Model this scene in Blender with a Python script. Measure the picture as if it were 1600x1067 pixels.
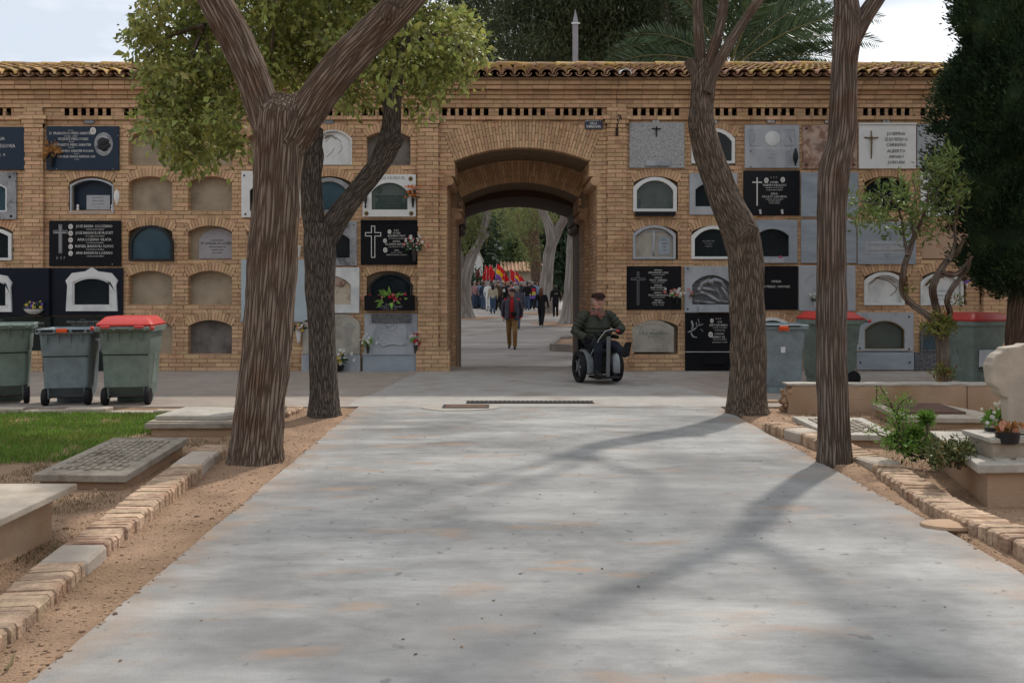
import bpy, bmesh, math, random
import numpy as np
from mathutils import Vector, Matrix, noise, Quaternion
for o in list(bpy.data.objects): bpy.data.objects.remove(o)
S = bpy.context.scene; COL = S.collection
R = math.radians; PI = math.pi
random.seed(7); RNG = np.random.default_rng(7)

# ------------------------------------------------------------------ camera
F = 1420.0; CX, CY = 784.0, 449.0; CAMZ = 1.45; CAMY = -15.83; FARZ = -0.40
cam = bpy.data.cameras.new('camera'); camo = bpy.data.objects.new('camera', cam); COL.objects.link(camo)
camo.location = (0, CAMY, CAMZ); camo.rotation_euler = (R(90), 0, 0)
cam.sensor_width = 36; cam.lens = F / 1600 * 36
cam.shift_x = (800 - CX) / 1600; cam.shift_y = -(533.5 - CY) / 1600
cam.clip_start = .05; cam.clip_end = 3000
S.camera = camo
# ------------------------------------------------------------------ sky, sun, exposure
SUN_AZ, SUN_EL = R(33), R(52)      # azimuth from +Y towards +X
w = bpy.data.worlds.new('World'); S.world = w; w.use_nodes = True
nt = w.node_tree; nt.nodes.clear()
out = nt.nodes.new('ShaderNodeOutputWorld'); bg = nt.nodes.new('ShaderNodeBackground')
sky = nt.nodes.new('ShaderNodeTexSky'); sky.sky_type = 'NISHITA'; sky.sun_disc = False
sky.sun_elevation = SUN_EL; sky.sun_rotation = SUN_AZ; sky.dust_density = 3.0; sky.air_density = 1.2
tc = nt.nodes.new('ShaderNodeTexCoord'); mp = nt.nodes.new('ShaderNodeMapping'); mp.inputs['Scale'].default_value = (1.6, 1.6, 4)
nz = nt.nodes.new('ShaderNodeTexNoise'); nz.inputs['Scale'].default_value = 1.6; nz.inputs['Detail'].default_value = 6; nz.inputs['Roughness'].default_value = .55
rp = nt.nodes.new('ShaderNodeValToRGB'); rp.color_ramp.elements[0].position = .30; rp.color_ramp.elements[0].color = (.80,.80,.80,1)
rp.color_ramp.elements[1].position = .62; rp.color_ramp.elements[1].color = (.97,.97,.97,1)
mx = nt.nodes.new('ShaderNodeMix'); mx.data_type = 'RGBA'
cl = nt.nodes.new('ShaderNodeMix'); cl.data_type = 'RGBA'; cl.inputs[6].default_value = (4.3, 4.65, 5.2, 1); cl.inputs[7].default_value = (6.9, 7.05, 7.3, 1)   # grey and white parts of an even cloud cover
nz2 = nt.nodes.new('ShaderNodeTexNoise'); nz2.inputs['Scale'].default_value = 3.2; nz2.inputs['Detail'].default_value = 7; rp2 = nt.nodes.new('ShaderNodeMapRange'); rp2.inputs[1].default_value = .36; rp2.inputs[2].default_value = .60
nt.links.new(tc.outputs['Generated'], mp.inputs[0]); nt.links.new(mp.outputs[0], nz.inputs['Vector'])
nt.links.new(mp.outputs[0], nz2.inputs['Vector']); nt.links.new(nz2.outputs['Fac'], rp2.inputs[0]); nt.links.new(rp2.outputs[0], cl.inputs[0]); nt.links.new(cl.outputs[2], mx.inputs[7])
nt.links.new(nz.outputs['Fac'], rp.inputs[0]); nt.links.new(rp.outputs[0], mx.inputs[0])
nt.links.new(sky.outputs[0], mx.inputs[6]); nt.links.new(mx.outputs[2], bg.inputs['Color'])
bg.inputs['Strength'].default_value = .10; nt.links.new(bg.outputs[0], out.inputs[0])
sl = bpy.data.lights.new('sun', 'SUN'); so = bpy.data.objects.new('sun', sl); COL.objects.link(so)
sl.energy = 1.75; sl.angle = R(2.2); sl.color = (1.0, .95, .88)
sd = Vector((math.sin(SUN_AZ)*math.cos(SUN_EL), math.cos(SUN_AZ)*math.cos(SUN_EL), math.sin(SUN_EL)))
so.rotation_euler = sd.to_track_quat('Z', 'Y').to_euler(); so.location = (8, 12, 20)
S.view_settings.view_transform = 'Standard'; S.view_settings.look = 'None'; S.view_settings.gamma = 1
S.view_settings.use_curve_mapping = False; S.view_settings.exposure = 0.8
S.render.engine = 'CYCLES'

# ------------------------------------------------------------------ pixel helpers (photo 1600x1067)
def P(px, py, d): return Vector(((px-CX)/F*d, CAMY+d, CAMZ-(py-CY)/F*d))
def G(px, py, z=0.0): return P(px, py, (CAMZ-z)*F/(py-CY))
def FZ(d): return min(-.7126+.0133*d, .35) if d > 23.5 else FARZ     # the avenue beyond the gate rises gently
def fd(q): return 3071/(q+18.9)                                     # depth of a ground point q pixels under the horizon there
def GF(px, py): return P(px, py, fd(py-CY))
KW = F / -CAMY
def wx(px): return (px-CX)/KW
def wz(py): return CAMZ-(py-CY)/KW

# ------------------------------------------------------------------ tagging
def tag(o, label=None, cat=None, group=None, kind=None):
    if label: o['label'] = label
    if cat: o['category'] = cat
    if group: o['group'] = group
    if kind: o['kind'] = kind
    return o
def thing(name, label, cat, loc=(0,0,0), rz=0, group=None):
    o = bpy.data.objects.new(name, None); COL.objects.link(o); o.empty_display_size = .1
    o.location = loc; o.rotation_euler = (0, 0, rz)
    return tag(o, label, cat, group)
def link(name, me, parent=None, loc=None, rot=None):
    o = bpy.data.objects.new(name, me); COL.objects.link(o)
    if parent is not None: o.parent = parent
    if loc is not None: o.location = loc
    if rot is not None: o.rotation_euler = rot
    return o
def copy_tree(o, parent=None):
    c = o.copy(); COL.objects.link(c); c.parent = parent
    for ch in list(o.children): copy_tree(ch, c)
    return c

# ------------------------------------------------------------------ materials
M = {}; ALB = .88
def mat(name, col, rough=.85, var=.18, scale=6., bump=.15, bscale=40., spec=.25, metal=0., rnd=.0, hue=.0, col2=None,
        c2scale=2.5, c2lo=.5, c2hi=.65, stretch=(1,1,1), coord='pos', alpha=1., detail=5, trans=0., sss=0., bdist=.02):
    m = bpy.data.materials.new(name); m.use_nodes = True; n = m.node_tree.nodes; l = m.node_tree.links
    b = n['Principled BSDF']; b.inputs['Roughness'].default_value = rough; b.inputs['Metallic'].default_value = metal
    b.inputs['Specular IOR Level'].default_value = spec; b.inputs['Alpha'].default_value = alpha
    if coord == 'pos': src = n.new('ShaderNodeNewGeometry').outputs['Position']
    elif coord == 'obj': src = n.new('ShaderNodeTexCoord').outputs['Object']
    else:
        a = n.new('ShaderNodeAttribute'); a.attribute_name = coord; src = a.outputs['Vector']
    mpg = n.new('ShaderNodeMapping'); mpg.inputs['Scale'].default_value = stretch; l.new(src, mpg.inputs[0])
    vec = mpg.outputs[0]
    t = n.new('ShaderNodeTexNoise'); t.inputs['Scale'].default_value = scale; t.inputs['Detail'].default_value = detail; t.inputs['Roughness'].default_value = .65
    l.new(vec, t.inputs['Vector'])
    mr = n.new('ShaderNodeMapRange'); mr.inputs[1].default_value = .25; mr.inputs[2].default_value = .75
    mr.inputs[3].default_value = 1-var*1.4; mr.inputs[4].default_value = 1+var*1.4; l.new(t.outputs['Fac'], mr.inputs[0])
    col = tuple(c_*ALB for c_ in col); col2 = tuple(c_*ALB for c_ in col2) if col2 else None
    base = n.new('ShaderNodeRGB'); base.outputs[0].default_value = (*col, 1); c = base.outputs[0]
    if col2:
        t2 = n.new('ShaderNodeTexNoise'); t2.inputs['Scale'].default_value = c2scale; t2.inputs['Detail'].default_value = 6; t2.inputs['Roughness'].default_value = .6
        l.new(vec, t2.inputs['Vector'])
        m2 = n.new('ShaderNodeMapRange'); m2.inputs[1].default_value = c2lo; m2.inputs[2].default_value = c2hi; l.new(t2.outputs['Fac'], m2.inputs[0])
        x = n.new('ShaderNodeMix'); x.data_type = 'RGBA'; l.new(m2.outputs[0], x.inputs[0]); l.new(c, x.inputs[6]); x.inputs[7].default_value = (*col2, 1); c = x.outputs[2]
    val = mr.outputs[0]
    if rnd or hue:
        a = n.new('ShaderNodeAttribute'); a.attribute_name = 'rnd'; oi = n.new('ShaderNodeObjectInfo')
        ad = n.new('ShaderNodeMath'); ad.operation = 'ADD'; l.new(a.outputs['Fac'], ad.inputs[0]); l.new(oi.outputs['Random'], ad.inputs[1])
        fr = n.new('ShaderNodeMath'); fr.operation = 'FRACT'; l.new(ad.outputs[0], fr.inputs[0])
        r2 = n.new('ShaderNodeMapRange'); r2.inputs[3].default_value = 1-rnd; r2.inputs[4].default_value = 1+rnd; l.new(fr.outputs[0], r2.inputs[0])
        mu = n.new('ShaderNodeMath'); mu.operation = 'MULTIPLY'; l.new(val, mu.inputs[0]); l.new(r2.outputs[0], mu.inputs[1]); val = mu.outputs[0]
    hs = n.new('ShaderNodeHueSaturation'); l.new(c, hs.inputs['Color']); l.new(val, hs.inputs['Value'])
    if hue:
        sn = n.new('ShaderNodeMath'); sn.operation = 'MULTIPLY_ADD'; l.new(fr.outputs[0], sn.inputs[0]); sn.inputs[1].default_value = 7.31; sn.inputs[2].default_value = .1
        f2 = n.new('ShaderNodeMath'); f2.operation = 'FRACT'; l.new(sn.outputs[0], f2.inputs[0])
        r3 = n.new('ShaderNodeMapRange'); r3.inputs[3].default_value = .5-hue; r3.inputs[4].default_value = .5+hue; l.new(f2.outputs[0], r3.inputs[0]); l.new(r3.outputs[0], hs.inputs['Hue'])
    l.new(hs.outputs[0], b.inputs['Base Color'])
    if bump:
        tb = n.new('ShaderNodeTexNoise'); tb.inputs['Scale'].default_value = bscale; tb.inputs['Detail'].default_value = 4; l.new(vec, tb.inputs['Vector'])
        bp = n.new('ShaderNodeBump'); bp.inputs['Strength'].default_value = bump; bp.inputs['Distance'].default_value = bdist; l.new(tb.outputs['Fac'], bp.inputs['Height']); l.new(bp.outputs[0], b.inputs['Normal'])
    if trans:
        tl = n.new('ShaderNodeBsdfTranslucent'); l.new(hs.outputs[0], tl.inputs[0]); ms = n.new('ShaderNodeMixShader'); ms.inputs[0].default_value = trans
        l.new(b.outputs[0], ms.inputs[1]); l.new(tl.outputs[0], ms.inputs[2]); l.new(ms.outputs[0], n['Material Output'].inputs[0])
    M[name] = m; return m

# ------------------------------------------------------------------ mesh building
class MB:
    def __init__(s): s.v = []; s.f = []; s.r = []; s.m = []; s.rv = 0.; s.mi = 0
    def add(s, vs, fs):
        k = len(s.v); s.v += [tuple(v) for v in vs]
        for f in fs: s.f.append(tuple(i+k for i in f)); s.r.append(s.rv); s.m.append(s.mi)
        return s
    def box(s, x0, x1, y0, y1, z0, z1):
        return s.add([(x0,y0,z0),(x1,y0,z0),(x1,y1,z0),(x0,y1,z0),(x0,y0,z1),(x1,y0,z1),(x1,y1,z1),(x0,y1,z1)],
                     [(0,3,2,1),(4,5,6,7),(0,1,5,4),(1,2,6,5),(2,3,7,6),(3,0,4,7)])
    def hexa(s, p):   # 8 pts: bottom 4 ccw, top 4 ccw
        return s.add(p, [(0,3,2,1),(4,5,6,7),(0,1,5,4),(1,2,6,5),(2,3,7,6),(3,0,4,7)])
    def prism(s, pts, y0, y1):   # pts (x,z) ccw seen from -Y
        n = len(pts)
        return s.add([(x,y0,z) for x,z in pts]+[(x,y1,z) for x,z in pts],
                     [tuple(range(n)), tuple(range(2*n-1, n-1, -1))]+[((i+1)%n, i, i+n, (i+1)%n+n) for i in range(n)])
    def prismz(s, pts, z0, z1):  # pts (x,y) ccw from above
        n = len(pts)
        return s.add([(x,y,z0) for x,y in pts]+[(x,y,z1) for x,y in pts],
                     [tuple(range(n-1,-1,-1)), tuple(range(n, 2*n))]+[(i, (i+1)%n, (i+1)%n+n, i+n) for i in range(n)])
    def ringprism(s, inn, outr, y0, y1, closed=True):
        n = len(inn); k = len(s.v)
        vs = [(x,y0,z) for x,z in inn]+[(x,y0,z) for x,z in outr]+[(x,y1,z) for x,z in inn]+[(x,y1,z) for x,z in outr]
        fs = []
        for i in range(n if closed else n-1):
            j = (i+1) % n
            fs += [(i, i+n, j+n, j), (i+2*n, j+2*n, j+3*n, i+3*n), (i, j, j+2*n, i+2*n), (i+n, i+3*n, j+3*n, j+n)]
        if not closed:
            fs += [(0, 2*n, 3*n, n), (n-1, 2*n-1, 4*n-1, 3*n-1)]
        return s.add(vs, fs)
    def tube(s, pts, rad, n=8, cap=True, flat=1.):
        pts = [Vector(p) for p in pts]; m = len(pts)
        if not hasattr(rad, '__len__'): rad = [rad]*m
        vs = []; t0 = (pts[1]-pts[0]).normalized(); up = Vector((0,0,1)) if abs(t0.z) < .9 else Vector((1,0,0))
        a = t0.cross(up).normalized()
        for i in range(m):
            t = (pts[min(i+1,m-1)]-pts[max(i-1,0)]).normalized(); a = (a-t*a.dot(t)).normalized(); b = t.cross(a)
            for j in range(n):
                q = 2*PI*j/n; vs.append(pts[i]+a*math.cos(q)*rad[i]+b*math.sin(q)*rad[i]*flat)
        fs = [(i*n+j, i*n+(j+1)%n, (i+1)*n+(j+1)%n, (i+1)*n+j) for i in range(m-1) for j in range(n)]
        if cap: fs += [tuple(range(n-1,-1,-1)), tuple(range((m-1)*n, m*n))]
        return s.add(vs, fs)
    def lathe(s, prof, n=14, at=(0,0,0), axis='z', cap=True):   # prof [(r,h)]
        vs = []
        for r, h in prof:
            for j in range(n):
                q = 2*PI*j/n; p = (r*math.cos(q), r*math.sin(q), h)
                if axis == 'x': p = (p[2], p[0], p[1])
                elif axis == 'y': p = (p[0], p[2], p[1])
                vs.append((p[0]+at[0], p[1]+at[1], p[2]+at[2]))
        m = len(prof)
        fs = [(i*n+j, i*n+(j+1)%n, (i+1)*n+(j+1)%n, (i+1)*n+j) for i in range(m-1) for j in range(n)]
        if cap: fs += [tuple(range(n-1,-1,-1)), tuple(range((m-1)*n, m*n))]
        return s.add(vs, fs)
    def ball(s, c, r, n=8, m=6, sq=(1,1,1)):
        prof = [(math.sin(PI*(i+.02)/(m+.04))*r, -math.cos(PI*(i+.02)/(m+.04))*r) for i in range(m+1)]
        k = len(s.v); s.lathe(prof, n)
        for i in range(k, len(s.v)):
            v = s.v[i]; s.v[i] = (v[0]*sq[0]+c[0], v[1]*sq[1]+c[1], v[2]*sq[2]+c[2])
        return s
    def xf(s, mtx, k=0):
        for i in range(k, len(s.v)): s.v[i] = tuple(mtx @ Vector(s.v[i]))
        return s
    def mesh(s, name, mats, smooth=False, fixn=False):
        me = bpy.data.meshes.new(name); me.from_pydata(s.v, [], s.f)
        for mm in (mats if isinstance(mats, (list, tuple)) else [mats]): me.materials.append(M[mm] if isinstance(mm, str) else mm)
        if any(s.m): me.polygons.foreach_set('material_index', s.m)
        if any(s.r):
            at = me.attributes.new('rnd', 'FLOAT', 'FACE'); at.data.foreach_set('value', s.r)
        if fixn:
            b = bmesh.new(); b.from_mesh(me); bmesh.ops.recalc_face_normals(b, faces=b.faces); b.to_mesh(me); b.free()
        if smooth:
            me.polygons.foreach_set('use_smooth', [True]*len(s.f)); 
            if smooth != True: me.set_sharp_from_angle(angle=R(smooth))
        me.update(); return me
    def build(s, name, mats, parent=None, smooth=False, loc=None, rot=None, bevel=0, fixn=True):
        o = link(name, s.mesh(name, mats, smooth, fixn), parent, loc, rot)
        if bevel:
            b = o.modifiers.new('bevel', 'BEVEL'); b.width = bevel; b.segments = 2; b.limit_method = 'ANGLE'; b.angle_limit = R(35)
        return o
def np_mesh(name, verts, faces, material, rnd=None, vec=None, smooth=False):
    me = bpy.data.meshes.new(name); n = len(verts); k = faces.shape[1]; m = len(faces)
    me.vertices.add(n); me.vertices.foreach_set('co', np.ascontiguousarray(verts, dtype=np.float32).ravel())
    me.loops.add(m*k); me.loops.foreach_set('vertex_index', np.ascontiguousarray(faces, dtype=np.int32).ravel())
    me.polygons.add(m); me.polygons.foreach_set('loop_start', np.arange(0, m*k, k, dtype=np.int32))
    if rnd is not None:
        at = me.attributes.new('rnd', 'FLOAT', 'FACE'); at.data.foreach_set('value', np.asarray(rnd, dtype=np.float32))
    if vec is not None:
        at = me.attributes.new('bk', 'FLOAT_VECTOR', 'POINT'); at.data.foreach_set('vector', np.asarray(vec, dtype=np.float32).ravel())
    for mm in (material if isinstance(material, (list, tuple)) else [material]): me.materials.append(M[mm])
    me.update(calc_edges=True)
    if smooth: me.polygons.foreach_set('use_smooth', [True]*m)
    return me
def text_mesh(body, size, mname, parent, x, y, z, align='CENTER', extrude=.0015, name='inscription', space=1.0, bold=0., xs=1.):
    cu = bpy.data.curves.new('txt', 'FONT'); cu.body = body; cu.size = size; cu.align_x = align; cu.align_y = 'CENTER'
    cu.extrude = extrude; cu.resolution_u = 1; cu.space_line = space; cu.offset = bold
    t = bpy.data.objects.new('txt', cu); COL.objects.link(t)
    dg = bpy.context.evaluated_depsgraph_get(); me = bpy.data.meshes.new_from_object(t.evaluated_get(dg))
    bpy.data.objects.remove(t); bpy.data.curves.remove(cu)
    me.materials.clear(); me.materials.append(M[mname])
    me.transform(Matrix.Translation((0,0,0)) @ Matrix.Rotation(R(90), 4, 'X') @ Matrix.Diagonal((xs,1,1,1)))
    return link(name, me, parent, (x, y, z))
mat('brick', (.585,.38,.228), .9, .12, 9, .35, 70, rnd=.17, hue=.009, col2=(.45,.26,.14), c2scale=1.3, c2lo=.50, c2hi=.70)
mat('mortar', (.32,.215,.13), .95, .15, 12, .3, 120)
mat('shade_toned_render', (.085,.052,.034), .9, .15, 4, .25, 40)  # plain render toned near black, the passage's shade put into its colour
mat('dark_core', (.20,.13,.08), .95, .1, 5, 0)
mat('plaster', (.40,.33,.24), .9, .13, 5, .15, 60, col2=(.25,.20,.15), c2scale=2.2, c2lo=.5, c2hi=.75)
mat('plaster_dark', (.20,.18,.165), .85, .15, 4, .15, 60, col2=(.12,.11,.10), c2scale=3)
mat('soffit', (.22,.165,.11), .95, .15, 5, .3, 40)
mat('tile', (.34,.205,.135), .92, .22, 14, .4, 60, rnd=.30, hue=.012, col2=(.33,.20,.075), c2scale=3.2, c2lo=.54, c2hi=.68)
mat('tile_lichen', (.33,.21,.13), .92, .25, 14, .4, 60, rnd=.30, hue=.012, col2=(.40,.26,.075), c2scale=4.5, c2lo=.42, c2hi=.58)
mat('tile_white', (.72,.72,.70), .7, .05, 14, .1)
mat('blackstone', (.012,.013,.016), .22, .3, 60, 0, spec=.14)
mat('bluestone', (.022,.036,.060), .28, .2, 90, 0, spec=.16)
mat('greenstone', (.018,.026,.024), .22, .25, 70, 0, spec=.14)
mat('greymarble', (.40,.42,.45), .45, .10, 5, .03, 50, spec=.4, col2=(.30,.325,.36), c2scale=3.5, stretch=(1,1,.45))
mat('bluemarble', (.33,.375,.42), .4, .10, 3, .02, 50, spec=.4, col2=(.25,.29,.335), c2scale=4, stretch=(.5,1,1.6), c2lo=.42, c2hi=.7)
mat('veinmarble', (.30,.305,.32), .4, .25, 6, .03, 50, col2=(.13,.14,.16), c2scale=5, c2lo=.5, c2hi=.6)
mat('speckled', (.36,.36,.365), .6, .6, 70, .08, 90)
mat('speckdark', (.12,.12,.13), .4, .9, 45, .05, 90)
mat('brownmarble', (.46,.34,.27), .45, .15, 4, .02, 50, col2=(.25,.14,.10), c2scale=5, c2lo=.47, c2hi=.58)
mat('whitemarble', (.70,.71,.70), .45, .06, 4, .04, 60, col2=(.56,.57,.57), c2scale=3)
mat('paleblue', (.42,.50,.54), .35, .05, 3, 0, spec=.4)
mat('whitepaint', (.74,.75,.74), .5, .05, 8, .03)
mat('beigestone', (.40,.37,.32), .8, .12, 5, .12, 60, col2=(.30,.27,.23), c2scale=3)
mat('creamstone', (.52,.45,.35), .8, .1, 5, .15, 60, col2=(.42,.34,.25), c2scale=2.5)
mat('silver', (.62,.62,.62), .45, .05, 8, 0, metal=.3)
mat('lettering', (.66,.65,.62), .6, .05, 8, 0)
mat('lettering_dim', (.30,.31,.32), .7, .05, 8, 0)
mat('lettering_dark', (.05,.055,.05), .6, .05, 8, 0)
mat('lettering_green', (.09,.16,.13), .6, .05, 8, 0)
mat('bronze', (.22,.15,.06), .45, .2, 20, .1, metal=.7)
mat('blackmetal', (.018,.018,.02), .45, .1, 8, .02)
mat('glassdark', (.020,.028,.034), .07, .2, 3, 0, spec=.22, alpha=.62)
mat('glassblue', (.060,.110,.140), .08, .2, 3, 0, spec=.25, alpha=.70)
mat('glassgreen', (.10,.14,.13), .08, .2, 3, 0, spec=.25, alpha=.45)
mat('photo', (.50,.47,.43), .3, .5, 60, 0)
mat('ceramic', (.72,.71,.68), .3, .05, 8, 0, spec=.5)
mat('concrete', (.40,.405,.40), .92, .1, 4, .12, 120)
mat('terracotta', (.42,.20,.10), .8, .1)
# ================================================================== the niche wall with its gate
GC = .353                                   # gate centre
HC = .0715; JT = .011; BL = .27
XL, XR = -10.6, 10.6
colL = [wx(-107), wx(-14)]+[wx(142+93*i) for i in range(0, 6)]  # first one is outside the frame; A, B..G
colR = [wx(1025+90*i) for i in range(0, 8)]
rows = [round((3.60-.822*r)/HC)*HC for r in range(5)]
NW, NSP, NSAG, NT = .383, .49, .105, .15
NR = (NW*NW+NSAG*NSAG)/(2*NSAG); NA = math.asin(NW/NR)
def colx(c):   # letter to centre: A..G left, H..N right
    i = 'ABCDEFG'.find(c)
    return colL[i+1] if i >= 0 else colR['HIJKLMN'.find(c)]
open_cells = set()
for c, rr in dict(A='234', B='24', C='12345', D='12345', E='1235', F='1234', G='124', H='235', I='1234', J='35', K='', L='245', M='345', N='1245').items():
    for r in rr: open_cells.add((c, int(r)-1))
def niche_half(h, t):   # half width to keep clear at height h above the sill, ring thickness t
    if h < 0: return 0
    if h < NSP: return NW
    zc = NSP+NSAG-NR; ro = NR+t
    ze = zc+ro*math.cos(NA)
    if h <= ze: return NW+(h-NSP)*math.tan(NA)
    if h < zc+ro: return math.sqrt(ro*ro-(h-zc)**2)
    return 0
GA, GB, GZS, GZA = 1.172, 1.31, 3.646, 3.88
GR = (GA*GA+(GZA-GZS)**2)/(2*(GZA-GZS)); GZC = GZA-GR; GRO = GR+.513; GAN = math.asin(GA/GR)
def gate_half(z, ro=None):
    ro = ro or GRO
    if z < 3.43: return GB
    if z < GZS: return GA
    ze = GZC+ro*math.cos(GAN)
    if z <= ze: return GA+(z-GZS)*math.tan(GAN)
    if z < GZC+ro: return math.sqrt(ro*ro-(z-GZC)**2)
    return 0
PIL = [(wx(41), wx(70)), (wx(653), wx(685)), (wx(948), wx(978)), (wx(1534), wx(1570))]
VZ0, VZ1 = round(4.435/HC)*HC, round(4.435/HC)*HC+2*HC-.004
vents = []
for cxv in [c-.055 for c in colL]+[wx(727), wx(815.5), wx(904)]+[c for c in colR]:
    for k in range(6): vents.append((cxv-.3625+k*.145-.043+0.0, cxv-.3625+k*.145+.043))
def subtract(iv, holes):
    res = [iv]
    for h0, h1 in holes:
        nx = []
        for a, b in res:
            if h1 <= a or h0 >= b: nx.append((a, b)); continue
            if h0 > a: nx.append((a, h0))
            if h1 < b: nx.append((h1, b))
        res = nx
    return [(a, b) for a, b in res if b-a > .012]
wall = thing('columbarium', 'long tan brick cemetery wall of burial niches with arched gateway and tiled roof', 'building', (0,0,0))
BRK = MB(); MOR = MB(); single = []
def brick(mb, u0, u1, z0, z1, d0, d1, mp=None):
    mb.rv = random.random()+.001; j = random.uniform(-.003, .003); t = random.uniform(-.0015, .0015)
    p = [(u0,d0+j-t,z0),(u1,d0+j+t,z0),(u1,d1,z0),(u0,d1,z0),(u0,d0+j-t,z1),(u1,d0+j+t,z1),(u1,d1,z1),(u0,d1,z1)]
    mb.hexa([mp(*q) for q in p] if mp else p)
def course(k, z0, iv, d0, d1, mp=None, allow_single=False, off=None):
    a, b = iv; z1 = z0+HC-JT
    o = ((k % 2)*.5*BL if off is None else off)+random.uniform(-.012, .012)
    x = math.floor((a-o)/BL)*BL+o
    while x < b:
        u0, u1 = max(x+JT/2, a), min(x+BL-JT/2, b); x += BL
        if u1-u0 < .02: continue
        if allow_single and u1-u0 > BL-JT-.002 and d0 > -.08: single.append((u0, u1, z0, z1, d0, d1)); continue
        brick(BRK, u0, u1, z0+random.uniform(-.001,.001), z1+random.uniform(-.0015,.001), d0, d1, mp)
NC = 64
for k in range(NC):
    z0 = k*HC; zm = z0+HC/2
    holes = []; mholes = []
    for (c, r) in open_cells:
        h = zm-rows[r]
        if 0 < h < .9:
            hw = niche_half(h, NT)
            if hw: holes.append((colx(c)-hw, colx(c)+hw))
            hw = niche_half(h, NT*.6)
            if hw: mholes.append((colx(c)-hw-.006, colx(c)+hw+.006))
    hw = gate_half(zm)
    if hw: holes.append((GC-hw, GC+hw))
    hw = gate_half(zm, GR+.4)
    if hw: mholes.append((GC-hw-.006, GC+hw+.006))
    if VZ0-.01 < zm < VZ1+.01:
        holes += vents; mholes += vents
    pz = [] if zm > VZ0-.02 else [(a, b) for a, b in PIL]
    for iv in subtract((XL, XR), holes+pz): course(k, z0, iv, 0, .2, None, abs(iv[0]) < 5 and abs(iv[1]) < 5)
    for iv in subtract((XL, XR), mholes): MOR.box(iv[0], iv[1], .010, .24, z0-.0005, z0+HC)
    for a, b in pz:
        proud = .07 if zm > .36 else .12
        e = 0 if zm > .36 else .02
        course(k, z0, (a-e, b+e), -proud, .2, None, False, off=a+(k % 2)*.5*BL); MOR.box(a+.008, b-.008, -proud+.010, .1, z0-.0005, z0+HC)
# gate plinths
for k in range(5):
    for sgn in (-1, 1):
        x0, x1 = (PIL[1][0]-.02, GC-GB+.055) if sgn < 0 else (GC+GB-.055, PIL[2][1]+.02)
        course(k, k*HC, (x0, x1), -.135, .25); MOR.box(x0+.008, x1-.008, -.125, .24, k*HC, k*HC+HC)
# string course under the vents + capitals
ZS = VZ0-HC
def strip(z0, iv, prot, n=1, dep=.2):
    for q in range(n):
        course(q, z0+q*HC, iv, -prot, dep); MOR.box(iv[0]+.004, iv[1]-.004, -prot+.010, dep+.02, z0+q*HC, z0+q*HC+HC)
strip(ZS, (XL, XR), .045)
for a, b in PIL:
    strip(ZS-HC, (a-.035, b+.035), .10); strip(ZS-2*HC, (a-.0, b+.0), .085); strip(ZS, (a-.075, b+.075), .115); strip(ZS+HC, (a, b), .07, 2)
# upper courses and cornice
ZU = VZ1+.004
MOR.box(XL, XR, .012, .24, ZU-.002, 5.06)
strip(ZU, (XL, XR), .035, 2); strip(ZU+2*HC, (XL, XR), .075, 1); strip(ZU+3*HC, (XL, XR), .11, 1)
strip(ZU+4*HC, (XL, XR), .205, 1); strip(ZU+5*HC, (XL, XR), .235, 1)
ZE = ZU+6*HC
MOR.box(XL, XR, -.27, .24, ZE, ZE+.035)
# niche arch rings
for (c, r) in open_cells:
    xc = colx(c); zc = rows[r]+NSP+NSAG-NR; n = 15
    for q in range(n):
        a0 = -NA+2*NA*q/n+.006; a1 = -NA+2*NA*(q+1)/n-.006; BRK.rv = random.random()+.001; j = random.uniform(-.006, .001)
        pp = [(xc+math.sin(a)*rad, zc+math.cos(a)*rad) for a, rad in ((a0,NR),(a1,NR),(a1,NR+NT+random.uniform(-.008,.004)),(a0,NR+NT))]
        BRK.prism(pp, j, .2)
    arc = [(xc+math.sin(-NA+2*NA*q/12)*(NR+.006), zc+math.cos(-NA+2*NA*q/12)*(NR+.006)) for q in range(13)]
    arc2 = [(xc+math.sin(-NA+2*NA*q/12)*(NR+NT-.004), zc+math.cos(-NA+2*NA*q/12)*(NR+NT-.004)) for q in range(13)]
    MOR.ringprism(arc, arc2, .006, .24, False)
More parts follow.
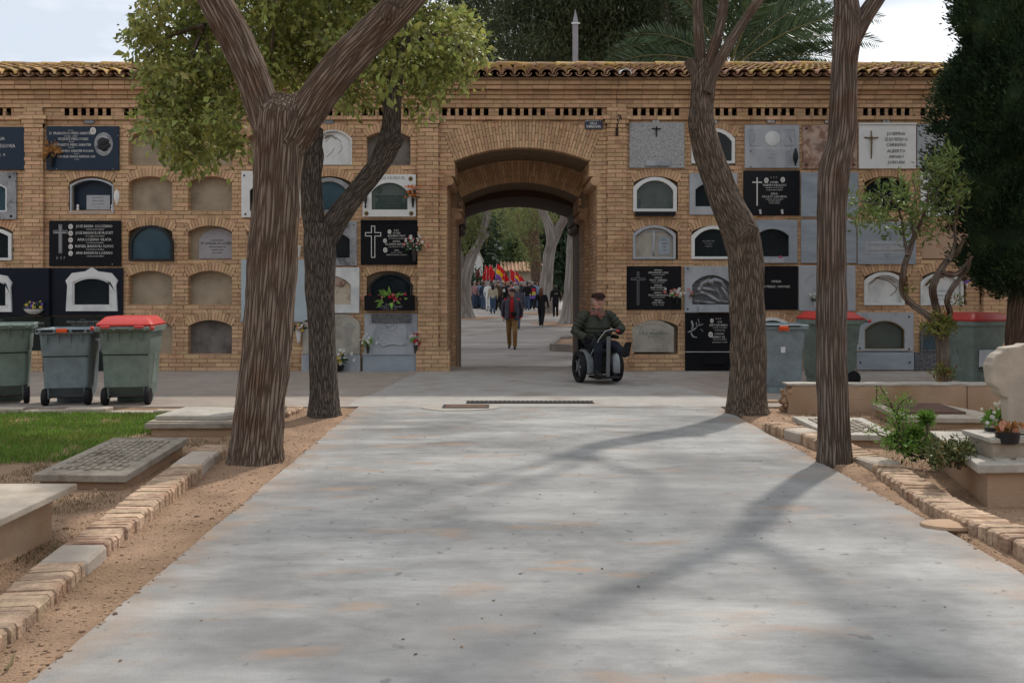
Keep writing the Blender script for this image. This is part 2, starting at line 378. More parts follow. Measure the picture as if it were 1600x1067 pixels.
# brick work through the gateway: three arch orders, each a little lower
orders = [(.0, 1.6, 1.172, 1.31, 3.646, 3.88), (1.6, 2.9, 1.12, 1.24, 3.17, 3.457), (2.9, 5.4, 1.18, 1.30, 3.07, 3.32)]
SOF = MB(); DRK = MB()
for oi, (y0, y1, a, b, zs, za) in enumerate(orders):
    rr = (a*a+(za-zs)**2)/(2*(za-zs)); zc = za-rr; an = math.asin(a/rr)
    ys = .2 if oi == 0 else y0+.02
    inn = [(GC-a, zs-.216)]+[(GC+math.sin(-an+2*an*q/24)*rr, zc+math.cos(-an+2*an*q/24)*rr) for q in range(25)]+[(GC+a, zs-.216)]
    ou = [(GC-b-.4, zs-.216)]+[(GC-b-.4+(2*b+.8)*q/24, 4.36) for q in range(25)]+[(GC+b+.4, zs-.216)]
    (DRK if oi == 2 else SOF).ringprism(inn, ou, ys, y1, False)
    if oi == 1:      # visible ring on the second order
        n = 44
        for q in range(n):
            a0 = -an+2*an*q/n+.0015; a1 = -an+2*an*(q+1)/n-.0015
            cuts = [rr, rr+.25, rr+.5] if q % 2 else [rr, rr+.12, rr+.37, rr+.5]
            for r0, r1 in zip(cuts[:-1], cuts[1:]):
                BRK.rv = random.random()+.001
                BRK.prism([(GC+math.sin(t)*q2, zc+math.cos(t)*q2) for t, q2 in ((a0,r0+.005),(a1,r0+.005),(a1,r1-.005),(a0,r1-.005))], y0-random.uniform(.002,.006), y0+.03)
    for sgn in (-1, 1):
        fx = GC+sgn*b
        mpj = lambda u, d, z, fx=fx, sgn=sgn: (fx+sgn*d, u, z)
        zt = zs-.216-.23
        for k in range(int((zs-.216)/HC)+7):
            z0 = k*HC-.45
            if z0 > zs-.23: break
            lo = .21 if oi == 0 else y0
            if oi < 2: course(k, z0, (lo, y1), 0, .1, mpj)
            if oi == 1: course(k, z0, (min(fx+sgn*.002, fx+sgn*.25), max(fx+sgn*.002, fx+sgn*.25)), y0-.004, y0+.05)
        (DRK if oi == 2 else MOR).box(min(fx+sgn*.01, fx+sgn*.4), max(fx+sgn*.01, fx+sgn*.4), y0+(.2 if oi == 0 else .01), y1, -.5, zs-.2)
        if oi == 1: MOR.box(min(fx-sgn*.03, fx+sgn*.4), max(fx-sgn*.03, fx+sgn*.4), y0+.004, y0+.05, zs-.30, 4.3)
        # upper jamb block between corbel and springing
        ux = GC+sgn*a
        for k in range(3 if oi < 2 else 0):
            course(k, zs-.216+k*HC, (.21 if oi == 0 else y0+.009, y1-.004), 0, .06, lambda u, d, z, ux=ux, sgn=sgn: (ux+sgn*d-sgn*.004, u, z))
    # corbels
    for sgn in (-1, 1):
        cb = MB(); zt = zs-.216; x0 = GC+sgn*b; x1 = GC+sgn*a; cb.rv = .3
        yy0 = y0-.001 if oi else -.012; yy1 = y1-.004
        def bx_(p, q, z0_, z1_): cb.box(min(x0+sgn*p, x0+sgn*q), max(x0+sgn*p, x0+sgn*q), yy0, yy1, z0_, z1_)
        wd = abs(x1-x0); bx_(.05, -wd-.006, zt-.052, zt+.003); bx_(.05, -.045, zt-.205, zt-.055); bx_(.05, -.022, zt-.228, zt-.206)
        cb.lathe([(.074, yy0-.012), (.074, yy1)], 18, (x0-sgn*.045, 0, zt-.130), 'y')
        cb.build('corbel', 'shade_toned_render' if oi == 2 else 'brick', wall, fixn=True)
# gate ring: each brick a part of its own
n = 46; rings = {}
for q in range(n):
    a0 = -GAN+2*GAN*q/n+.0016; a1 = -GAN+2*GAN*(q+1)/n-.0016
    cuts = [GR, GR+.257, GRO] if q % 2 else [GR, GR+.13, GR+.385, GRO]
    for r0, r1 in zip(cuts[:-1], cuts[1:]):
        v = MB(); j = random.uniform(-.006, -.001)
        v.prism([(GC+math.sin(t)*q2, GZC+math.cos(t)*q2) for t, q2 in ((a0,r0+.0055),(a1,r0+.0055),(a1,r1-.0055),(a0,r1-.0055))], j, .2)
        v.build('arch_brick', 'brick', wall)
arc = [(GC+math.sin(-GAN+2*GAN*q/30)*(GR+.006), GZC+math.cos(-GAN+2*GAN*q/30)*(GR+.006)) for q in range(31)]
arc2 = [(GC+math.sin(-GAN+2*GAN*q/30)*(GRO-.006), GZC+math.cos(-GAN+2*GAN*q/30)*(GRO-.006)) for q in range(31)]
MOR.ringprism(arc, arc2, .008, .22, False)
# single bricks: those around the gate
single.sort(key=lambda s: abs((s[0]+s[1])/2-GC)+.35*abs(s[2]-2.6))
bm1 = MB().box(-(BL-JT)/2, (BL-JT)/2, 0, .2, 0, HC-JT).mesh('brick', 'brick')
for i, (u0, u1, z0, z1, d0, d1) in enumerate(single):
    if i < 300: link('brick', bm1, wall, ((u0+u1)/2, random.uniform(-.004, .002), z0), (0, 0, random.uniform(-.006, .006)))
    else: brick(BRK, u0, u1, z0, z1, d0, d1)
tag(BRK.build('brickwork', 'brick', wall, fixn=False), kind='stuff')
MOR.build('mortar', 'mortar', wall, fixn=False)
SOF.build('arch_soffit', 'soffit', wall); DRK.build('rear_passage_shade_lining', 'shade_toned_render', wall)  # rear bay darkened by its colour to deepen the shade
# core behind the face
core = MB()
core.box(XL, GC-1.72, .245, 5.2, -.45, 4.36); core.box(GC+1.72, XR, .245, 5.2, -.45, 4.36)
core.box(XL, XR, 1.0, 5.2, 4.362, 5.0); core.box(XL, XR, .245, 5.2, 5.0, 5.05)
core.build('wall_core', 'dark_core', wall)
bk = MB(); bk.box(XL, GC-1.3, 5.2, 5.4, -.5, 5.05); bk.box(GC+1.3, XR, 5.2, 5.4, -.5, 5.05); bk.box(GC-1.3, GC+1.3, 5.2, 5.4, 4.36, 5.05)
bk.build('rear_wall', 'mortar', wall)
# sealed niche panels
def arch_pts(xc, z0, w, sp, sag, n=14):
    rr = (w*w+sag*sag)/(2*sag); an = math.asin(min(1, w/rr)); zc = z0+sp+sag-rr
    return [(xc-w, z0), (xc+w, z0)]+[(xc+math.sin(an-2*an*q/n)*rr, zc+math.cos(an-2*an*q/n)*rr) for q in range(n+1)]
for (c, r) in sorted(open_cells):
    pm = 'plaster_dark' if (c, r) in (('G',0),('D',4),('L',1),('E',4)) else 'plaster'
    MB().prism(arch_pts(colx(c), rows[r]-.01, NW+.015, NSP, NSAG+.012), .155, .235).build('niche_panel', pm, wall)
    sm = MB(); sm.box(colx(c)-NW+.002, colx(c)+NW-.002, .012, .2, rows[r]-.004, rows[r]+.004); sm.build('niche_sill', 'brick', wall)
# ------------------------------------------------------------------ roof
PITCH = R(15.2); TY0 = -.36; TZ0 = 5.055; NROW = 9; STEP = .345; TP = .2235
def roofpt(x, s, h): return Vector((x, TY0+s*math.cos(PITCH)-h*math.sin(PITCH), TZ0+s*math.sin(PITCH)+h*math.cos(PITCH)))
def tile_mesh(name, cover=True, lm='tile'):
    mb = MB(); n = 7; L = .43
    r0, r1 = (.104, .082) if cover else (.082, .100)
    vs = []
    for s_, r_ in ((0, r0), (L, r1)):
        for th in (0, .016):
            for j in range(n+1):
                q = PI*j/n; y = (r_-th)
                vs.append((math.cos(q)*y, s_, (math.sin(q)*y*.92 if cover else -math.sin(q)*y*.75)))
    m = n+1; fs = []
    for j in range(n):
        fs += [(j, j+1, 2*m+j+1, 2*m+j), (m+j, 3*m+j, 3*m+j+1, m+j+1), (j, m+j, m+j+1, j+1), (2*m+j, 2*m+j+1, 3*m+j+1, 3*m+j)]
    fs += [(0, 2*m, 3*m, m), (n, m+n, 3*m+n, 2*m+n)]
    mb.add(vs, fs); return mb
ncol = int((XR-XL+.6)/TP); tcov = tile_mesh('cover'); tchan = tile_mesh('chan', False)
tme = tcov.mesh('roof_tile', 'tile', 40, True); tmel = tcov.mesh('roof_tile', 'tile_lichen', 40, True)
ROOF = MB(); cnt = 0
rot = Matrix.Rotation(PITCH, 4, 'X')
roof = link('roof', MB().hexa([roofpt(XL-.2,.10,-.09), roofpt(XR+.2,.10,-.09), roofpt(XR+.2,3.1,-.09), roofpt(XL-.2,3.1,-.09),
    roofpt(XL-.2,.10,-.03), roofpt(XR+.2,.10,-.03), roofpt(XR+.2,3.1,-.03), roofpt(XL-.2,3.1,-.03)]).mesh('roof', 'mortar'), wall)
for i in range(ncol):
    x = XL-.25+i*TP
    for r in range(NROW):
        s = r*STEP+random.uniform(-.018, .018); xx = x+random.uniform(-.010, .010)
        p = roofpt(xx, s, .022+.012*(r > 0)+random.uniform(-.004, .006))
        vis = wx(-60) < x < wx(1660)
        lm = random.random() < .35 or r > 1 and random.random() < .5 or abs(x) > 4.5 and random.random() < .85
        tilt = Matrix.Rotation(random.uniform(-.03, .03), 4, 'Z') @ Matrix.Rotation(-.035, 4, 'X')
        if r < 3 and vis and cnt < 300:
            cnt += 1; white = abs(x-wx(966)) < TP/2 and r == 0
            o = link('roof_tile', tmel if lm else tme, roof, p); o.rotation_euler = (rot @ tilt).to_euler()
            if white:
                o.data = tcov.mesh('roof_tile', 'tile_white', 40, True); o['label'] = 'whitened roof tile at the eave'
        else:
            k = len(ROOF.v); ROOF.mi = 1 if lm else 0; ROOF.rv = random.random()+.001; ROOF.add(tcov.v, tcov.f); ROOF.xf(Matrix.Translation(p) @ rot @ tilt, k)
        p = roofpt(xx+TP/2, s-.02, .045+.008*(r > 0))
        k = len(ROOF.v); ROOF.mi = 0; ROOF.rv = random.random()+.001; ROOF.add(tchan.v, tchan.f); ROOF.xf(Matrix.Translation(p) @ rot, k)
tag(ROOF.build('roof_tiles', ['tile', 'tile_lichen'], roof, smooth=40), kind='stuff')
# ridge caps and the rear slope
rid = tile_mesh('r'); rz = roofpt(0, 3.10, .05)
for i in range(int((XR-XL+.6)/.40)):
    k = MB(); k.add(rid.v, rid.f); k.xf(Matrix.Translation((XL-.3+i*.40, rz.y, rz.z+random.uniform(-.01, .012))) @ Matrix.Rotation(-PI/2+random.uniform(-.03,.03), 4, 'Z') @ Matrix.Rotation(.03, 4, 'X') @ Matrix.Diagonal((1.5, 1.0, 1.15, 1)))
    k.rv = random.random(); k.build('ridge_tile', 'tile_lichen', roof, smooth=40)
MB().add([(XL-.2, rz.y, rz.z), (XR+.2, rz.y, rz.z), (XR+.2, 5.8, 5.05), (XL-.2, 5.8, 5.05), (XL-.2, rz.y, rz.z-.1), (XR+.2, rz.y, rz.z-.1), (XR+.2, 5.8, 4.95), (XL-.2, 5.8, 4.95)],
    [(0,1,2,3),(4,7,6,5),(0,4,5,1),(1,5,6,2),(2,6,7,3),(3,7,4,0)]).build('rear_roof_slope', 'tile', wall)
# end gables under the roof
for x in (XL-.0, XR-.06):
    MB().add([(x, -.3, 5.0), (x+.06, -.3, 5.0), (x, 5.7, 5.0), (x+.06, 5.7, 5.0), (x, rz.y, rz.z-.12), (x+.06, rz.y, rz.z-.12)], [(0,2,4),(1,5,3),(0,4,5,1),(2,3,5,4),(0,1,3,2)]).build('gable', 'mortar', wall)
# ================================================================== ground, path, street
PX0, PX1, PYE = -1.746, 2.655, -4.76
mat('soil', (.37,.24,.155), .97, .22, 2.2, .9, 60, col2=(.27,.175,.105), c2scale=1.3, c2lo=.48, c2hi=.7, bdist=.03, detail=8)
mat('street', (.36,.30,.255), .95, .12, 3, .35, 170, col2=(.42,.385,.35), c2scale=.5, c2lo=.5, c2hi=.66)
mat('avenue', (.32,.29,.265), .95, .12, 2, .2, 100, col2=(.20,.17,.15), c2scale=.35, c2lo=.5, c2hi=.62, stretch=(.5,1,1))
mat('apron', (.40,.375,.345), .95, .10, 3, .15, 150, col2=(.32,.28,.245), c2scale=1.1)
def gnoise(x, y): return .5*noise.noise((x*.9, y*.9, 0))+.28*noise.noise((x*3.1, y*3.1, 3))+.16*noise.noise((x*9, y*9, 5))
def soil_h(x, y):
    if y > PYE+.3: return -.06
    h = -.022+.030*gnoise(x, y)
    e = min(abs(x-PX0), abs(x-PX1))
    if PX0 < x < PX1: return -.10
    for tx, ty in ((-2.03,-8.29),(-2.0,-5.6),(2.85,-5.3),(2.77,-8.29)): h += .045*math.exp(-((x-tx)**2+(y-ty)**2)/.12)
    if e < .5 and False: h = h*(e/.5)+(-.016)*(1-e/.5)
    return h
xs = [-300,-120,-50,-25,-14,-10]+list(np.arange(-8, 8.01, .075))+[10,14,25,50,120,300]
ys = [-80,-40,-24,-18]+list(np.arange(-15.6, -4.3, .075))+[-3,-1,.25,1.5,3,5.4,7.67,20,40,64.07,150,400,900]
V = np.zeros((len(ys), len(xs), 3))
for j, y in enumerate(ys):
    for i, x in enumerate(xs):
        if y > 5.3: z = FZ(y-CAMY)-.06
        elif y > .3: z = -.06+(y-.3)/5.1*FARZ
        else: z = soil_h(x, y)
        V[j, i] = (x, y, z)
nx = len(xs); idx = np.arange(len(ys)*nx).reshape(len(ys), nx)
Fq = np.stack([idx[:-1,:-1], idx[:-1,1:], idx[1:,1:], idx[1:,:-1]], -1).reshape(-1, 4)
tag(link('ground', np_mesh('ground', V.reshape(-1, 3), Fq, 'soil', smooth=True)), kind='structure')
# concrete material: trowel streaks across the path, rust coloured soil stains
def concrete_mat():
    m = mat('pathconcrete', (.36,.355,.34), .93, .16, 7, .5, 160, col2=(.165,.162,.158), c2scale=.9, c2lo=.40, c2hi=.68, stretch=(.65, 1.0, 1), detail=10, bdist=.01)
    n = m.node_tree.nodes; l = m.node_tree.links; b = n['Principled BSDF']; old = b.inputs['Base Color'].links[0].from_socket
    g = n.new('ShaderNodeNewGeometry').outputs['Position']
    def nz(scale, st, lo, hi, detail=6):
        mpp = n.new('ShaderNodeMapping'); mpp.inputs['Scale'].default_value = st; l.new(g, mpp.inputs[0])
        t = n.new('ShaderNodeTexNoise'); t.inputs['Scale'].default_value = scale; t.inputs['Detail'].default_value = detail; l.new(mpp.outputs[0], t.inputs['Vector'])
        r = n.new('ShaderNodeMapRange'); r.inputs[1].default_value = lo; r.inputs[2].default_value = hi; l.new(t.outputs['Fac'], r.inputs[0]); return r.outputs[0]
    def mixc(fac, a, colr, k):
        q = n.new('ShaderNodeMath'); q.operation = 'MULTIPLY'; q.inputs[1].default_value = k; l.new(fac, q.inputs[0])
        x = n.new('ShaderNodeMix'); x.data_type = 'RGBA'; l.new(q.outputs[0], x.inputs[0]); l.new(a, x.inputs[6]); x.inputs[7].default_value = (*[q_*ALB for q_ in colr], 1); return x.outputs[2]
    c = old
    c = mixc(nz(2.0, (.7, 1.9, 1), .58, .70), c, (.37,.24,.15), .8)      # soil stains
    c = mixc(nz(1.5, (.45, 1.5, 1), .50, .64, 9), c, (.49,.48,.455), .6)     # pale trowel bands
    c = mixc(nz(30, (.22, 1.0, 1), .45, .75, 5), c, (.20,.20,.195), .30)    # fine broom lines
    c = mixc(nz(11, (1, 1, 1), .64, .70, 5), c, (.14,.135,.13), .6)          # dark specks
    c = mixc(nz(140, (1, 1, 1), .52, .70, 3), c, (.19,.185,.18), .45)    # sand grain
    c = mixc(nz(.55, (1.6, .5, 1), .50, .62, 7), c, (.22,.215,.21), .45)   # worn wheel lines
    # soil dust trodden in from both edges
    sx = n.new('ShaderNodeSeparateXYZ'); l.new(g, sx.inputs[0]); d1 = n.new('ShaderNodeMath'); d1.operation = 'SUBTRACT'; l.new(sx.outputs[0], d1.inputs[0]); d1.inputs[1].default_value = (PX0+PX1)/2
    d2 = n.new('ShaderNodeMath'); d2.operation = 'ABSOLUTE'; l.new(d1.outputs[0], d2.inputs[0]); r_ = n.new('ShaderNodeMapRange'); r_.inputs[1].default_value = (PX1-PX0)/2-.45; r_.inputs[2].default_value = (PX1-PX0)/2; l.new(d2.outputs[0], r_.inputs[0])
    pw = n.new('ShaderNodeMath'); pw.operation = 'POWER'; pw.inputs[1].default_value = 2.; l.new(r_.outputs[0], pw.inputs[0]); mu_ = n.new('ShaderNodeMath'); mu_.operation = 'MULTIPLY'; l.new(pw.outputs[0], mu_.inputs[0]); l.new(nz(3.5, (1,1,1), .36, .62, 7), mu_.inputs[1])
    c = mixc(mu_.outputs[0], c, (.38,.265,.18), .75)
    l.new(c, b.inputs['Base Color'])
concrete_mat()
mb = MB(); ysn = list(np.arange(-40, -16, 2.0))+list(np.arange(-16, PYE+.01, .14))+[PYE]
L_ = []; R_ = []
for y in ysn:
    L_.append((PX0+.018*noise.noise((0, y*1.6, 1))+.012*noise.noise((0, y*7, 2)), y)); R_.append((PX1+.022*noise.noise((4, y*1.4, 1))+.014*noise.noise((4, y*6, 2)), y))
vs = []
for (a, y), (b_, _) in zip(L_, R_): vs += [(a,y,-.09),(a,y,-.004),(a+.008,y,0),(b_-.008,y,0),(b_,y,-.004),(b_,y,-.09)]
mb.add(vs, [(6*i+k, 6*i+k+1, 6*i+k+7, 6*i+k+6) for i in range(len(L_)-1) for k in range(5)])
o = mb.build('path', 'pathconcrete', fixn=False); tag(o, kind='structure')
# path normals: strips were wound upside down
bmx = bmesh.new(); bmx.from_mesh(o.data); bmesh.ops.recalc_face_normals(bmx, faces=bmx.faces)
if sum(f.normal.z*f.calc_area() for f in bmx.faces) < 0: bmesh.ops.reverse_faces(bmx, faces=bmx.faces)
bmx.to_mesh(o.data); bmx.free()
st = MB()
st.add([(-40,PYE+.012,-.004),(40,PYE+.012,-.004),(40,.30,-.004),(-40,.30,-.004),(-40,PYE+.012,-.1),(40,PYE+.012,-.1)], [(0,1,2,3),(4,5,1,0)])
tag(st.build('street', 'street', fixn=False), kind='structure')
pr = MB(); yy = [.30, .9, 1.6, 3, 4.4, 5.4]; zz = [-.004, -.012, -.07, -.21, -.34, FARZ]
pr.add([p for y, z in zip(yy, zz) for p in ((GC-1.4, y, z), (GC+1.4, y, z))], [(2*i, 2*i+1, 2*i+3, 2*i+2) for i in range(5)])
tag(pr.build('passage_floor', 'apron', fixn=False), kind='structure')
av = MB(); ya = [5.4, 7.67, 20, 40, 64.07, 150]; av.add([(x, y, FZ(y-CAMY)) for y in ya for x in (-40, 40)], [(2*i, 2*i+1, 2*i+3, 2*i+2) for i in range(5)])
tag(av.build('avenue', 'avenue', fixn=False), kind='structure')
# pale concrete apron in front of the gate
ap = MB(); apts = []
for q in range(60):
    t = q/60*4
    if t < 1: p = (-1.9+5.0*t, PYE+.012)
    elif t < 2: p = (3.1-1.0*(t-1), PYE+.02+(4.6)*(t-1))
    elif t < 3: p = (2.1-3.5*(t-2), -.14)
    else: p = (-1.4-.5*(t-3), -.14-4.6*(t-3))
    apts.append((p[0]+.10*noise.noise((p[0]*2, p[1]*2, 7)), min(-.13, max(PYE+.012, p[1]+(.12*noise.noise((p[0]*2, p[1]*2, 9)) if 1 < t < 2 or t > 3 else 0)))))
ap.add([(x, y, .0) for x, y in apts], [tuple(range(60))])
tag(ap.build('gate_apron', 'apron', fixn=False), kind='structure')
# patch with cracked edge around the manhole cover
mat('patch', (.40,.36,.315), .95, .1, 5, .2, 120)
pts = []
for q in range(28):
    a = 2*PI*q/28; c = G(715, 637); r = 1+.18*noise.noise((math.cos(a)*1.5, math.sin(a)*1.5, 4))
    pts.append((c.x+.45*math.cos(a)*r, c.y+.30*math.sin(a)*r))
tag(MB().add([(x, y, .006) for x, y in pts], [tuple(range(28))]).build('cement_patch', 'patch', fixn=False), kind='structure')
mat('rust', (.16,.09,.06), .75, .3, 20, .3, 80, metal=.2); mat('castiron', (.06,.055,.052), .6, .2, 20, .2, 60, metal=.4)
c = G(728, 636)
t = thing('manhole_cover', 'rusty rectangular manhole cover set in a pale cement patch on the path', 'manhole cover', (c.x, c.y, .008))
MB().box(-.25, .25, -.11, .11, 0, .006).build('lid', 'rust', t, bevel=.002)
fr = MB(); fr.box(-.28,.28,-.14,-.112,-.004,.008); fr.box(-.28,.28,.112,.14,-.004,.008); fr.box(-.28,-.252,-.112,.112,-.004,.008); fr.box(.252,.28,-.112,.112,-.004,.008); fr.build('frame', 'castiron', t)
# the slotted drain across the path head
c0, c1 = G(731, 629), G(925, 629); L = c1.x-c0.x
t = thing('drain_grate', 'long dark slotted drain grate crossing in front of the gateway', 'drain', ((c0.x+c1.x)/2, c0.y, .004))
tb = MB(); tb.box(-L/2, L/2, -.075, .075, -.003, .0005); tb.build('channel', 'blackmetal', t)
fb = MB(); fb.box(-L/2-.02, L/2+.02, -.095, -.075, -.003, .010); fb.box(-L/2-.02, L/2+.02, .075, .095, -.003, .010); fb.build('frame', 'castiron', t)
bar = MB().box(-.011, .011, -.074, .074, 0, .009).mesh('bar', 'castiron')
nb = 27
for i in range(nb): link('bar', bar, t, (-L/2+(i+.5)*L/nb, 0, .0006))
# small drain holes beyond the gate
for px in (738, 808):
    c = GF(px, 556 if px == 808 else 524); t = MB()
    for i in range(12 if px == 808 else 8): t.box(i*.045, i*.045+.022, 0, .10, 0, .004)
    tag(t.build('drain_slots', 'castiron', loc=(c.x-.27, c.y, c.z+.002)), 'row of small dark drain slots in the paving beyond the gate' if px == 808 else 'dark drain slots beside the tree root beyond the gate', 'drain')
# ------------------------------------------------------------------ brick edgings
mat('edgebrick', (.47,.335,.23), .93, .28, 14, .7, 45, rnd=.22, hue=.007, col2=(.33,.20,.13), c2scale=3, c2lo=.5, c2hi=.65)
mat('palestone', (.47,.40,.33), .9, .12, 6, .3, 60)
def jbrick(w, l, h, seed):
    mb = MB(); b = bmesh.new(); bmesh.ops.create_cube(b, size=1)
    bmesh.ops.bevel(b, geom=list(b.edges), offset=.07, segments=1, affect='EDGES', clamp_overlap=True)
    rr = random.Random(seed)
    for v in b.verts: v.co = Vector((v.co.x*w, v.co.y*l, (v.co.z+.5)*h))+Vector((rr.uniform(-1,1), rr.uniform(-1,1), rr.uniform(-1,1)))*.003
    me = bpy.data.meshes.new('brick'); b.to_mesh(me); b.free(); me.materials.append(M['edgebrick']); return me
jb = [jbrick(.245, .0525, .24, i) for i in range(6)]
pale = jbrick(.25, .30, .24, 31).copy(); pale.materials.clear(); pale.materials.append(M['palestone'])
def edging(name, label, poly, ztop, stones=(), lean=0.):
    p = [Vector((x, CAMY+d, 0)) for x, d in poly]
    seg = []; tot = 0
    for a, b_ in zip(p[:-1], p[1:]): seg.append((tot, a, b_)); tot += (b_-a).length
    t = thing(name, label, 'edging', p[0])
    def at(s):
        for st_, a, b_ in seg:
            if s <= st_+(b_-a).length+1e-6: return a.lerp(b_, (s-st_)/(b_-a).length), (b_-a).normalized()
        return p[-1], (p[-1]-p[-2]).normalized()
    s = .03
    while s < tot:
        stn = [k for k in stones if abs(k-s) < .17]
        c, d = at(s+(.13 if stn else 0)); zt = ztop(s/tot) if callable(ztop) else ztop
        ang = math.atan2(d.y, d.x)-PI/2
        o = link('stone' if stn else 'brick', pale if stn else random.choice(jb), t)
        o.location = (c.x-p[0].x+random.uniform(-.008, .008), c.y-p[0].y, zt-.24+random.uniform(-.005, .004)+(.004 if stn else 0))
        o.rotation_euler = (random.uniform(-.04, .04), random.uniform(-.03, .03)+lean, ang+random.uniform(-.03, .03))
        s += .315 if stn else .0545
    return t
edging('brick_edging', 'low row of bricks set on edge beside the big forked tree and grey grave slab',
    [(-2.44,8.25),(-2.52,7.9),(-2.46,7.2),(-2.39,6.3),(-2.32,5.4),(-2.26,4.7),(-2.17,4.0),(-2.10,3.2),(-2.08,2.6)], lambda u: .06+.016*math.sin(u*7)-(.08 if u < .05 else 0), (.72, 3.45))
edging('brick_edging', 'wavy low row of bricks on edge beside the slim trunk and green bushes',
    [(2.78,9.3),(2.90,8.8),(3.0,8.2),(3.02,7.7),(3.07,7.25),(2.97,6.5),(2.88,5.85),(2.90,5.2),(2.97,4.3),(3.0,3.4)], lambda u: .06+.016*math.sin(u*9+1), (.55, 1.95))
edging('brick_edging', 'short broken stub of brick edging beside the trunk with the lopped branch',
    [(-2.52,10.2),(-2.45,10.7)], .05)
# ================================================================== memorial slabs, framed niches
mat('navystone', (.014,.018,.030), .24, .25, 70, 0, spec=.14)
mat('lilac', (.36,.34,.36), .7, .08, 6, .08)
YF = -.002
class Slab:
    def __init__(s, name, label, cat, x0, x1, y0, y1, group=None):
        s.rx = wx((x0+x1)/2); s.rz = wz(y1); s.b = (x0, x1, y0, y1)
        s.t = thing(name, label, cat, (s.rx, 0, s.rz), 0, group)
    def x(s, px): return wx(px)-s.rx
    def z(s, py): return wz(py)-s.rz
    def rect(s, m, x0=None, x1=None, y0=None, y1=None, yb=YF, th=.032, name='slab', bevel=.004):
        a = s.b if x0 is None else (x0, x1, y0, y1)
        MB().box(s.x(a[0]), s.x(a[1]), yb-th, yb, s.z(a[3]), s.z(a[2])).build(name, m, s.t, bevel=bevel); return s
    def arch(s, x0, x1, y0, y1, sag=None):
        w = (x1-x0)/2/KW; sag = w*.28 if sag is None else sag/KW; h = (y1-y0)/KW
        return arch_pts(s.x((x0+x1)/2), s.z(y1), w, h-sag, sag, 10)
    def frame_rect(s, m, win, sag=None, yb=YF, th=.035, name='slab'):
        inn = s.arch(*win, sag); x0, x1, z0, z1 = s.x(s.b[0]), s.x(s.b[1]), s.z(s.b[3]), s.z(s.b[2])
        ou = [(x0, z0), (x1, z0)]; zs = inn[2][1]
        for q in range(11):
            if q <= 2: ou.append((x1, zs+(z1-zs)*q/2))
            elif q < 8: ou.append((x1+(x0-x1)*(q-2)/6, z1))
            else: ou.append((x0, z1+(zs-z1)*(q-8)/2))
        MB().ringprism(inn, ou, yb-th, yb).build(name, m, s.t, bevel=.003); return s
    def frame_arch(s, m, outer, fw, sag=None, yb=.02, th=.05, name='frame'):
        x0, x1, y0, y1 = outer
        MB().ringprism(s.arch(x0+fw, x1-fw, y0+fw, y1-fw*.8, sag), s.arch(x0, x1, y0, y1, sag), yb-th, yb).build(name, m, s.t, bevel=.003); return s
    def panel_arch(s, m, box, sag=None, y0=.05, th=.02, name='panel'):
        MB().prism(s.arch(*box, sag), y0, y0+th).build(name, m, s.t); return s
    def text(s, rows_, m='lettering', y=None, xs=.86):
        y = YF-.0345 if y is None else y
        for r in rows_:
            tx, px, py, cap = r[:4]; al = r[4] if len(r) > 4 else 'CENTER'
            text_mesh(tx, cap/KW/.70, m, s.t, s.x(px), y, s.z(py), al, xs=xs)
        return s
    def cross(s, px, y0, y1, w, m='silver', tw=1.6, arm=.28, y=None, outline=False, name='cross'):
        y = YF-.034 if y is None else y; a = tw/KW; x = s.x(px); z0, z1 = s.z(y1), s.z(y0); za = z1-(z1-z0)*arm; hw = w/2/KW; mb = MB()
        if outline:
            o = [(x-a,z0),(x+a,z0),(x+a,za-a),(x+hw,za-a),(x+hw,za+a),(x+a,za+a),(x+a,z1),(x-a,z1),(x-a,za+a),(x-hw,za+a),(x-hw,za-a),(x-a,za-a)]
            e = .35*a; ii = []
            cx_ = [(1,1),(-1,1),(-1,1),(-1,1),(-1,-1),(-1,-1),(-1,-1),(1,-1),(1,-1),(1,-1),(1,1),(1,1)]
            ii = [(p[0]+e*d[0], p[1]+e*d[1]) for p, d in zip(o, cx_)]
            mb.ringprism(ii, o, y-.004, y)
        else:
            mb.box(x-a, x+a, y-.008, y, z0, z1); mb.box(x-hw, x-a-.0005, y-.008, y, za-a, za+a); mb.box(x+a+.0005, x+hw, y-.008, y, za-a, za+a)
        mb.build(name, m, s.t); return s
    def crucifix(s, px, y0, y1, w, m):
        y = YF-.034; s.cross(px, y0, y1, w, m, tw=.8, arm=.25, y=y); x = s.x(px); z0, z1 = s.z(y1), s.z(y0); h = z1-z0; b = MB()
        za = z1-h*.25; hw = w*.46/KW
        b.tube([(x-hw, y-.014, za+.01), (x-hw*.4, y-.018, za-.012), (x, y-.02, za-.02), (x+hw*.4, y-.018, za-.012), (x+hw, y-.014, za+.01)], .006, 6)
        b.tube([(x, y-.02, za-.01), (x+.003, y-.022, za-h*.2), (x-.004, y-.022, za-h*.38), (x+.003, y-.018, za-h*.6)], [.014, .012, .012, .006], 6)
        b.ball((x+.004, y-.02, za+.012), .012, 6, 5); b.build('figure', m, s.t, smooth=True); return s
    def oval(s, px, py, rx, ry, m='photo', rim='ceramic', y=None):
        y = YF-.033 if y is None else y
        b = MB(); b.prism([(s.x(px)+rx/KW*math.cos(a), s.z(py)+ry/KW*math.sin(a)) for a in [2*PI*k/16 for k in range(16)]], y-.006, y); b.build('portrait_oval', rim, s.t)
        b = MB(); b.prism([(s.x(px)+rx*.72/KW*math.cos(a), s.z(py)+ry*.75/KW*math.sin(a)) for a in [2*PI*k/12 for k in range(12)]], y-.0075, y-.005); b.build('portrait', m, s.t); return s
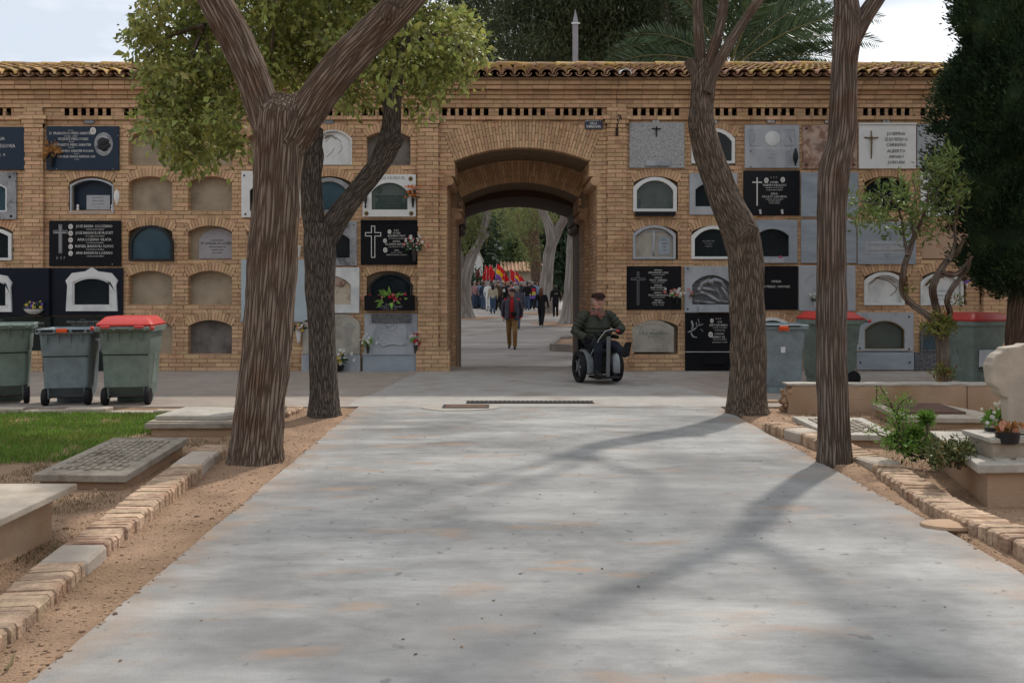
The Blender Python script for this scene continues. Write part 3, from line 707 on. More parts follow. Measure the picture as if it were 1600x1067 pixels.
    def bolts(s, pts, m='blackmetal', r=1.3):
        for px, py in pts:
            MB().lathe([(r/KW, 0), (r/KW, .006), (r*.6/KW, .011)], 10, axis='y').xf(Matrix.Translation((s.x(px), YF-.034, s.z(py))) @ Matrix.Diagonal((1,-1,1,1))).build('bolt', m, s.t)
        return s
    def box(s, name, m, x0, x1, y0, y1, ya, yb, bevel=.002):
        MB().box(s.x(x0), s.x(x1), ya, yb, s.z(y1), s.z(y0)).build(name, m, s.t, bevel=bevel); return s
    def relief(s, m, strokes, y=None, name='relief'):
        y = YF-.033 if y is None else y; b = MB()
        for pts, r in strokes: b.tube([(s.x(a), y, s.z(c)) for a, c in pts], [max(.003, r/KW*(.5+.5*math.sin(PI*(i+.6)/(len(pts)+.2)))) for i in range(len(pts))], 6)
        b.build(name, m, s.t, smooth=True); return s
    def vase(s, px, py, w, h, m, name='vase', y=-.06):
        x = s.x(px); z = s.z(py); b = MB(); w /= KW; h /= KW
        b.lathe([(.004, 0), (w*.5, h*.45), (w*.42, h*.7), (w*.16, h*.95), (w*.2, h)], 4); b.xf(Matrix.Translation((x, y, z)) @ Matrix.Rotation(PI/4, 4, 'Z')); b.build(name, m, s.t); return s
SL = Slab
MS, NF = 'memorial_plaque', 'framed_niche'
# ---- left part
SL(MS, 'blue-black slab by the narrow pilaster, reading Familia Segovia', 'memorial', -70, 42, 199, 266).rect('bluestone').text([('FAMILIA',9,217.5,4.6,'RIGHT'),('SEGOVIA',25.5,229,5.6,'RIGHT'),('D.  E.  P.',11,243,4.4,'RIGHT')])
s = SL(NF, 'mottled grey stone slab with white-rimmed arched window and black bolts by the pilaster', 'memorial', -72, 27, 269, 343).frame_rect('veinmarble', (-48, 12, 285, 331)); s.frame_arch('whitepaint', (-48, 12, 285, 331), 2.2, yb=.0, th=.03).panel_arch('glassblue', (-47, 11, 286, 330), y0=.01, th=.006, name='pane').bolts([(17,277),(19,338)], r=2.2)
s = SL(NF, 'arched niche with pale frame and dark pane just above the blue-black panels', 'memorial', -58, 19, 355, 407); s.frame_arch('whitemarble', (-58, 19, 355, 407), 5).panel_arch('glassdark', (-56, 16, 358, 404), y0=.01, th=.006, name='pane')
def ornate(s, x0, x1, y0, y1):
    xm = (x0+x1)/2; w = x1-x0
    o = [(x0,y1),(x1,y1)]; n = 10
    inn = s.arch(x0+.13*w, x1-.13*w, y0+.22*(y1-y0), y1-.12*(y1-y0))
    prof = [(x1-.02*w,y0+.60*(y1-y0)), (x1-.03*w,y0+.42*(y1-y0)), (x1+.005*w,y0+.30*(y1-y0)), (x1-.12*w,y0+.13*(y1-y0)), (xm+.12*w,y0+.09*(y1-y0)), (xm,y0)]
    prof += [(2*xm-a, b) for a, b in prof[-2::-1]]
    ou = [(s.x(a), s.z(b)) for a, b in o+prof]
    MB().ringprism(inn, ou, YF-.075, YF-.032).build('frame', 'whitemarble', s.t)
    s.panel_arch('glassdark', (x0+.12*w, x1-.12*w, y0+.21*(y1-y0), y1-.11*(y1-y0)), y0=-.045, th=.006, name='pane')
    m_ = MB(); m_.ringprism(s.arch(x0+.16*w, x1-.16*w, y0+.26*(y1-y0), y1-.15*(y1-y0)), s.arch(x0+.13*w, x1-.13*w, y0+.22*(y1-y0), y1-.12*(y1-y0)), -.066, -.046); m_.build('window_bead', 'silver', s.t)
    s.bolts([(x0+.08*w, y1-5), (x1-.08*w, y1-5), (x0+.09*w, y0+.32*(y1-y0)), (x1-.09*w, y0+.32*(y1-y0))], 'greymarble', 1.1)
    for py in (y0+.55*(y1-y0), y0+.85*(y1-y0)): s.box('hinge', 'silver', x1-.13*w, x1-.10*w, py-2, py+2, -.085, -.075)
s = SL(NF, 'navy granite panel with white scrolled window frame, under the pilaster', 'memorial', -72, 81, 419, 493); s.frame_rect('navystone', (-27,17,437,480)); ornate(s, -36, 25, 423, 487); s.t.location.y = -.074; s.box('backing','navystone',-72,81,419,493,.0,.072)
s = SL(NF, 'navy granite panel with crested white scrolled window frame beneath the slab with five names', 'memorial', 81.6, 193, 419, 493); s.frame_rect('navystone', (116,178,437,480)); ornate(s, 106, 186, 418, 486)
SL(MS, 'dark green granite base slab reading Familia, behind the lidless green-grey bin', 'memorial', -72, 83, 494, 579).rect('greenstone').text([('D. E. P.',7,500,2.2),('GARCIA MARQUES',5,504.5,3.4),('FAMILIA',65.5,504.5,3.8),('LOPEZ RUIZ',65,512,3)], 'lettering_dim').box('backing','greenstone',-72,83,494,579,.0,.072).t.location.y = -.074
SL(MS, 'dark green granite base slab with faint two-line inscription behind the blue-grey bin', 'memorial', 84, 193, 494, 579).rect('greenstone').text([('D. E. P.',131,499,2),('MELISSA SANCHEZ FORTEA',131,503,3.4),('FALLECIO EL 9 DE MAYO DE 2003',131,507.5,2)], 'lettering_dim')
s = SL(MS, 'blue-black slab with five names, dark head in an oval medallion and dried flowers', 'memorial', 74, 187, 198, 266.5).rect('bluestone', th=.036)
s.text([('D.  E.  P.',112.5,204.8,1.8),('D. FRANCISCO PERIS SABATER',112.5,209.3,4.0),('16-10-1942   1-4-1988',112,213.8,1.8),('VICENTE PERIS FORES',116,218.3,4.0),('17-6-1992',113,222.6,1.8),('AMPARITO PERIS SABATER',115,227.3,4.0),('16-7-1999',113,231.6,1.8),('AMPARO SABATER MOLINA',121,236.8,3.5),('1-11-2003',121,241,1.6),('VIRGILIA SANTA REMIGIA ORS',121.5,245.6,3.5),('6-7-2010',121.5,249.8,1.6)], y=YF-.038)
s.oval(147, 205.5, 4.6, 5.6, y=YF-.037).oval(163.5, 226, 14.5, 18.5, 'greymarble', 'veinmarble', y=YF-.037)
b = MB()
for (px, py, r) in ((162,224,8.5),(165,231,7),(160,229,6.5),(168,222,5),(171,228,4)): b.ball((s.x(px), YF-.042, s.z(py)), r/KW, 10, 8, (1,.35,1))
b.build('head_relief', 'blackmetal', s.t, smooth=True)
s.bolts([(74.5,215),(186,213),(90,265),(178,265)], 'silver', .7)
s = SL(NF, 'open arched niche lined in grey with dark plaque and two little white figurines', 'memorial', 110, 177, 280, 332)
s.frame_arch('greymarble', (109.5, 177.5, 279, 333), 2.4, 10, yb=.05, th=.055).panel_arch('bluestone', (110,177,280,332), 10, y0=.14, th=.01).box('plaque', 'greymarble', 130, 167, 304, 327, .125, .138)
s.text([('FRANCISCO',148,308,2.6),('PERIS FORES',148,313,2.6),('A LOS 67 AÑOS',148,318,2.2),('R. I. P.',148,323,2.4)], 'lettering_dim', y=.123)
for px, h in ((119.5, 11), (173.5, 12)):
    b = MB(); b.lathe([(.016,0),(.026,.01),(.018,.035),(.026,.06),(.012,.085),(.024,.105),(.02,.125),(.006,.14)], 10, (s.x(px), .05, s.z(331.5))); b.build('figurine', 'ceramic', s.t, smooth=True)
s = SL('wall_vase', 'white leaf-shaped wall vase beside the grey-lined open niche', 'vase', 178, 187, 296, 321)
MB().add([(s.x(178+4.5*(1+k*math.sin(PI*min(1,t**.8)))), YF-.003-.02*math.sin(PI*t)*(1-abs(k)), s.z(296+25*t)) for t in [q/8 for q in range(9)] for k in (-1,-.5,0,.5,1)], [(5*i+j,5*i+j+1,5*i+j+6,5*i+j+5) for i in range(8) for j in range(4)]).build('vase_body', 'ceramic', s.t, smooth=True)
s = SL(MS, 'black slab with grey cross and five names each with a portrait oval', 'memorial', 78, 190, 345, 416).rect('blackstone').cross(96, 351, 396, 22, 'lettering_dim', tw=2.6, arm=.26, outline=True).cross(96, 353, 394, 18, 'lettering_dim', tw=1.1, arm=.26)
y = 354
for nm, d in (('JOSE BAIXA  LI LOZANO','27-8-1951 A LOS 18 AÑOS'),('JOSE BAIXAULI BURGUET','27-10-1988 A LOS 69 AÑOS'),('ANA LOZANO VILATA','5-9-1994 A LOS 82 AÑOS'),('RAFAEL BAIXAULI OLMOS','12-6-1996 A LOS 75 AÑOS'),('ANA BAIXAULI LOZANO','9-7-2002 A LOS 66 AÑOS')):
    s.text([(nm,149,y,4.2),(d,150,y+5,2)]); s.oval(112, y+.5, 3.4, 4.0); y += 10.4
s.text([('D  E  P',96.5,403.5,4)], 'lettering_dim').bolts([(177,413)], 'silver', .7)
s = SL(NF, 'black-framed arched pane in blue tones surrounded by plain sealed niches', 'memorial', 206, 271, 353, 408); s.frame_arch('blackmetal', (204, 272, 352, 408), 4, 26, yb=-.002, th=.05).panel_arch('glassblue', (207,269,355,405), 24, y0=-.02, th=.006, name='pane').panel_arch('plaster_dark', (206,270,354,407), 24, y0=.02, th=.01, name='panel')
s = SL(MS, 'lilac-grey arched plaque with engraved lines set back in a plain niche', 'memorial', 308, 366, 356, 404); s.panel_arch('lilac', (307,366,356,404), 18, y0=.125, th=.03).text([('A LA MEMORIA DE',336,375,2),('Dª AMALIA DE LA PEÑA',336,380,4),('MURIO EL 3 DE ABRIL 1932',336,385.5,1.8),('SU ESPOSO E HIJOS',336,390,1.8),('NO LA OLVIDAN',336,394.5,1.6)], 'lettering_dark', y=.123)
s = SL(NF, 'white slab with arched opening and black bolts half hidden by the forked trunk', 'memorial', 378, 470, 268, 340); s.frame_rect('whitepaint', (391,457,284,330), 14).panel_arch('glassdark', (391,457,284,330), 14, y0=.04, th=.006, name='pane').bolts([(382.5,275),(384.5,335),(465,275),(465,335)], r=1.6)
s = SL(MS, 'blank pale blue slab behind the trunks, right of two plain niches', 'memorial', 378, 481, 406, 500); s.rect('paleblue', th=.05).box('shelf_edge','greymarble',377,482,500,503,-.06,YF).bolts([(380,413),(380,493),(478,413)], 'silver', .8)
s = SL(MS, 'white arched niche plaque with faint palm leaf, between the forked trunks', 'memorial', 492, 549, 205, 257); s.frame_arch('whitemarble', (491.5,550,203,258), 2.5, 14, yb=.02, th=.03).panel_arch('whitemarble', (492,549,204,257), 14, y0=.03, th=.03)
s.relief('lettering_dim', [([(505,216),(515,212),(525,215),(533,222)], .8), ([(508,222),(514,215),(521,211)], .7), ([(528,240),(534,232),(532,224)], .6), ([(510,245),(518,238),(522,230)], .6)], y=.03)
s.relief('bronze', [([(507,213+k),(514+k,211),(521+k,214+k)], .6) for k in (0,2,4)], y=.028, name='palm_relief')
s = SL(NF, 'arched niche with veined marble rim and blue pane in the fork of the lopped trunk', 'memorial', 482, 548, 279, 332); s.frame_arch('veinmarble', (481,549,278,333), 6, 16, yb=.01, th=.04).panel_arch('glassblue', (484,546,281,330), 14, y0=.0, th=.006, name='pane').box('inner_plaque', 'blackstone', 495, 540, 303, 332, .05, .07)
s = SL(NF, 'veined grey marble slab with dark arched pane, left of the white-cross black slab', 'memorial', 476, 558, 346, 415); s.frame_rect('veinmarble', (488,547,362,403), 12).panel_arch('glassdark', (488,547,362,403), 12, y0=.01, th=.006, name='pane').bolts([(553,352),(553,411),(533,411)], r=1.0)
s = SL(NF, 'white slab with rounded corners, recessed arch and rose wreath relief', 'memorial', 484, 562, 418, 489); s.frame_rect('whitemarble', (486,549,431,476), 14, th=.05).panel_arch('creamstone', (484,551,429,478), 14, y0=-.012, th=.02)
b = MB()
for k in range(26):
    a = k*2.4; r = 1.2+3.6*math.sqrt(k/26); b.ball((s.x(531+9*math.cos(a)*math.sqrt(k/26)), -.022, s.z(440+7*math.sin(a)*math.sqrt(k/26))), 2.4/KW, 6, 5)
b.build('wreath', 'brownmarble', s.t, smooth=True)
s.relief('creamstone', [([(540,455),(545,460),(543,466)], .8), ([(541,463),(546,468)], .8), ([(518,455),(526,458),(530,452)], .7)], y=-.016)
s = SL('headstone_plaque', 'beige stone slab with clipped upper corners and faint inscription, standing on a grey base', 'memorial', 474, 563, 490, 580)
MB().prism([(s.x(474),s.z(553)),(s.x(563),s.z(553)),(s.x(563),s.z(505)),(s.x(560),s.z(501)),(s.x(545),s.z(491)),(s.x(492),s.z(491)),(s.x(477),s.z(501)),(s.x(474),s.z(505))], -.06, YF).build('slab', 'beigestone', s.t, bevel=.004)
s.box('base', 'greymarble', 473, 564, 554, 580, -.09, YF, .006)
s.text([('JULIO',546,506.5,3.8),('BALLESTER',546,511,3.8),('GARCIA',546,515.5,3.8),('1-10-1927',545,520,2.2),('14-11-1996',546,524,2.2),('D. E. P.',546,528,2.6),('PEPITA',546,532,2.4),('SUS HIJOS',545,537,2.6)], 'lettering_dim', y=-.0615)
s = SL(NF, 'white slab with green lettering, bronze rosettes and a glazed arch with a plaque', 'memorial', 567, 650, 273, 339); s.frame_rect('whitepaint', (581,637,286,328), 14).panel_arch('whitemarble', (580,638,285,329), 14, y0=.05, th=.02).panel_arch('glassgreen', (581,637,286,328), 14, y0=-.012, th=.005, name='pane')
s.text([('FAMILIA DE MIGUEL',609,279,4.6)], 'lettering_green').box('inner_plaque', 'greenstone', 586, 635, 305, 327, .035, .048).text([('MARIA J. DE MIGUEL',610,309,2.4),('MORERA',610,313,2.4),('13-XI-1972  7-II-1994',610,318,2),('TUS PADRES NO TE OLVIDAN',610,322.5,1.7)], y=.033)
s.oval(593, 297, 4.5, 6, 'bronze', 'bronze', y=.05).oval(587, 312, 2.8, 3.5, y=.034).oval(631, 312, 2.8, 3.5, y=.034)
for px, py in ((642,280),(573,334),(643,334)):
    b = MB()
    for k in range(8): b.ball((s.x(px)+.028*math.cos(k*PI/4), YF-.04, s.z(py)+.028*math.sin(k*PI/4)), .013, 6, 5, (1,.6,1))
    b.ball((s.x(px), YF-.042, s.z(py)), .018, 8, 6, (1,.7,1)); b.build('rosette', 'bronze', s.t, smooth=True)
b = MB(); b.lathe([(.010,0),(.022,.02),(.012,.05),(.030,.16),(.034,.2),(.02,.205)], 10, (s.x(572), -.07, s.z(326))); b.build('wall_vase', 'blackmetal', s.t, smooth=True)
s = SL(MS, 'black slab with outlined white cross, three names and three portrait ovals', 'memorial', 564, 655, 344, 414).rect('blackstone').box('top_ledge','blackstone',564,655,344,347.5,-.05,-.036)
s.cross(583.5, 353, 403, 25, 'lettering', tw=3.2, arm=.27, outline=True).text([('D.E.P.',620,360.5,2.8),('GLORIA',620,364.5,2.8),('ALEMANY PRAT',620,369,3.2),('13-5-1934 A LOS 68 AÑOS',620,373,1.8),('RAFAEL',620,377.5,2.8),('ALCAÑIZ ALEMANY',620,382,3.2),('12-4-1969 A LOS 31 AÑOS',620,386,1.8),('SARA',620,391.5,2.6),('4-2-1939    9-7-2011',620,395,1.7),('SIEMPRE EN NUESTRO CORAZON',620,398.5,1.7)]).oval(609,362.5,2.8,3.5).oval(602,376.5,2.8,3.5).oval(602.5,391,3.2,4)
s = SL(NF, 'glazed black arched niche with black planter box, pale plaque inside', 'memorial', 571, 649, 428, 485)
s.frame_arch('blackmetal', (577,645,427,480), 3.2, 18, yb=.02, th=.04).panel_arch('blackstone', (577,645,427,480), 18, y0=.13, th=.012).panel_arch('glassdark', (580,642,430,478), 17, y0=.005, th=.005, name='pane')
MB().prism([(s.x(a),s.z(b)) for a,b in ((611,466),(636,466),(635,455),(632,450),(634,443),(628,438),(616,437),(610,443),(612,452))], .03, .05).build('inner_plaque', 'greymarble', s.t)
s.box('planter_box','blackstone',571,649,461.5,485,-.13,YF,.003).text([('GUSTAVO',611,475.5,2.8),('CASTILLO MONFORT',611,479.3,3.2),('7-8-2004 A LOS 80 AÑOS',611,483,1.8)], 'lettering_dim', y=-.1315)
s = SL('memorial_tomb', 'pale marble slab carved with reclining figure, dark text plaque on top', 'memorial', 568, 655, 490, 580)
s.rect('greymarble', 570, 653, 490, 552, th=.04).box('base','bluemarble',568,655,553.5,580,-.10,YF,.006).box('base_ledge','greymarble',567,656,552,553.4,-.115,YF).box('text_plaque','speckdark',581,643,491,504,-.07,-.036)
s.text([('ANTONIA LAZARO Y JOSE FERRER',612,494,2),('JUAN FERRER LAZARO',612,498,2),('JUANA LAZARO SORIA',612,501.5,2)], 'lettering_dim', y=-.0715)
s.relief('greymarble', [([(588,531),(594,537),(599,541),(606,538),(615,537),(626,539),(636,537)], 1.6), ([(599,541),(604,536),(603,533)], 1.0), ([(626,539),(633,534)], .8), ([(600,505),(608,511),(616,506)], 1.4), ([(604,512),(612,517),(622,508)], 1.2), ([(590,512),(600,512)], .9), ([(627,515),(632,512),(637,513),(637,530)], .7), ([(590,520),(592,530)], .7)], y=-.041)
s.relief('lettering_dim', [([(588,532),(599,542),(612,539),(632,540)], .35), ([(600,506),(612,518)], .3)], y=-.046, name='carved_line')
s.relief('blackmetal', [([(574,503),(577,499),(579,504),(576,508)], .8), ([(573,506),(576,502)], .7)], name='rose_emblem').bolts([(576,567),(646,567)], 'blackmetal', 1.5)
# ---- right part
s = SL(MS, 'speckled grey granite slab with small black crucifix and narrow stone shelf', 'memorial', 983, 1069, 192, 263).rect('speckled').crucifix(1025, 198, 214.5, 14, 'blackmetal').box('shelf','greymarble',1008,1045,252.5,260,-.075,-.035)
s = SL(NF, 'arched niche with thick white frame, greenish pane and a small cross inside', 'memorial', 989, 1057, 277, 338); s.frame_arch('whitepaint', (989,1057,277,331), 5.5, 16, yb=.02, th=.06).panel_arch('glassgreen', (993,1053,281,328), 14, y0=.0, th=.005, name='pane').panel_arch('beigestone', (993,1053,281,328), 14, y0=.1, th=.01)
s.cross(1024.5, 301, 321, 9, 'bronze', tw=.7, arm=.25, y=.06).box('shelf','blackstone',992,1054,332,338,-.10,YF)
for px in (999,1046): MB().lathe([(.02,0),(.034,.05),(.036,.12),(.028,.16)], 10, (s.x(px), .04, s.z(325))).build('pot', 'bronze' if px > 1010 else 'blackmetal', s.t, smooth=True)
s = SL(MS, 'grey arched niche panel with carved crucifix and small inscription plate', 'memorial', 989, 1055, 353, 404); s.frame_arch('greymarble', (988.5,1055.5,352,405), 4, 14, yb=.02, th=.045).panel_arch('beigestone', (990,1054,355,402), 14, y0=.03, th=.02)
s.relief('greymarble', [([(996,368),(1008,361),(1022,361),(1036,361),(1048,367)], 1.8), ([(1022,360),(1022,375),(1021,390),(1022,399)], 2.6), ([(1003,358),(1022,355),(1041,358)], 1.4)], y=.03).box('inscription_plate','bluemarble',1029,1047,370,398,.018,.029).text([('D.E.P.',1038,375,2),('ROSARIO',1038,381,2),('GOMEZ',1038,386,2),('1968',1038,391,2)], 'lettering_dark', y=.017, xs=.7)
s = SL(MS, 'black slab with faint grey cross and five double lines of names beside the gate pier', 'memorial', 979, 1064, 416, 484).rect('blackstone').cross(996.5, 425, 476, 22, 'lettering_dim', tw=1.6, arm=.22, outline=True)
y = 422.5
for a, b_, d in (('AMPARO','HERNANDEZ LUJAN','3-2-1984 A LOS 57 AÑOS'),('RAMON','TRIGO CARRERES','9-2-1992 A LOS 71 AÑOS'),('MANUEL','ALEIS APARICIO','19-9-1992 A LOS 76 AÑOS'),('AMPARO','TRIGO HERNANDEZ','30-7-1996 A LOS 48 AÑOS'),('AMPARO','ALEIS TRIGO','16-1-1997   10-9-2009')):
    s.text([(a,1028,y,2.6),(b_,1028,y+3.8,2.8),(d,1028,y+7.3,1.5)]); y += 11.7
s = SL(MS, 'beige arched plaque with faded green lettering low beside the gate pier', 'memorial', 989, 1052, 501, 551); s.panel_arch('beigestone', (988,1053,500,550), 12, y0=.0, th=.03).text([('F. A. R. BARQUEROS',1021,521,4),('B. M. P. E.',1021,526,3.4),('1921',1021,516,2.4)], 'lettering_green', y=-.0015).relief('creamstone', [([(1000,512),(1008,506),(1020,504),(1033,506),(1041,512)], .8), ([(1012,508),(1021,513),(1030,508)], .8)], y=.0)
s = SL(NF, 'white arched frame with dark pane behind the crooked bare trunk, below the vents', 'memorial', 1081, 1148, 201, 256); s.frame_arch('whitepaint', (1080,1148,201,256), 5, 16, yb=.02, th=.05).panel_arch('glassdark', (1084,1144,205,252), 14, y0=.0, th=.005, name='pane')
s = SL(NF, 'pale grey slab with dark arched window and inner plaque behind the crooked trunk', 'memorial', 1077, 1151, 271, 336); s.frame_rect('greymarble', (1086,1142,285,323), 12).panel_arch('glassdark', (1086,1142,285,323), 12, y0=.02, th=.005, name='pane').box('inner_plaque','speckled',1088,1101,303,322,.06,.08)
s = SL(NF, 'white arched frame with dark pane showing faint white writing behind the knotted trunk', 'memorial', 1080, 1147, 353, 405); s.frame_arch('whitepaint', (1080,1148,353,405), 5, 16, yb=.02, th=.05).panel_arch('glassdark', (1084,1144,357,401), 14, y0=.0, th=.005, name='pane').text([('RECUERDO DE',1107,377,2.2),('TUS HIJOS',1107,381,2.2),('Y NIETOS',1107,385,2.2)], 'lettering_dim', y=-.0015)
s = SL('carved_niche', 'grey slab with arched dark relief of a mourning figure and a little shelf', 'memorial', 1069, 1147, 416, 488); s.frame_rect('greymarble', (1081,1141,430,476), 15).panel_arch('speckdark', (1080,1142,429,477), 15, y0=.02, th=.03)
s.relief('veinmarble', [([(1085,461),(1096,457),(1108,462),(1122,470),(1138,472)], 3.2), ([(1093,455),(1097,443),(1107,438),(1114,444)], 3.6), ([(1107,441),(1118,437),(1128,440),(1134,452)], 3.8), ([(1118,450),(1124,460),(1128,470)], 2.6), ([(1098,450),(1108,452),(1120,455)], 3.0), ([(1085,470),(1100,472),(1118,474)], 2.4), ([(1128,448),(1136,460),(1139,470)], 2.4)], y=.015, name='figures')
b = MB(); b.ball((s.x(1110), -.0, s.z(440)), .045, 10, 8); b.ball((s.x(1092), .002, s.z(452)), .038, 10, 8); b.build('carved_head', 'veinmarble', s.t, smooth=True)
s.box('shelf','greymarble',1090,1142,477.5,487.5,-.11,-.037).bolts([(1074,420),(1074,483)], r=1.5)
s = SL(MS, 'tall black slab with dove and olive branch emblem, ledge and block at its foot', 'memorial', 1070, 1145, 489, 578.5).rect('blackstone').box('ledge','silver',1070,1145,549,550,-.045,-.036).box('block','blackstone',1097,1132,558,568,-.09,-.036)
s.relief('lettering_dim', [([(1074,519),(1080,517),(1087,512)], 1.4), ([(1080,517),(1082,508),(1080,501)], 1.8), ([(1079,520),(1082,526),(1088,527)], 1.4), ([(1083,517),(1088,511),(1093,504)], .5), ([(1088,511),(1087,503)], .8), ([(1090,508),(1094,508),(1098,506)], .8), ([(1092,505),(1090,498)], .8), ([(1094,514),(1098,518)], .7)], name='dove_emblem')
s.text([('D. E. P.',1122,498,2.4),('JOSE',1124,503,2.8),('SERT NAVARRO',1122,508,3.3),('2-11-2007 A LOS 58 AÑOS',1124,512,1.6),('TU ESPOSA E HIJA',1124,516,1.6),('CONCHA',1123,521.5,2.8),('ARNAU GIL',1122,526.5,3.3),('2-8-2014 A LOS 78 AÑOS',1124,530.5,1.6),('LAS FLORES DE TU JARDIN',1124,534.5,1.6)]).oval(1111.5,501,2.7,3.5).oval(1109.5,522.5,3.4,4.2)
s = SL(MS, 'light grey marble slab with round medallion and black diamond wall vase', 'memorial', 1163, 1248, 196, 263).rect('greymarble'); b = MB(); b.lathe([(11.5/KW,0),(11.5/KW,.006),(10/KW,.010),(6/KW,.013)], 24, axis='y').xf(Matrix.Translation((s.x(1206), YF-.032, s.z(217))) @ Matrix.Diagonal((1,-1,1,1))); b.build('medallion', 'whitemarble', s.t, smooth=30)
s.relief('greymarble', [([(1171,204),(1188,204)], .5), ([(1224,204),(1241,204)], .5), ([(1171,204),(1171,228),(1188,228)], .5), ([(1241,204),(1241,228),(1224,228)], .5), ([(1176,222),(1180,214),(1178,208)], 1.0), ([(1236,222),(1232,214),(1234,208)], 1.0), ([(1200,220),(1206,215),(1211,214)], 1.2)])
s.text([('ISABEL ROYAL BLANCH',1206,233.5,4.2),('A LOS 43 AÑOS',1206,240,2),('TU ESPOSO E HIJOS',1206,246,2)], 'whitemarble').vase(1241, 261, 9, 28, 'blackmetal', y=-.075).bolts([(1172,237),(1172,261)], r=1.0)
s = SL(MS, 'black slab with thin silver cross, two portrait ovals and two silver vases', 'memorial', 1161, 1249, 267, 337).rect('blackstone').cross(1182, 278, 322, 15, 'lettering', tw=.9, arm=.17).text([('D    E    P',1208,278,2),('DANIEL',1209,285.5,3),('TRAPERO PALACIOS',1209,290,3.3),('9 DE MAYO 1991 DE 72 AÑOS',1209,294,1.7),('TU ESPOSA HIJOS Y NIETOS',1209,297.5,1.7),('EMILIA',1209,303.5,3),('OROZCO LAHUERTA',1209,308,3.3),('9 DE JULIO 2000 DE 80 AÑOS',1209,312,1.7),('TUS HIJOS Y NIETOS',1209,315,1.7),('NO TE OLVIDAN',1209,318,1.7)]).oval(1196.5,282.5,3.4,4.2).oval(1222,281.5,3.4,4.2)
for px in (1187, 1221): MB().tube([(s.x(px), -.06, s.z(335)), (s.x(px-1.2), -.065, s.z(328))], [.018,.022], 8).build('vase_tube', 'silver', s.t, smooth=40)
s = SL(NF, 'grey slab with dark arched window and shelf holding a pink flower, above the family slab', 'memorial', 1168, 1245, 344, 411); s.frame_rect('bluemarble', (1180,1232,358,401), 11).panel_arch('glassdark', (1180,1232,358,401), 11, y0=.02, th=.005, name='pane').box('shelf','greymarble',1182,1222,404,411,-.09,-.038)
b = MB(); [b.ball((s.x(1218)+random.uniform(-.02,.02), -.07+random.uniform(-.01,.01), s.z(403)+random.uniform(0,.03)), .016, 6, 5) for _ in range(6)]; mat('pinkpetal', (.60,.12,.20), .6, .1); b.build('flower', 'pinkpetal', s.t, smooth=True)
s = SL(MS, 'plain black slab reading Familia with one double surname, beside the knotted trunk', 'memorial', 1163, 1246, 416, 484).rect('blackstone').text([('FAMILIA',1212,440,3.4),('GUTIERREZ - MARTINEZ',1212,448,3.2)]); s.relief('lettering', [([(1182,432),(1190,432),(1190,438),(1182,438),(1182,432)], .5), ([(1184,436),(1188,434)], .4)], name='emblem')
s = SL(NF, 'white arched frame rising behind the lidless blue-grey bin', 'memorial', 1171, 1239, 496, 552); s.frame_arch('whitepaint', (1171,1240,496,552), 4.5, 17, yb=.0, th=.05).panel_arch('glassgreen', (1175,1236,500,548), 15, y0=.0, th=.005, name='pane')
SL(MS, 'brown and cream mottled marble slab with black bolts behind the slim trunk', 'memorial', 1253, 1338, 196, 264).rect('brownmarble').bolts([(1259,202),(1259,258),(1333,203),(1333,258)], r=1.7).text([('ENRIQUE',1278,226,4),('ROCA',1278,233,4)], 'lettering_dim')
SL(MS, 'plain blue-grey veined slab directly under the mottled brown slab', 'memorial', 1251, 1340, 270, 339).rect('bluemarble')
SL(MS, 'plain blue-grey veined slab, second one under the mottled brown slab', 'memorial', 1251, 1337, 343.5, 411).rect('bluemarble')
s = SL(MS, 'pale grey slab with thin crack and small vase of white flowers, above the bins', 'memorial', 1247, 1336, 415, 486).rect('greymarble', bevel=.02).relief('lettering_dim', [([(1258,440),(1263,432),(1268,430),(1274,427)], .3)], name='crack')
SL(MS, 'grey slab with bolts mostly hidden behind the red-lidded bin by the slim trunk', 'memorial', 1255, 1330, 490, 579).rect('greymarble').bolts([(1260,496),(1325,496)], r=1.2)
s = SL(MS, 'white slab with bronze crucifix and six lines of dark lettering', 'memorial', 1341, 1430, 194, 264).rect('whitepaint').box('top_ledge','whitepaint',1340.5,1430.5,193,195.5,-.055,-.036).crucifix(1360, 205, 249, 22, 'bronze').text([('JOSEFINA',1399,210,5),('IZQUIERDO',1399,218.7,5),('CARREÑO',1399,227.3,5),('ALBERTO',1399,237,5),('ARNAU',1399,245.7,5),('JORDAN',1399,254.5,5)], 'lettering_dark', xs=.95)
s = SL(NF, 'open arched niche with dull metal rim and hazy pane behind the oleander', 'memorial', 1350, 1420, 276, 331); s.frame_arch('bronze', (1350,1420,276,331), 2.2, 16, yb=.02, th=.03).panel_arch('glassdark', (1351,1419,277,330), 16, y0=.04, th=.005, name='pane')
s = SL(MS, 'blue-grey veined slab with a pale inscription patch behind the oleander stems', 'memorial', 1339, 1430, 347, 413).rect('bluemarble').box('inscription_patch','greymarble',1350,1418,378,397,-.0365,-.034).text([('ROGELIO ADELIO VILLEGAS',1385,382.5,3.6),('7-3-1959',1385,387.5,2),('MARIA CORTADA MARTINEZ',1385,392,3.6),('28-9-1992',1385,397,2),('D. E. P.',1385,401,2)], 'lettering_dim', y=-.0375)
s = SL(NF, 'white arched frame with pale panel and curling palm relief, above the bolted window slab', 'memorial', 1350, 1413, 425, 477); s.frame_arch('whitemarble', (1350,1413,425,477), 5, 14, yb=.02, th=.05).panel_arch('whitemarble', (1352,1411,428,474), 13, y0=.03, th=.02)
s.relief('bronze', [([(1356,438),(1368,434),(1380,436),(1392,440),(1402,450)], .8), ([(1360,444),(1370,436),(1376,433)], .7), ([(1380,434),(1392,436),(1400,442)], .7), ([(1392,462),(1400,456),(1404,448)], .6)], y=.028, name='palm_relief')
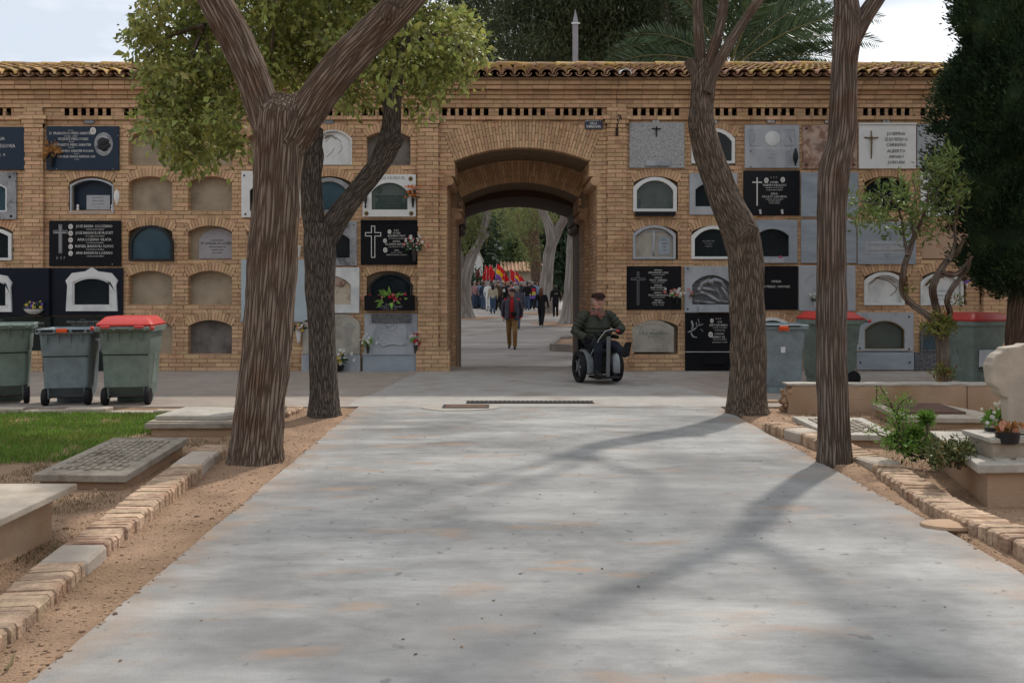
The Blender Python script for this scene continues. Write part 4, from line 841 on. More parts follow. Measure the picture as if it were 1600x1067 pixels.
s = SL(NF, 'blue-grey slab with bolted arched window above a second bolted slab behind the low wall', 'memorial', 1337, 1427, 488, 578); s2 = s.b; s.b = (1337,1426,488,548); s.frame_rect('greymarble', (1350,1412,501,545), 14); s.b = s2
s.panel_arch('glassgreen', (1350,1412,501,545), 14, y0=.01, th=.005, name='pane').frame_arch('bronze', (1350,1412,501,545), 1.5, 14, yb=-.01, th=.02).rect('bluemarble', 1338, 1427, 550, 577.5, name='lower_slab').bolts([(1342,495),(1419,495),(1342,544),(1419,545),(1343,566),(1420,566)], r=1.5)
for px in (1375,1391): s.box('shutter_line','lettering_dim',px,px+1,512,543,.03,.04)
s = SL(MS, 'grey slab with dark diamond wall vase at its top, close to the cypress', 'memorial', 1432, 1515, 195, 263).rect('greymarble').vase(1466, 216, 10, 23, 'blackmetal', y=-.08).box('text_patch','whitemarble',1458,1475,251,263,-.0365,-.034)
SL(MS, 'white slab mostly covered by oleander leaves beside the cypress', 'memorial', 1438, 1518, 268, 338).rect('whitepaint')
s = SL(MS, 'peach stone niche panel with faint initials between oleander and cypress', 'memorial', 1440, 1510, 350, 404); mat('peach', (.47,.33,.23), .85, .08, 5, .1); s.panel_arch('peach', (1440,1510,351,404), 14, y0=.05, th=.03).text([('M.   V.P.',1467,366,6),('R.I.',1470,384,6)], 'terracotta', y=.048)
s = SL(MS, 'chipped white arched plaque with faded blue text behind the oleander trunk', 'memorial', 1438, 1505, 427, 477); s.frame_arch('whitemarble', (1438,1505,426,477), 4, 15, yb=.02, th=.04).panel_arch('whitemarble', (1440,1503,428,475), 14, y0=.03, th=.02).text([('RESTOS MORTALES',1472,455,3.6),('FAMILIA',1472,462,3.6),('SANZ RUIZ',1472,468,3.6)], 'bluemarble', y=.028)
s.relief('bronze', [([(1448,446),(1456,437),(1466,433),(1476,433)], 1.6), ([(1452,450),(1460,444),(1468,440)], 1.6)], y=.025, name='dry_palm')
s = SL(NF, 'black and white speckled granite surround with arched pane behind the oleander trunk', 'memorial', 1428, 1515, 500, 578); s.frame_arch('speckdark', (1437,1508,502,549), 4, 15, yb=.0, th=.04).panel_arch('glassblue', (1439,1506,504,547), 14, y0=.0, th=.005, name='pane').rect('speckdark', 1428, 1515, 550, 578, name='base_slab')
# extra slabs beyond the frame edge
SL(MS, 'grey slab past the pilaster behind the cypress crown', 'memorial', 1600, 1690, 196, 263).rect('greymarble')
SL(MS, 'black slab past the pilaster behind the cypress, third row', 'memorial', 1600, 1690, 343, 411).rect('blackstone')
# ---- number plates
mat('tileblue', (.035,.06,.12), .35, .05, 8, 0); mat('tilewhite', (.55,.56,.55), .4, .05, 8, 0)
for c_, nm in zip('BCDEFG', ('332','333','334','335','336','331')):
    x = wx(140 if c_ == 'B' else 142+93*'ABCDEFG'.find(c_)-93-(0 if c_ != 'F' else 0)); t = thing('number_plate', 'blue and white number plate above '+{'332':'the slab with dark medallion','333':'the plain niche beside the medallion slab','334':'the second plain niche from the medallion slab','335':'the niche behind the big forked trunk','336':'the white palm leaf niche plaque','331':'the dark grey sealed niche'}[nm], 'number plate', (x, 0, wz(193.5)))
    MB().box(-.085, .085, -.014, -.003, 0, .075).build('plate', 'tileblue', t)
    for k in range(3): MB().box(-.078+k*.053, -.078+k*.053+.049, -.018, -.0145, .006, .069).build('digit_tile', 'bluemarble', t)
    for k in range(3): text_mesh(nm[k], .072, 'lettering_dark', t, -.0535+k*.053, -.0185, .037, name='digit', extrude=.0008)
for c_, nm in zip('HIJKLM', '123456'):
    t = thing('number_plate', 'black-rimmed white number plate above '+{'1':'the speckled slab with crucifix','2':'the white arched frame behind the crooked trunk','3':'the slab with round medallion','4':'the mottled brown slab','5':'the white slab with bronze crucifix','6':'the grey slab close to the cypress'}[nm], 'number plate', (colx(c_)-.005, 0, wz(193)))
    MB().box(-.075, .075, -.012, -.003, 0, .075).build('plate', 'blackmetal', t); MB().box(-.064, .064, -.014, -.0125, .009, .066).build('face', 'tilewhite', t)
    text_mesh(nm, .062, 'lettering_dark', t, 0, -.0145, .037, name='digit', extrude=.0008)
t = thing('section_sign', 'dark blue enamel sign with white capitals beside the gate arch', 'sign', (wx(927.5), 0, wz(202.5)))
mat('enamel', (.016,.022,.050), .3, .1, 8, 0, spec=.5)
MB().box(-.155, .155, -.020, -.008, 0, .20).build('plate', 'enamel', t, bevel=.003)
for tx, z, sz in (('SECCION 7ª', .156, .062), ('DE LA', .100, .050), ('DERECHA', .044, .062)): text_mesh(tx, sz, 'lettering', t, 0, -.0205, z, extrude=.0008, xs=.9, bold=.0015)
t = thing('wall_bracket', 'rusty iron lamp bracket bent down from the gate pier', 'bracket', (wx(963), -.07, wz(212)))
mat('rustiron', (.05,.032,.025), .7, .2, 20, .2)
b = MB(); b.tube([(0,-.012,0),(0,-.012,.18),(.01,-.03,.30),(.02,-.10,.325),(.04,-.20,.29),(.05,-.24,.22)], .011, 6); b.tube([(0,-.012,.12),(.02,-.10,.22),(.035,-.16,.29)], .008, 6); b.build('arm', 'rustiron', t, smooth=True)
MB().box(-.025,.025,-.012,-.001,-.02,.26).build('back_plate', 'rustiron', t)
tag(MB().tube([(wx(963), -.09, wz(183)), (wx(963.5), -.05, wz(165)), (wx(962), -.10, wz(150)), (wx(964), -.24, wz(137)), (wx(963), -.255, wz(131))], .004, 5).build('cable', 'blackmetal'), 'thin dark cable running from the bracket up over the cornice', 'cable')
# ------------------------------------------------------------------ flowers
PET = {'white': (.72,.71,.66), 'red': (.50,.03,.06), 'pink': (.62,.22,.20), 'orange': (.70,.19,.03), 'yellow': (.65,.50,.10), 'purple': (.22,.12,.50), 'salmon': (.66,.33,.22), 'dried': (.36,.17,.05)}
for k, v in PET.items(): mat('petal_'+k, v, .7, .15, 30, 0, rnd=.2, trans=.15)
mat('leafdark', (.035,.065,.03), .6, .2, 20, 0, rnd=.3); mat('leafbright', (.16,.30,.05), .6, .2, 20, 0, rnd=.3)
def bloom(mb, c, r, seed):
    rr = random.Random(seed); c = Vector(c); ax = Vector((rr.uniform(-.7,.7), -1, rr.uniform(-.2,.9))).normalized(); u = ax.cross(Vector((0,0,1))).normalized(); v = ax.cross(u)
    for ring, (rad, lift, n) in enumerate(((1., .15, 7), (.62, .45, 5))):
        for k in range(n):
            a = 2*PI*k/n+ring*.4; d = u*math.cos(a)+v*math.sin(a); e = u*-math.sin(a)+v*math.cos(a)
            p0 = c+ax*r*.1; p1 = c+d*r*rad*.6+e*r*.32*rad+ax*r*lift; p2 = c+d*r*rad+ax*r*(lift+.18); p3 = c+d*r*rad*.6-e*r*.32*rad+ax*r*lift
            mb.rv = rr.random()+.001; mb.add([p0,p1,p2,p3], [(0,1,2),(0,2,3)])
    mb.ball(c+ax*r*.25, r*.3, 5, 4)
def bouquet(name, label, px, py, ywall, size, cols, nfl, vase=None, leaf='leafdark', bl=.022, nleaf=26, seed=1, loc=None):
    rr = random.Random(seed); c = Vector((wx(px), ywall, wz(py))) if loc is None else Vector(loc)
    hv = vase[1] if vase else .0
    t = thing(name, label, 'flowers', (c.x, c.y, c.z-size[2]*.5-hv))
    o = Vector((0, 0, hv+size[2]*.5))
    if vase: MB().lathe(vase[0], 12).build('vase', vase[2], t, smooth=50)
    for ci, cn in enumerate(cols):
        mb = MB()
        for k in range(nfl//len(cols)):
            p = o+Vector((rr.gauss(0,.42)*size[0], rr.uniform(-.5,.3)*size[1], rr.uniform(-.45,.5)*size[2])); bloom(mb, p, bl*rr.uniform(.8,1.25), rr.random())
        tag(mb.build('blooms', 'petal_'+cn, t, fixn=False), kind='stuff')
    mb = MB()
    for k in range(nleaf):
        d = Vector((rr.uniform(-1,1), rr.uniform(-.8,.4), rr.uniform(-.6,1.1))).normalized(); s_ = o+Vector((d.x*size[0]*.2, 0, -size[2]*.2)); L = rr.uniform(.6,1.0)*max(size[0], size[2])*.62
        e = s_+Vector((d.x*L, d.y*L*.5, d.z*L)); m_ = (s_+e)/2+Vector((0,0,.01)); w_ = d.cross(Vector((0,1,0)) if abs(d.y) < .9 else Vector((1,0,0))).normalized()*L*.13
        mb.rv = rr.random()+.001; mb.add([s_, m_+w_, e, m_-w_], [(0,1,2),(0,2,3)]); 
    tag(mb.build('foliage', leaf, t, fixn=False), kind='stuff')
    st = MB()
    for k in range(6): st.tube([(0,0,hv*.7), (rr.uniform(-.3,.3)*size[0], rr.uniform(-.3,.1)*size[1], hv+size[2]*.5)], .003, 4)
    st.build('stems', 'leafdark', t); return t
cone = lambda r, h: [(r*.45,0),(r*.5,.01),(r*.6,h*.3),(r,h*.96),(r*1.05,h),(r*.85,h)]
bouquet('dried_flowers', 'dried brown flower spray in a dark vase on the blue-black slab', 84, 234, -.085, (.26,.10,.30), ['dried'], 40, (cone(.045,.17), .17, 'blackmetal'), 'petal_dried', .020, 40, 3)
bouquet('flower_bowl', 'pale wall bowl of purple and yellow flowers on the navy granite', 62, 477, -.20, (.26,.10,.12), ['purple','yellow'], 22, ([(.05,0),(.11,.03),(.15,.075),(.155,.09),(.12,.085)], .09, 'whitemarble'), 'leafdark', .026, 18, 4)
bouquet('flower_vase', 'orange artificial flowers in black vase on the white slab with green letters', 646, 301, -.085, (.16,.1,.22), ['orange','salmon'], 30, (cone(.03,.16), .16, 'blackmetal'), 'leafdark', .026, 24, 5)
bouquet('flower_vase', 'white and pink flowers in a grey vase on the black slab with the white cross', 648, 381, -.095, (.19,.1,.28), ['white','pink','white'], 36, (cone(.05,.17), .17, 'castiron'), 'leafdark', .026, 30, 6)
bouquet('planter_flowers', 'row of red roses along the black planter box', 611, 466, -.10, (.42,.07,.13), ['red','red','pink'], 36, None, 'leafbright', .030, 26, 7)
bouquet('flower_vase', 'white lilies with broad green leaf in the steel vase left of the carved figure', 576, 531, -.09, (.14,.08,.20), ['white'], 14, (cone(.035,.15), .15, 'castiron'), 'leafbright', .030, 14, 8)
bouquet('flower_vase', 'red and white flowers in the steel vase right of the carved figure', 650, 530, -.09, (.14,.08,.20), ['white','red'], 16, (cone(.035,.15), .15, 'castiron'), 'leafbright', .030, 14, 9)
bouquet('flower_pot', 'white and yellow flowers in a dark pot at the foot of the beige slab', 530, 551, -.16, (.28,.14,.26), ['white','yellow','white'], 40, ([(.07,0),(.10,.02),(.115,.10),(.10,.10)], .10, 'blackmetal'), 'leafdark', .032, 40, 10, loc=(wx(531), -.2, .245))
bouquet('flower_vase', 'pale flowers in a white conical wall vase between the two left trunks', 468, 512, -.075, (.22,.1,.13), ['white','salmon','yellow'], 30, (cone(.055,.19), .19, 'ceramic'), 'leafdark', .024, 30, 11)
bouquet('flower_vase', 'white and pink blooms on the black slab beside the gate pier', 1056, 458, -.085, (.19,.1,.15), ['white','white','pink'], 30, (cone(.035,.12), .12, 'blackmetal'), 'leafbright', .028, 22, 12)
bouquet('flower_vase', 'small white flowers in a metal vase on the cracked pale slab', 1272, 464, -.085, (.14,.08,.16), ['white'], 16, (cone(.04,.12), .12, 'silver'), 'leafdark', .022, 24, 13)
bouquet('flower_sprig', 'small purple sprig sticking out by the chipped white plaque', 1508, 440, -.06, (.06,.05,.06), ['purple'], 6, (cone(.02,.06), .06, 'ceramic'), 'leafdark', .022, 6, 14)
bouquet('flower_sprig', 'tiny faded pink sprig on the carved grey slab edge', 1079, 460, -.05, (.06,.04,.12), ['pink'], 8, (cone(.018,.06), .06, 'silver'), 'leafdark', .016, 8, 15)
t = thing('wall_vase', 'empty white conical wall vase between the trunks above the pale blue slab', 'vase', (wx(467.5), -.06, wz(402))); MB().lathe(cone(.055,.20), 14).build('vase_body', 'ceramic', t, smooth=50)
# ================================================================== trees
def barkmat(name, ridge, furrow, pale=None, scale=22., vs=1.0, crack=.22):
    m = mat(name, ridge, .95, .30, scale*1.6, 0, coord='bk', stretch=(1,1,vs), detail=7)
    n = m.node_tree.nodes; l = m.node_tree.links; b = n['Principled BSDF']; b.inputs['Specular IOR Level'].default_value = .12
    a = n.new('ShaderNodeAttribute'); a.attribute_name = 'bk'; mp_ = n.new('ShaderNodeMapping'); mp_.inputs['Scale'].default_value = (1,1,vs); l.new(a.outputs['Vector'], mp_.inputs[0])
    wn = n.new('ShaderNodeTexNoise'); wn.inputs['Scale'].default_value = scale*.55; wn.inputs['Detail'].default_value = 4; l.new(mp_.outputs[0], wn.inputs['Vector'])
    wv = n.new('ShaderNodeVectorMath'); wv.operation = 'MULTIPLY_ADD'; l.new(wn.outputs['Color'], wv.inputs[0]); k_ = 1.1/scale; wv.inputs[1].default_value = (k_, k_, k_*.8); l.new(mp_.outputs[0], wv.inputs[2])
    vo_ = n.new('ShaderNodeTexVoronoi'); vo_.feature = 'DISTANCE_TO_EDGE'; vo_.inputs['Scale'].default_value = scale; l.new(wv.outputs[0], vo_.inputs['Vector'])
    mr = n.new('ShaderNodeMapRange'); mr.inputs[1].default_value = .0; mr.inputs[2].default_value = crack; mr.inputs[3].default_value = .22; l.new(vo_.outputs['Distance'], mr.inputs[0])     # 0 in the furrow, 1 on the ridge
    t = n.new('ShaderNodeTexNoise'); t.inputs['Scale'].default_value = scale*1.2; t.inputs['Detail'].default_value = 7; t.inputs['Roughness'].default_value = .7; l.new(mp_.outputs[0], t.inputs['Vector'])
    ad = n.new('ShaderNodeMath'); ad.operation = 'MULTIPLY_ADD'; ad.inputs[1].default_value = .9; l.new(t.outputs['Fac'], ad.inputs[0]); l.new(mr.outputs[0], ad.inputs[2])
    bp = n.new('ShaderNodeBump'); bp.inputs['Strength'].default_value = 1.0; bp.inputs['Distance'].default_value = .022; l.new(ad.outputs[0], bp.inputs['Height']); l.new(bp.outputs[0], b.inputs['Normal'])
    old = b.inputs['Base Color'].links[0].from_socket
    x0 = n.new('ShaderNodeMix'); x0.data_type = 'RGBA'; l.new(mr.outputs[0], x0.inputs[0]); x0.inputs[6].default_value = (*[q_*ALB for q_ in furrow], 1); l.new(old, x0.inputs[7]); l.new(x0.outputs[2], b.inputs['Base Color'])
    # larger weathered patches, redder or greyer
    g = n.new('ShaderNodeNewGeometry'); t3 = n.new('ShaderNodeTexNoise'); t3.inputs['Detail'].default_value = 8; l.new(g.outputs['Position'], t3.inputs['Vector'])
    pc, ps_, pl_ = pale or ((ridge[0]*.72, ridge[1]*.56, ridge[2]*.48), 3.2, .50); t3.inputs['Scale'].default_value = ps_
    mr2 = n.new('ShaderNodeMapRange'); mr2.inputs[1].default_value = pl_; mr2.inputs[2].default_value = pl_+.14; mr2.inputs[4].default_value = .75; l.new(t3.outputs['Fac'], mr2.inputs[0])
    x = n.new('ShaderNodeMix'); x.data_type = 'RGBA'; l.new(mr2.outputs[0], x.inputs[0]); l.new(old, x.inputs[6]); x.inputs[7].default_value = (*[q_*ALB for q_ in pc], 1); l.new(x.outputs[2], x0.inputs[7])
    return m
barkmat('bark_red', (.275,.208,.160), (.058,.031,.020), None, 40, .55)
barkmat('bark_black', (.19,.155,.13), (.022,.016,.013), ((.24,.20,.16), 5, .60), 58, 1.0)
barkmat('bark_brown', (.245,.188,.145), (.038,.025,.019), ((.27,.215,.17), 4, .62), 54, .9)
barkmat('bark_grey', (.245,.190,.155), (.055,.034,.025), None, 44, .42)
barkmat('bark_stem', (.22,.17,.135), (.10,.075,.06), None, 30, .8)
barkmat('bark_euc', (.34,.31,.285), (.19,.155,.13), ((.13,.085,.06), 1.2, .54), 6, .6)
barkmat('bark_cypress', (.19,.125,.09), (.05,.032,.024), None, 20, .8)
def catmull(pts, vals, step):
    out = []; ov = []; n = len(pts)
    for i in range(n-1):
        p0, p1, p2, p3 = pts[max(i-1,0)], pts[i], pts[i+1], pts[min(i+2,n-1)]
        k = max(2, int((p2-p1).length/step))
        for j in range(k):
            t = j/k; out.append(.5*((2*p1)+(p2-p0)*t+(2*p0-5*p1+4*p2-p3)*t*t+(3*p1-p0-3*p2+p3)*t**3)); ov.append(vals[i]+(vals[i+1]-vals[i])*(t*t*(3-2*t)))
    out.append(pts[-1]); ov.append(vals[-1]); return out, ov
def limb(name, parent, pts, rad, m, seg=40, step=.04, furrow=.012, lump=.05, fs=15., seed=0, flare=0., origin=Vector((0,0,0)), cap=True):
    pts = [Vector(p) for p in pts]; P_, R_ = catmull(pts, rad, step); nr = len(P_); V = np.zeros((nr, seg, 3)); B = np.zeros((nr, seg, 3)); s = 0
    t0 = (P_[1]-P_[0]).normalized(); a = t0.cross(Vector((0,1,0)) if abs(t0.y) < .9 else Vector((1,0,0))).normalized()
    for i in range(nr):
        t = (P_[min(i+1,nr-1)]-P_[max(i-1,0)]).normalized(); a = (a-t*a.dot(t)).normalized(); b = t.cross(a)
        if i: s += (P_[i]-P_[i-1]).length
        r0 = R_[i]
        if flare: r0 *= 1+flare*math.exp(-s/.16)
        for j in range(seg):
            q = 2*PI*j/seg; c_, s_ = math.cos(q), math.sin(q); bk = (c_*r0+seed*3.1, s_*r0, s*.11)
            d = lump*r0*(noise.noise((c_*1.1+seed, s_*1.1, s*1.3))*1.2+.6*noise.noise((c_*2.3+seed, s_*2.3, s*2.6+7)))
            if flare and s < .5: d += flare*r0*.35*math.exp(-s/.14)*noise.noise((c_*2.2+seed, s_*2.2, 3))
            f = noise.noise((bk[0]*fs, bk[1]*fs, bk[2]*fs)); f2 = noise.noise((bk[0]*fs*2.3, bk[1]*fs*2.3, bk[2]*fs*2.3))
            d += furrow*(abs(f)*1.6-.4+.4*f2)
            V[i, j] = P_[i]+(a*c_+b*s_)*(r0+d)-origin; B[i, j] = bk
    idx = np.arange(nr*seg).reshape(nr, seg); nxt = np.roll(idx, -1, 1)
    Fq = np.stack([idx[:-1], nxt[:-1], nxt[1:], idx[1:]], -1).reshape(-1, 4)
    vv = V.reshape(-1, 3); bb = B.reshape(-1, 3)
    if cap:   # rough cut end
        c = vv[-seg:].mean(0); inner = c+(vv[-seg:]-c)*.55+np.array(t)*R_[-1]*.12; cen = c+np.array(t)*R_[-1]*.15; k = len(vv)
        vv = np.vstack([vv, inner, np.repeat(cen[None], seg, 0)]); bb = np.vstack([bb, bb[-seg:]*.6, bb[-seg:]*.1])
        i0 = np.arange(seg); i1 = (i0+1) % seg
        Fq = np.vstack([Fq, np.stack([k-seg+i0, k-seg+i1, k+i1, k+i0], -1), np.stack([k+i0, k+i1, k+seg+i1, k+seg+i0], -1)])
    return link(name, np_mesh(name, vv, Fq, m, vec=bb, smooth=True), parent)
def leaf_mesh(name, pos, dirs, size, aspect, m, parent=None, fold=.25, origin=(0,0,0), stuff=False, rng=RNG):
    n = len(pos); d = dirs/np.linalg.norm(dirs, axis=1, keepdims=True); r = rng.normal(size=(n,3)); s = np.cross(d, r); s /= np.linalg.norm(s, axis=1, keepdims=True)+1e-9; nn = np.cross(s, d)
    L = size[:, None]; W = L*aspect; pos = pos-np.array(origin)
    v = np.stack([pos, pos+d*L*.45+s*W+nn*W*fold*2, pos+d*L-nn*L*.08, pos+d*L*.45-s*W+nn*W*fold*2], 1).reshape(-1, 3)
    k = np.arange(n)*4; f = np.stack([np.stack([k, k+1, k+2], -1), np.stack([k, k+2, k+3], -1)], 1).reshape(-1, 3)
    return link(name, np_mesh(name, v, f, m, rnd=np.repeat(rng.random(n), 2)), parent)
def cluster_leaves(centers, radius, per, rng=RNG, droop=.0):
    n = len(centers); c = np.repeat(centers, per, 0); off = rng.normal(size=(n*per, 3))*np.repeat(np.asarray(radius).reshape(-1,1)*np.ones((n,1)), per, 0)
    pos = c+off; d = off/ (np.linalg.norm(off, axis=1, keepdims=True)+1e-6)+rng.normal(size=off.shape)*.7+np.array([0,0,-droop]); return pos, d
mat('leaf_privet', (.29,.325,.085), .45, .2, 3, 0, rnd=.5, hue=.03, trans=.45, spec=.45, col2=(.38,.39,.12), c2scale=1.4, c2lo=.45, c2hi=.65)
mat('leaf_euc', (.050,.070,.030), .6, .25, .6, 0, rnd=.4, hue=.015, trans=.25, spec=.25, col2=(.085,.095,.038), c2scale=.35)
mat('leaf_olive', (.13,.155,.055), .6, .25, .6, 0, rnd=.35, hue=.02, trans=.3, spec=.2, col2=(.20,.17,.045), c2scale=.3)
mat('leaf_dark', (.030,.052,.026), .65, .25, .8, 0, rnd=.4, hue=.015, trans=.15, spec=.2)
mat('leaf_cypress', (.026,.052,.024), .7, .3, 2.0, 0, rnd=.45, hue=.02, trans=.12, spec=.15, col2=(.055,.085,.032), c2scale=2.8, c2lo=.5, c2hi=.62)
mat('leaf_palm', (.065,.105,.042), .5, .2, .8, 0, rnd=.3, hue=.015, trans=.2, spec=.3)
mat('leaf_oleander', (.16,.22,.065), .5, .2, 5, 0, rnd=.4, hue=.02, trans=.25, spec=.3, col2=(.24,.19,.07), c2scale=5, c2lo=.6, c2hi=.7)
mat('leaf_lime', (.17,.30,.055), .5, .15, 5, 0, rnd=.3, hue=.015, trans=.3)
mat('leaf_succulent', (.12,.14,.05), .5, .2, 9, 0, rnd=.4, hue=.03, col2=(.20,.11,.05), c2scale=9, c2lo=.55, c2hi=.66)
mat('leaf_sprout', (.20,.22,.05), .5, .2, 9, 0, rnd=.4, hue=.03, trans=.25, col2=(.22,.10,.04), c2scale=7, c2lo=.52, c2hi=.66)
mat('leaf_mid', (.075,.12,.040), .6, .25, .6, 0, rnd=.35, hue=.02, trans=.25)
def pcl(ells, n, depth, dj, rng=RNG):   # sample twig centres in pixel ellipses at a given depth
    w_ = np.array([e[2]*e[3]*(e[4] if len(e) > 4 else 1) for e in ells], float); w_ /= w_.sum(); k = rng.choice(len(ells), n, p=w_); out = []
    for i in k:
        e = ells[i]; a = rng.random()*2*PI; r = math.sqrt(rng.random()); d = depth+rng.normal()*dj+(e[5] if len(e) > 5 else 0)
        out.append(P(e[0]+e[2]*r*math.cos(a), e[1]+e[3]*r*math.sin(a), d))
    return np.array([tuple(v) for v in out])
def tree(name, label, base, group=None): return thing(name, label, 'tree', base, 0, group)
# ---- big forked tree, left of the path
D1 = 7.54; b1 = G(402, 716); O = b1
T1 = tree('forked_tree', 'big tree with thick brown furrowed trunk forking into two heavy limbs beside the path', b1)
p = lambda x, y, dd=0: P(x, y, D1+dd)
limb('trunk', T1, [p(400,735), p(407,640), p(417,540), p(424,440), p(431,340), p(436,250), p(440,185), p(446,150)], [.205,.196,.200,.196,.186,.19,.215,.11], 'bark_red', 72, .022, .014, .07, 30, 1, .26, O)
limb('branch', T1, [p(430,250), p(421,205), p(402,140), p(372,70), p(338,5), p(300,-80), p(275,-190)], [.10,.135,.140,.138,.135,.13,.11], 'bark_red', 56, .022, .011, .05, 30, 2, 0, O)
limb('branch', T1, [p(443,255), p(466,205), p(498,150,-.05), p(542,95,-.1), p(590,45,-.15), p(632,0,-.2), p(690,-80,-.2), p(720,-190,-.2)], [.09,.135,.150,.152,.135,.135,.12,.10], 'bark_red', 56, .022, .011, .05, 30, 3, 0, O)
limb('knot', T1, [p(605,40,-.22), p(610,22,-.30), p(616,8,-.34)], [.03,.07,.055], 'bark_red', 24, .02, .01, .2, 20, 4, 0, O)
limb('branch_collar', T1, [p(438,240,-.12), p(450,205,-.10), p(462,170,-.04), p(466,150,.02)], [.05,.10,.10,.05], 'bark_red', 30, .02, .016, .25, 20, 5, 0, O)
# ---- lopped tree behind it, with the light green crown
D2 = 10.2; b2 = G(506, 648); O = b2
T2 = tree('lopped_tree', 'dark trunk with one lopped limb and one limb bearing light green foliage', b2)
p = lambda x, y, dd=0: P(x, y, D2+dd)
limb('trunk', T2, [p(507,662), p(505,600), p(502,520), p(500,440), p(499,390), p(500,350)], [.165,.150,.152,.165,.178,.16], 'bark_black', 56, .03, .014, .09, 20, 11, .25, O)
limb('branch', T2, [p(502,400), p(492,350), p(486,300), p(489,250), p(494,215), p(500,200)], [.12,.125,.120,.105,.075,.045], 'bark_black', 44, .025, .014, .16, 20, 12, 0, O)
limb('branch', T2, [p(498,405), p(520,352), p(556,304), p(588,262), p(606,228), p(612,190), p(614,150), p(621,105), p(632,55), p(640,-10), p(650,-100)], [.10,.125,.115,.115,.13,.105,.10,.085,.07,.06,.045], 'bark_black', 44, .025, .012, .14, 20, 13, 0, O)
limb('knot', T2, [p(604,232,-.06), p(617,222,-.1), p(627,214,-.08)], [.06,.085,.05], 'bark_black', 24, .02, .012, .25, 20, 14, 0, O)
for pts, r in ((((630,60),(590,0),(480,-60),(380,-40),(320,40),(290,120)), (.06,.055,.05,.04,.03,.012)), (((625,90),(660,60),(700,60),(735,90)), (.04,.03,.02,.008)), (((480,-60),(440,10),(425,70),(430,110)), (.035,.025,.016,.008)), (((320,40),(260,60),(230,90)), (.025,.016,.008)), (((630,60),(585,70),(545,110)), (.03,.02,.008)), (((638,0),(690,-40),(740,-30)), (.03,.02,.01)), (((320,60),(345,150),(360,220)), (.02,.012,.005))):
    limb('branch', T2, [p(x,y,.25*math.sin(i*2.1)) for i, (x, y) in enumerate(pts)], list(r), 'bark_stem', 12, .06, .002, .1, 20, 15, 0, O, False)
ells = [(255,55,50,75,1.2),(300,140,80,65,1.1),(262,185,42,50,1.1),(318,215,55,32),(296,245,20,20,.9),(372,45,80,60,1.1),(362,190,22,40,.7),(460,55,58,75,.9),(432,105,60,35,.7),(384,234,9,9,.5),(585,55,85,60,1.0),(655,75,70,65,1.2),(712,60,32,48,1.1),(742,82,16,13,.9),(690,120,42,34,1.1),(560,130,50,34,.8),(655,158,26,18,.7),(520,35,60,50,.9),(225,60,16,22,.5),(200,75,9,7,.4),
        (300,-80,150,70,.7),(450,-90,150,80,.7),(620,-80,130,80,.7),(520,-180,200,70,.4)]
cen = pcl(ells, 880, D2+.45, .50); pos, d = cluster_leaves(cen, .082, 36, droop=.75)
leaf_mesh('crown', pos, d, np.clip(RNG.lognormal(-2.6,.35,len(pos)),.03,.14), .27, 'leaf_privet', T2, .3, O)
tw = MB()
for c in cen[::3]:
    c = Vector(c)-O; q = Vector(RNG.normal(size=3))*.10; tw.tube([c-q-Vector((0,0,-.08)), c, c+q*.6-Vector((0,0,.06))], [.005,.004,.002], 4, cap=False)
tag(tw.build('twigs', 'bark_stem', T2, fixn=False), kind='stuff')
# ---- crooked tree right of the path
D3 = 10.5; b3 = G(1166, 642); O = b3
T3 = tree('crooked_tree', 'crooked pollarded tree with knotted brown trunk and three bare upright stems', b3)
p = lambda x, y, dd=0: P(x, y, D3+dd)
limb('trunk', T3, [p(1168,655), p(1167,610), p(1170,540), p(1168,470), p(1165,410), p(1156,365), p(1136,320), p(1120,280), p(1106,240), p(1096,200), p(1096,160), p(1099,125), p(1103,95)], [.225,.205,.198,.195,.205,.21,.185,.165,.160,.150,.135,.135,.10], 'bark_brown', 64, .026, .014, .10, 19, 21, .22, O)
limb('knot', T3, [p(1155,385,-.1), p(1168,365,-.17), p(1176,352,-.2)], [.08,.10,.085], 'bark_brown', 30, .02, .014, .2, 18, 22, 0, O)
limb('knot', T3, [p(1078,196,-.05), p(1086,200,-.06), p(1098,208,-.08)], [.04,.07,.06], 'bark_brown', 24, .02, .012, .2, 18, 23, 0, O)
limb('stub', T3, [p(1097,150), p(1085,112), p(1076,94)], [.06,.062,.06], 'bark_stem', 24, .03, .003, .06, 18, 24, 0, O)
limb('stem', T3, [p(1099,140), p(1095,90), p(1091,40), p(1089,-20), p(1086,-150), p(1080,-400)], [.06,.062,.058,.055,.05,.03], 'bark_stem', 24, .04, .003, .06, 18, 25, 0, O)
limb('stem', T3, [p(1102,140,-.05), p(1108,100,-.05), p(1121,55,-.05), p(1131,0,-.05), p(1140,-150), p(1160,-420)], [.06,.062,.058,.055,.05,.03], 'bark_stem', 24, .04, .003, .06, 18, 26, 0, O)
limb('stem', T3, [p(1104,145,-.1), p(1122,100,-.12), p(1148,55,-.12), p(1180,8,-.12), p(1215,-40), p(1270,-150), p(1330,-380)], [.06,.064,.056,.052,.05,.045,.03], 'bark_stem', 24, .04, .003, .06, 18, 27, 0, O)
cen = pcl([(1080,-420,120,60),(1160,-430,120,60),(1330,-380,90,60)], 130, D3, .8); pos, d = cluster_leaves(cen, .11, 24, droop=.6)
leaf_mesh('crown', pos, d, RNG.uniform(.05,.10,len(pos)), .26, 'leaf_privet', T3, .3, O)
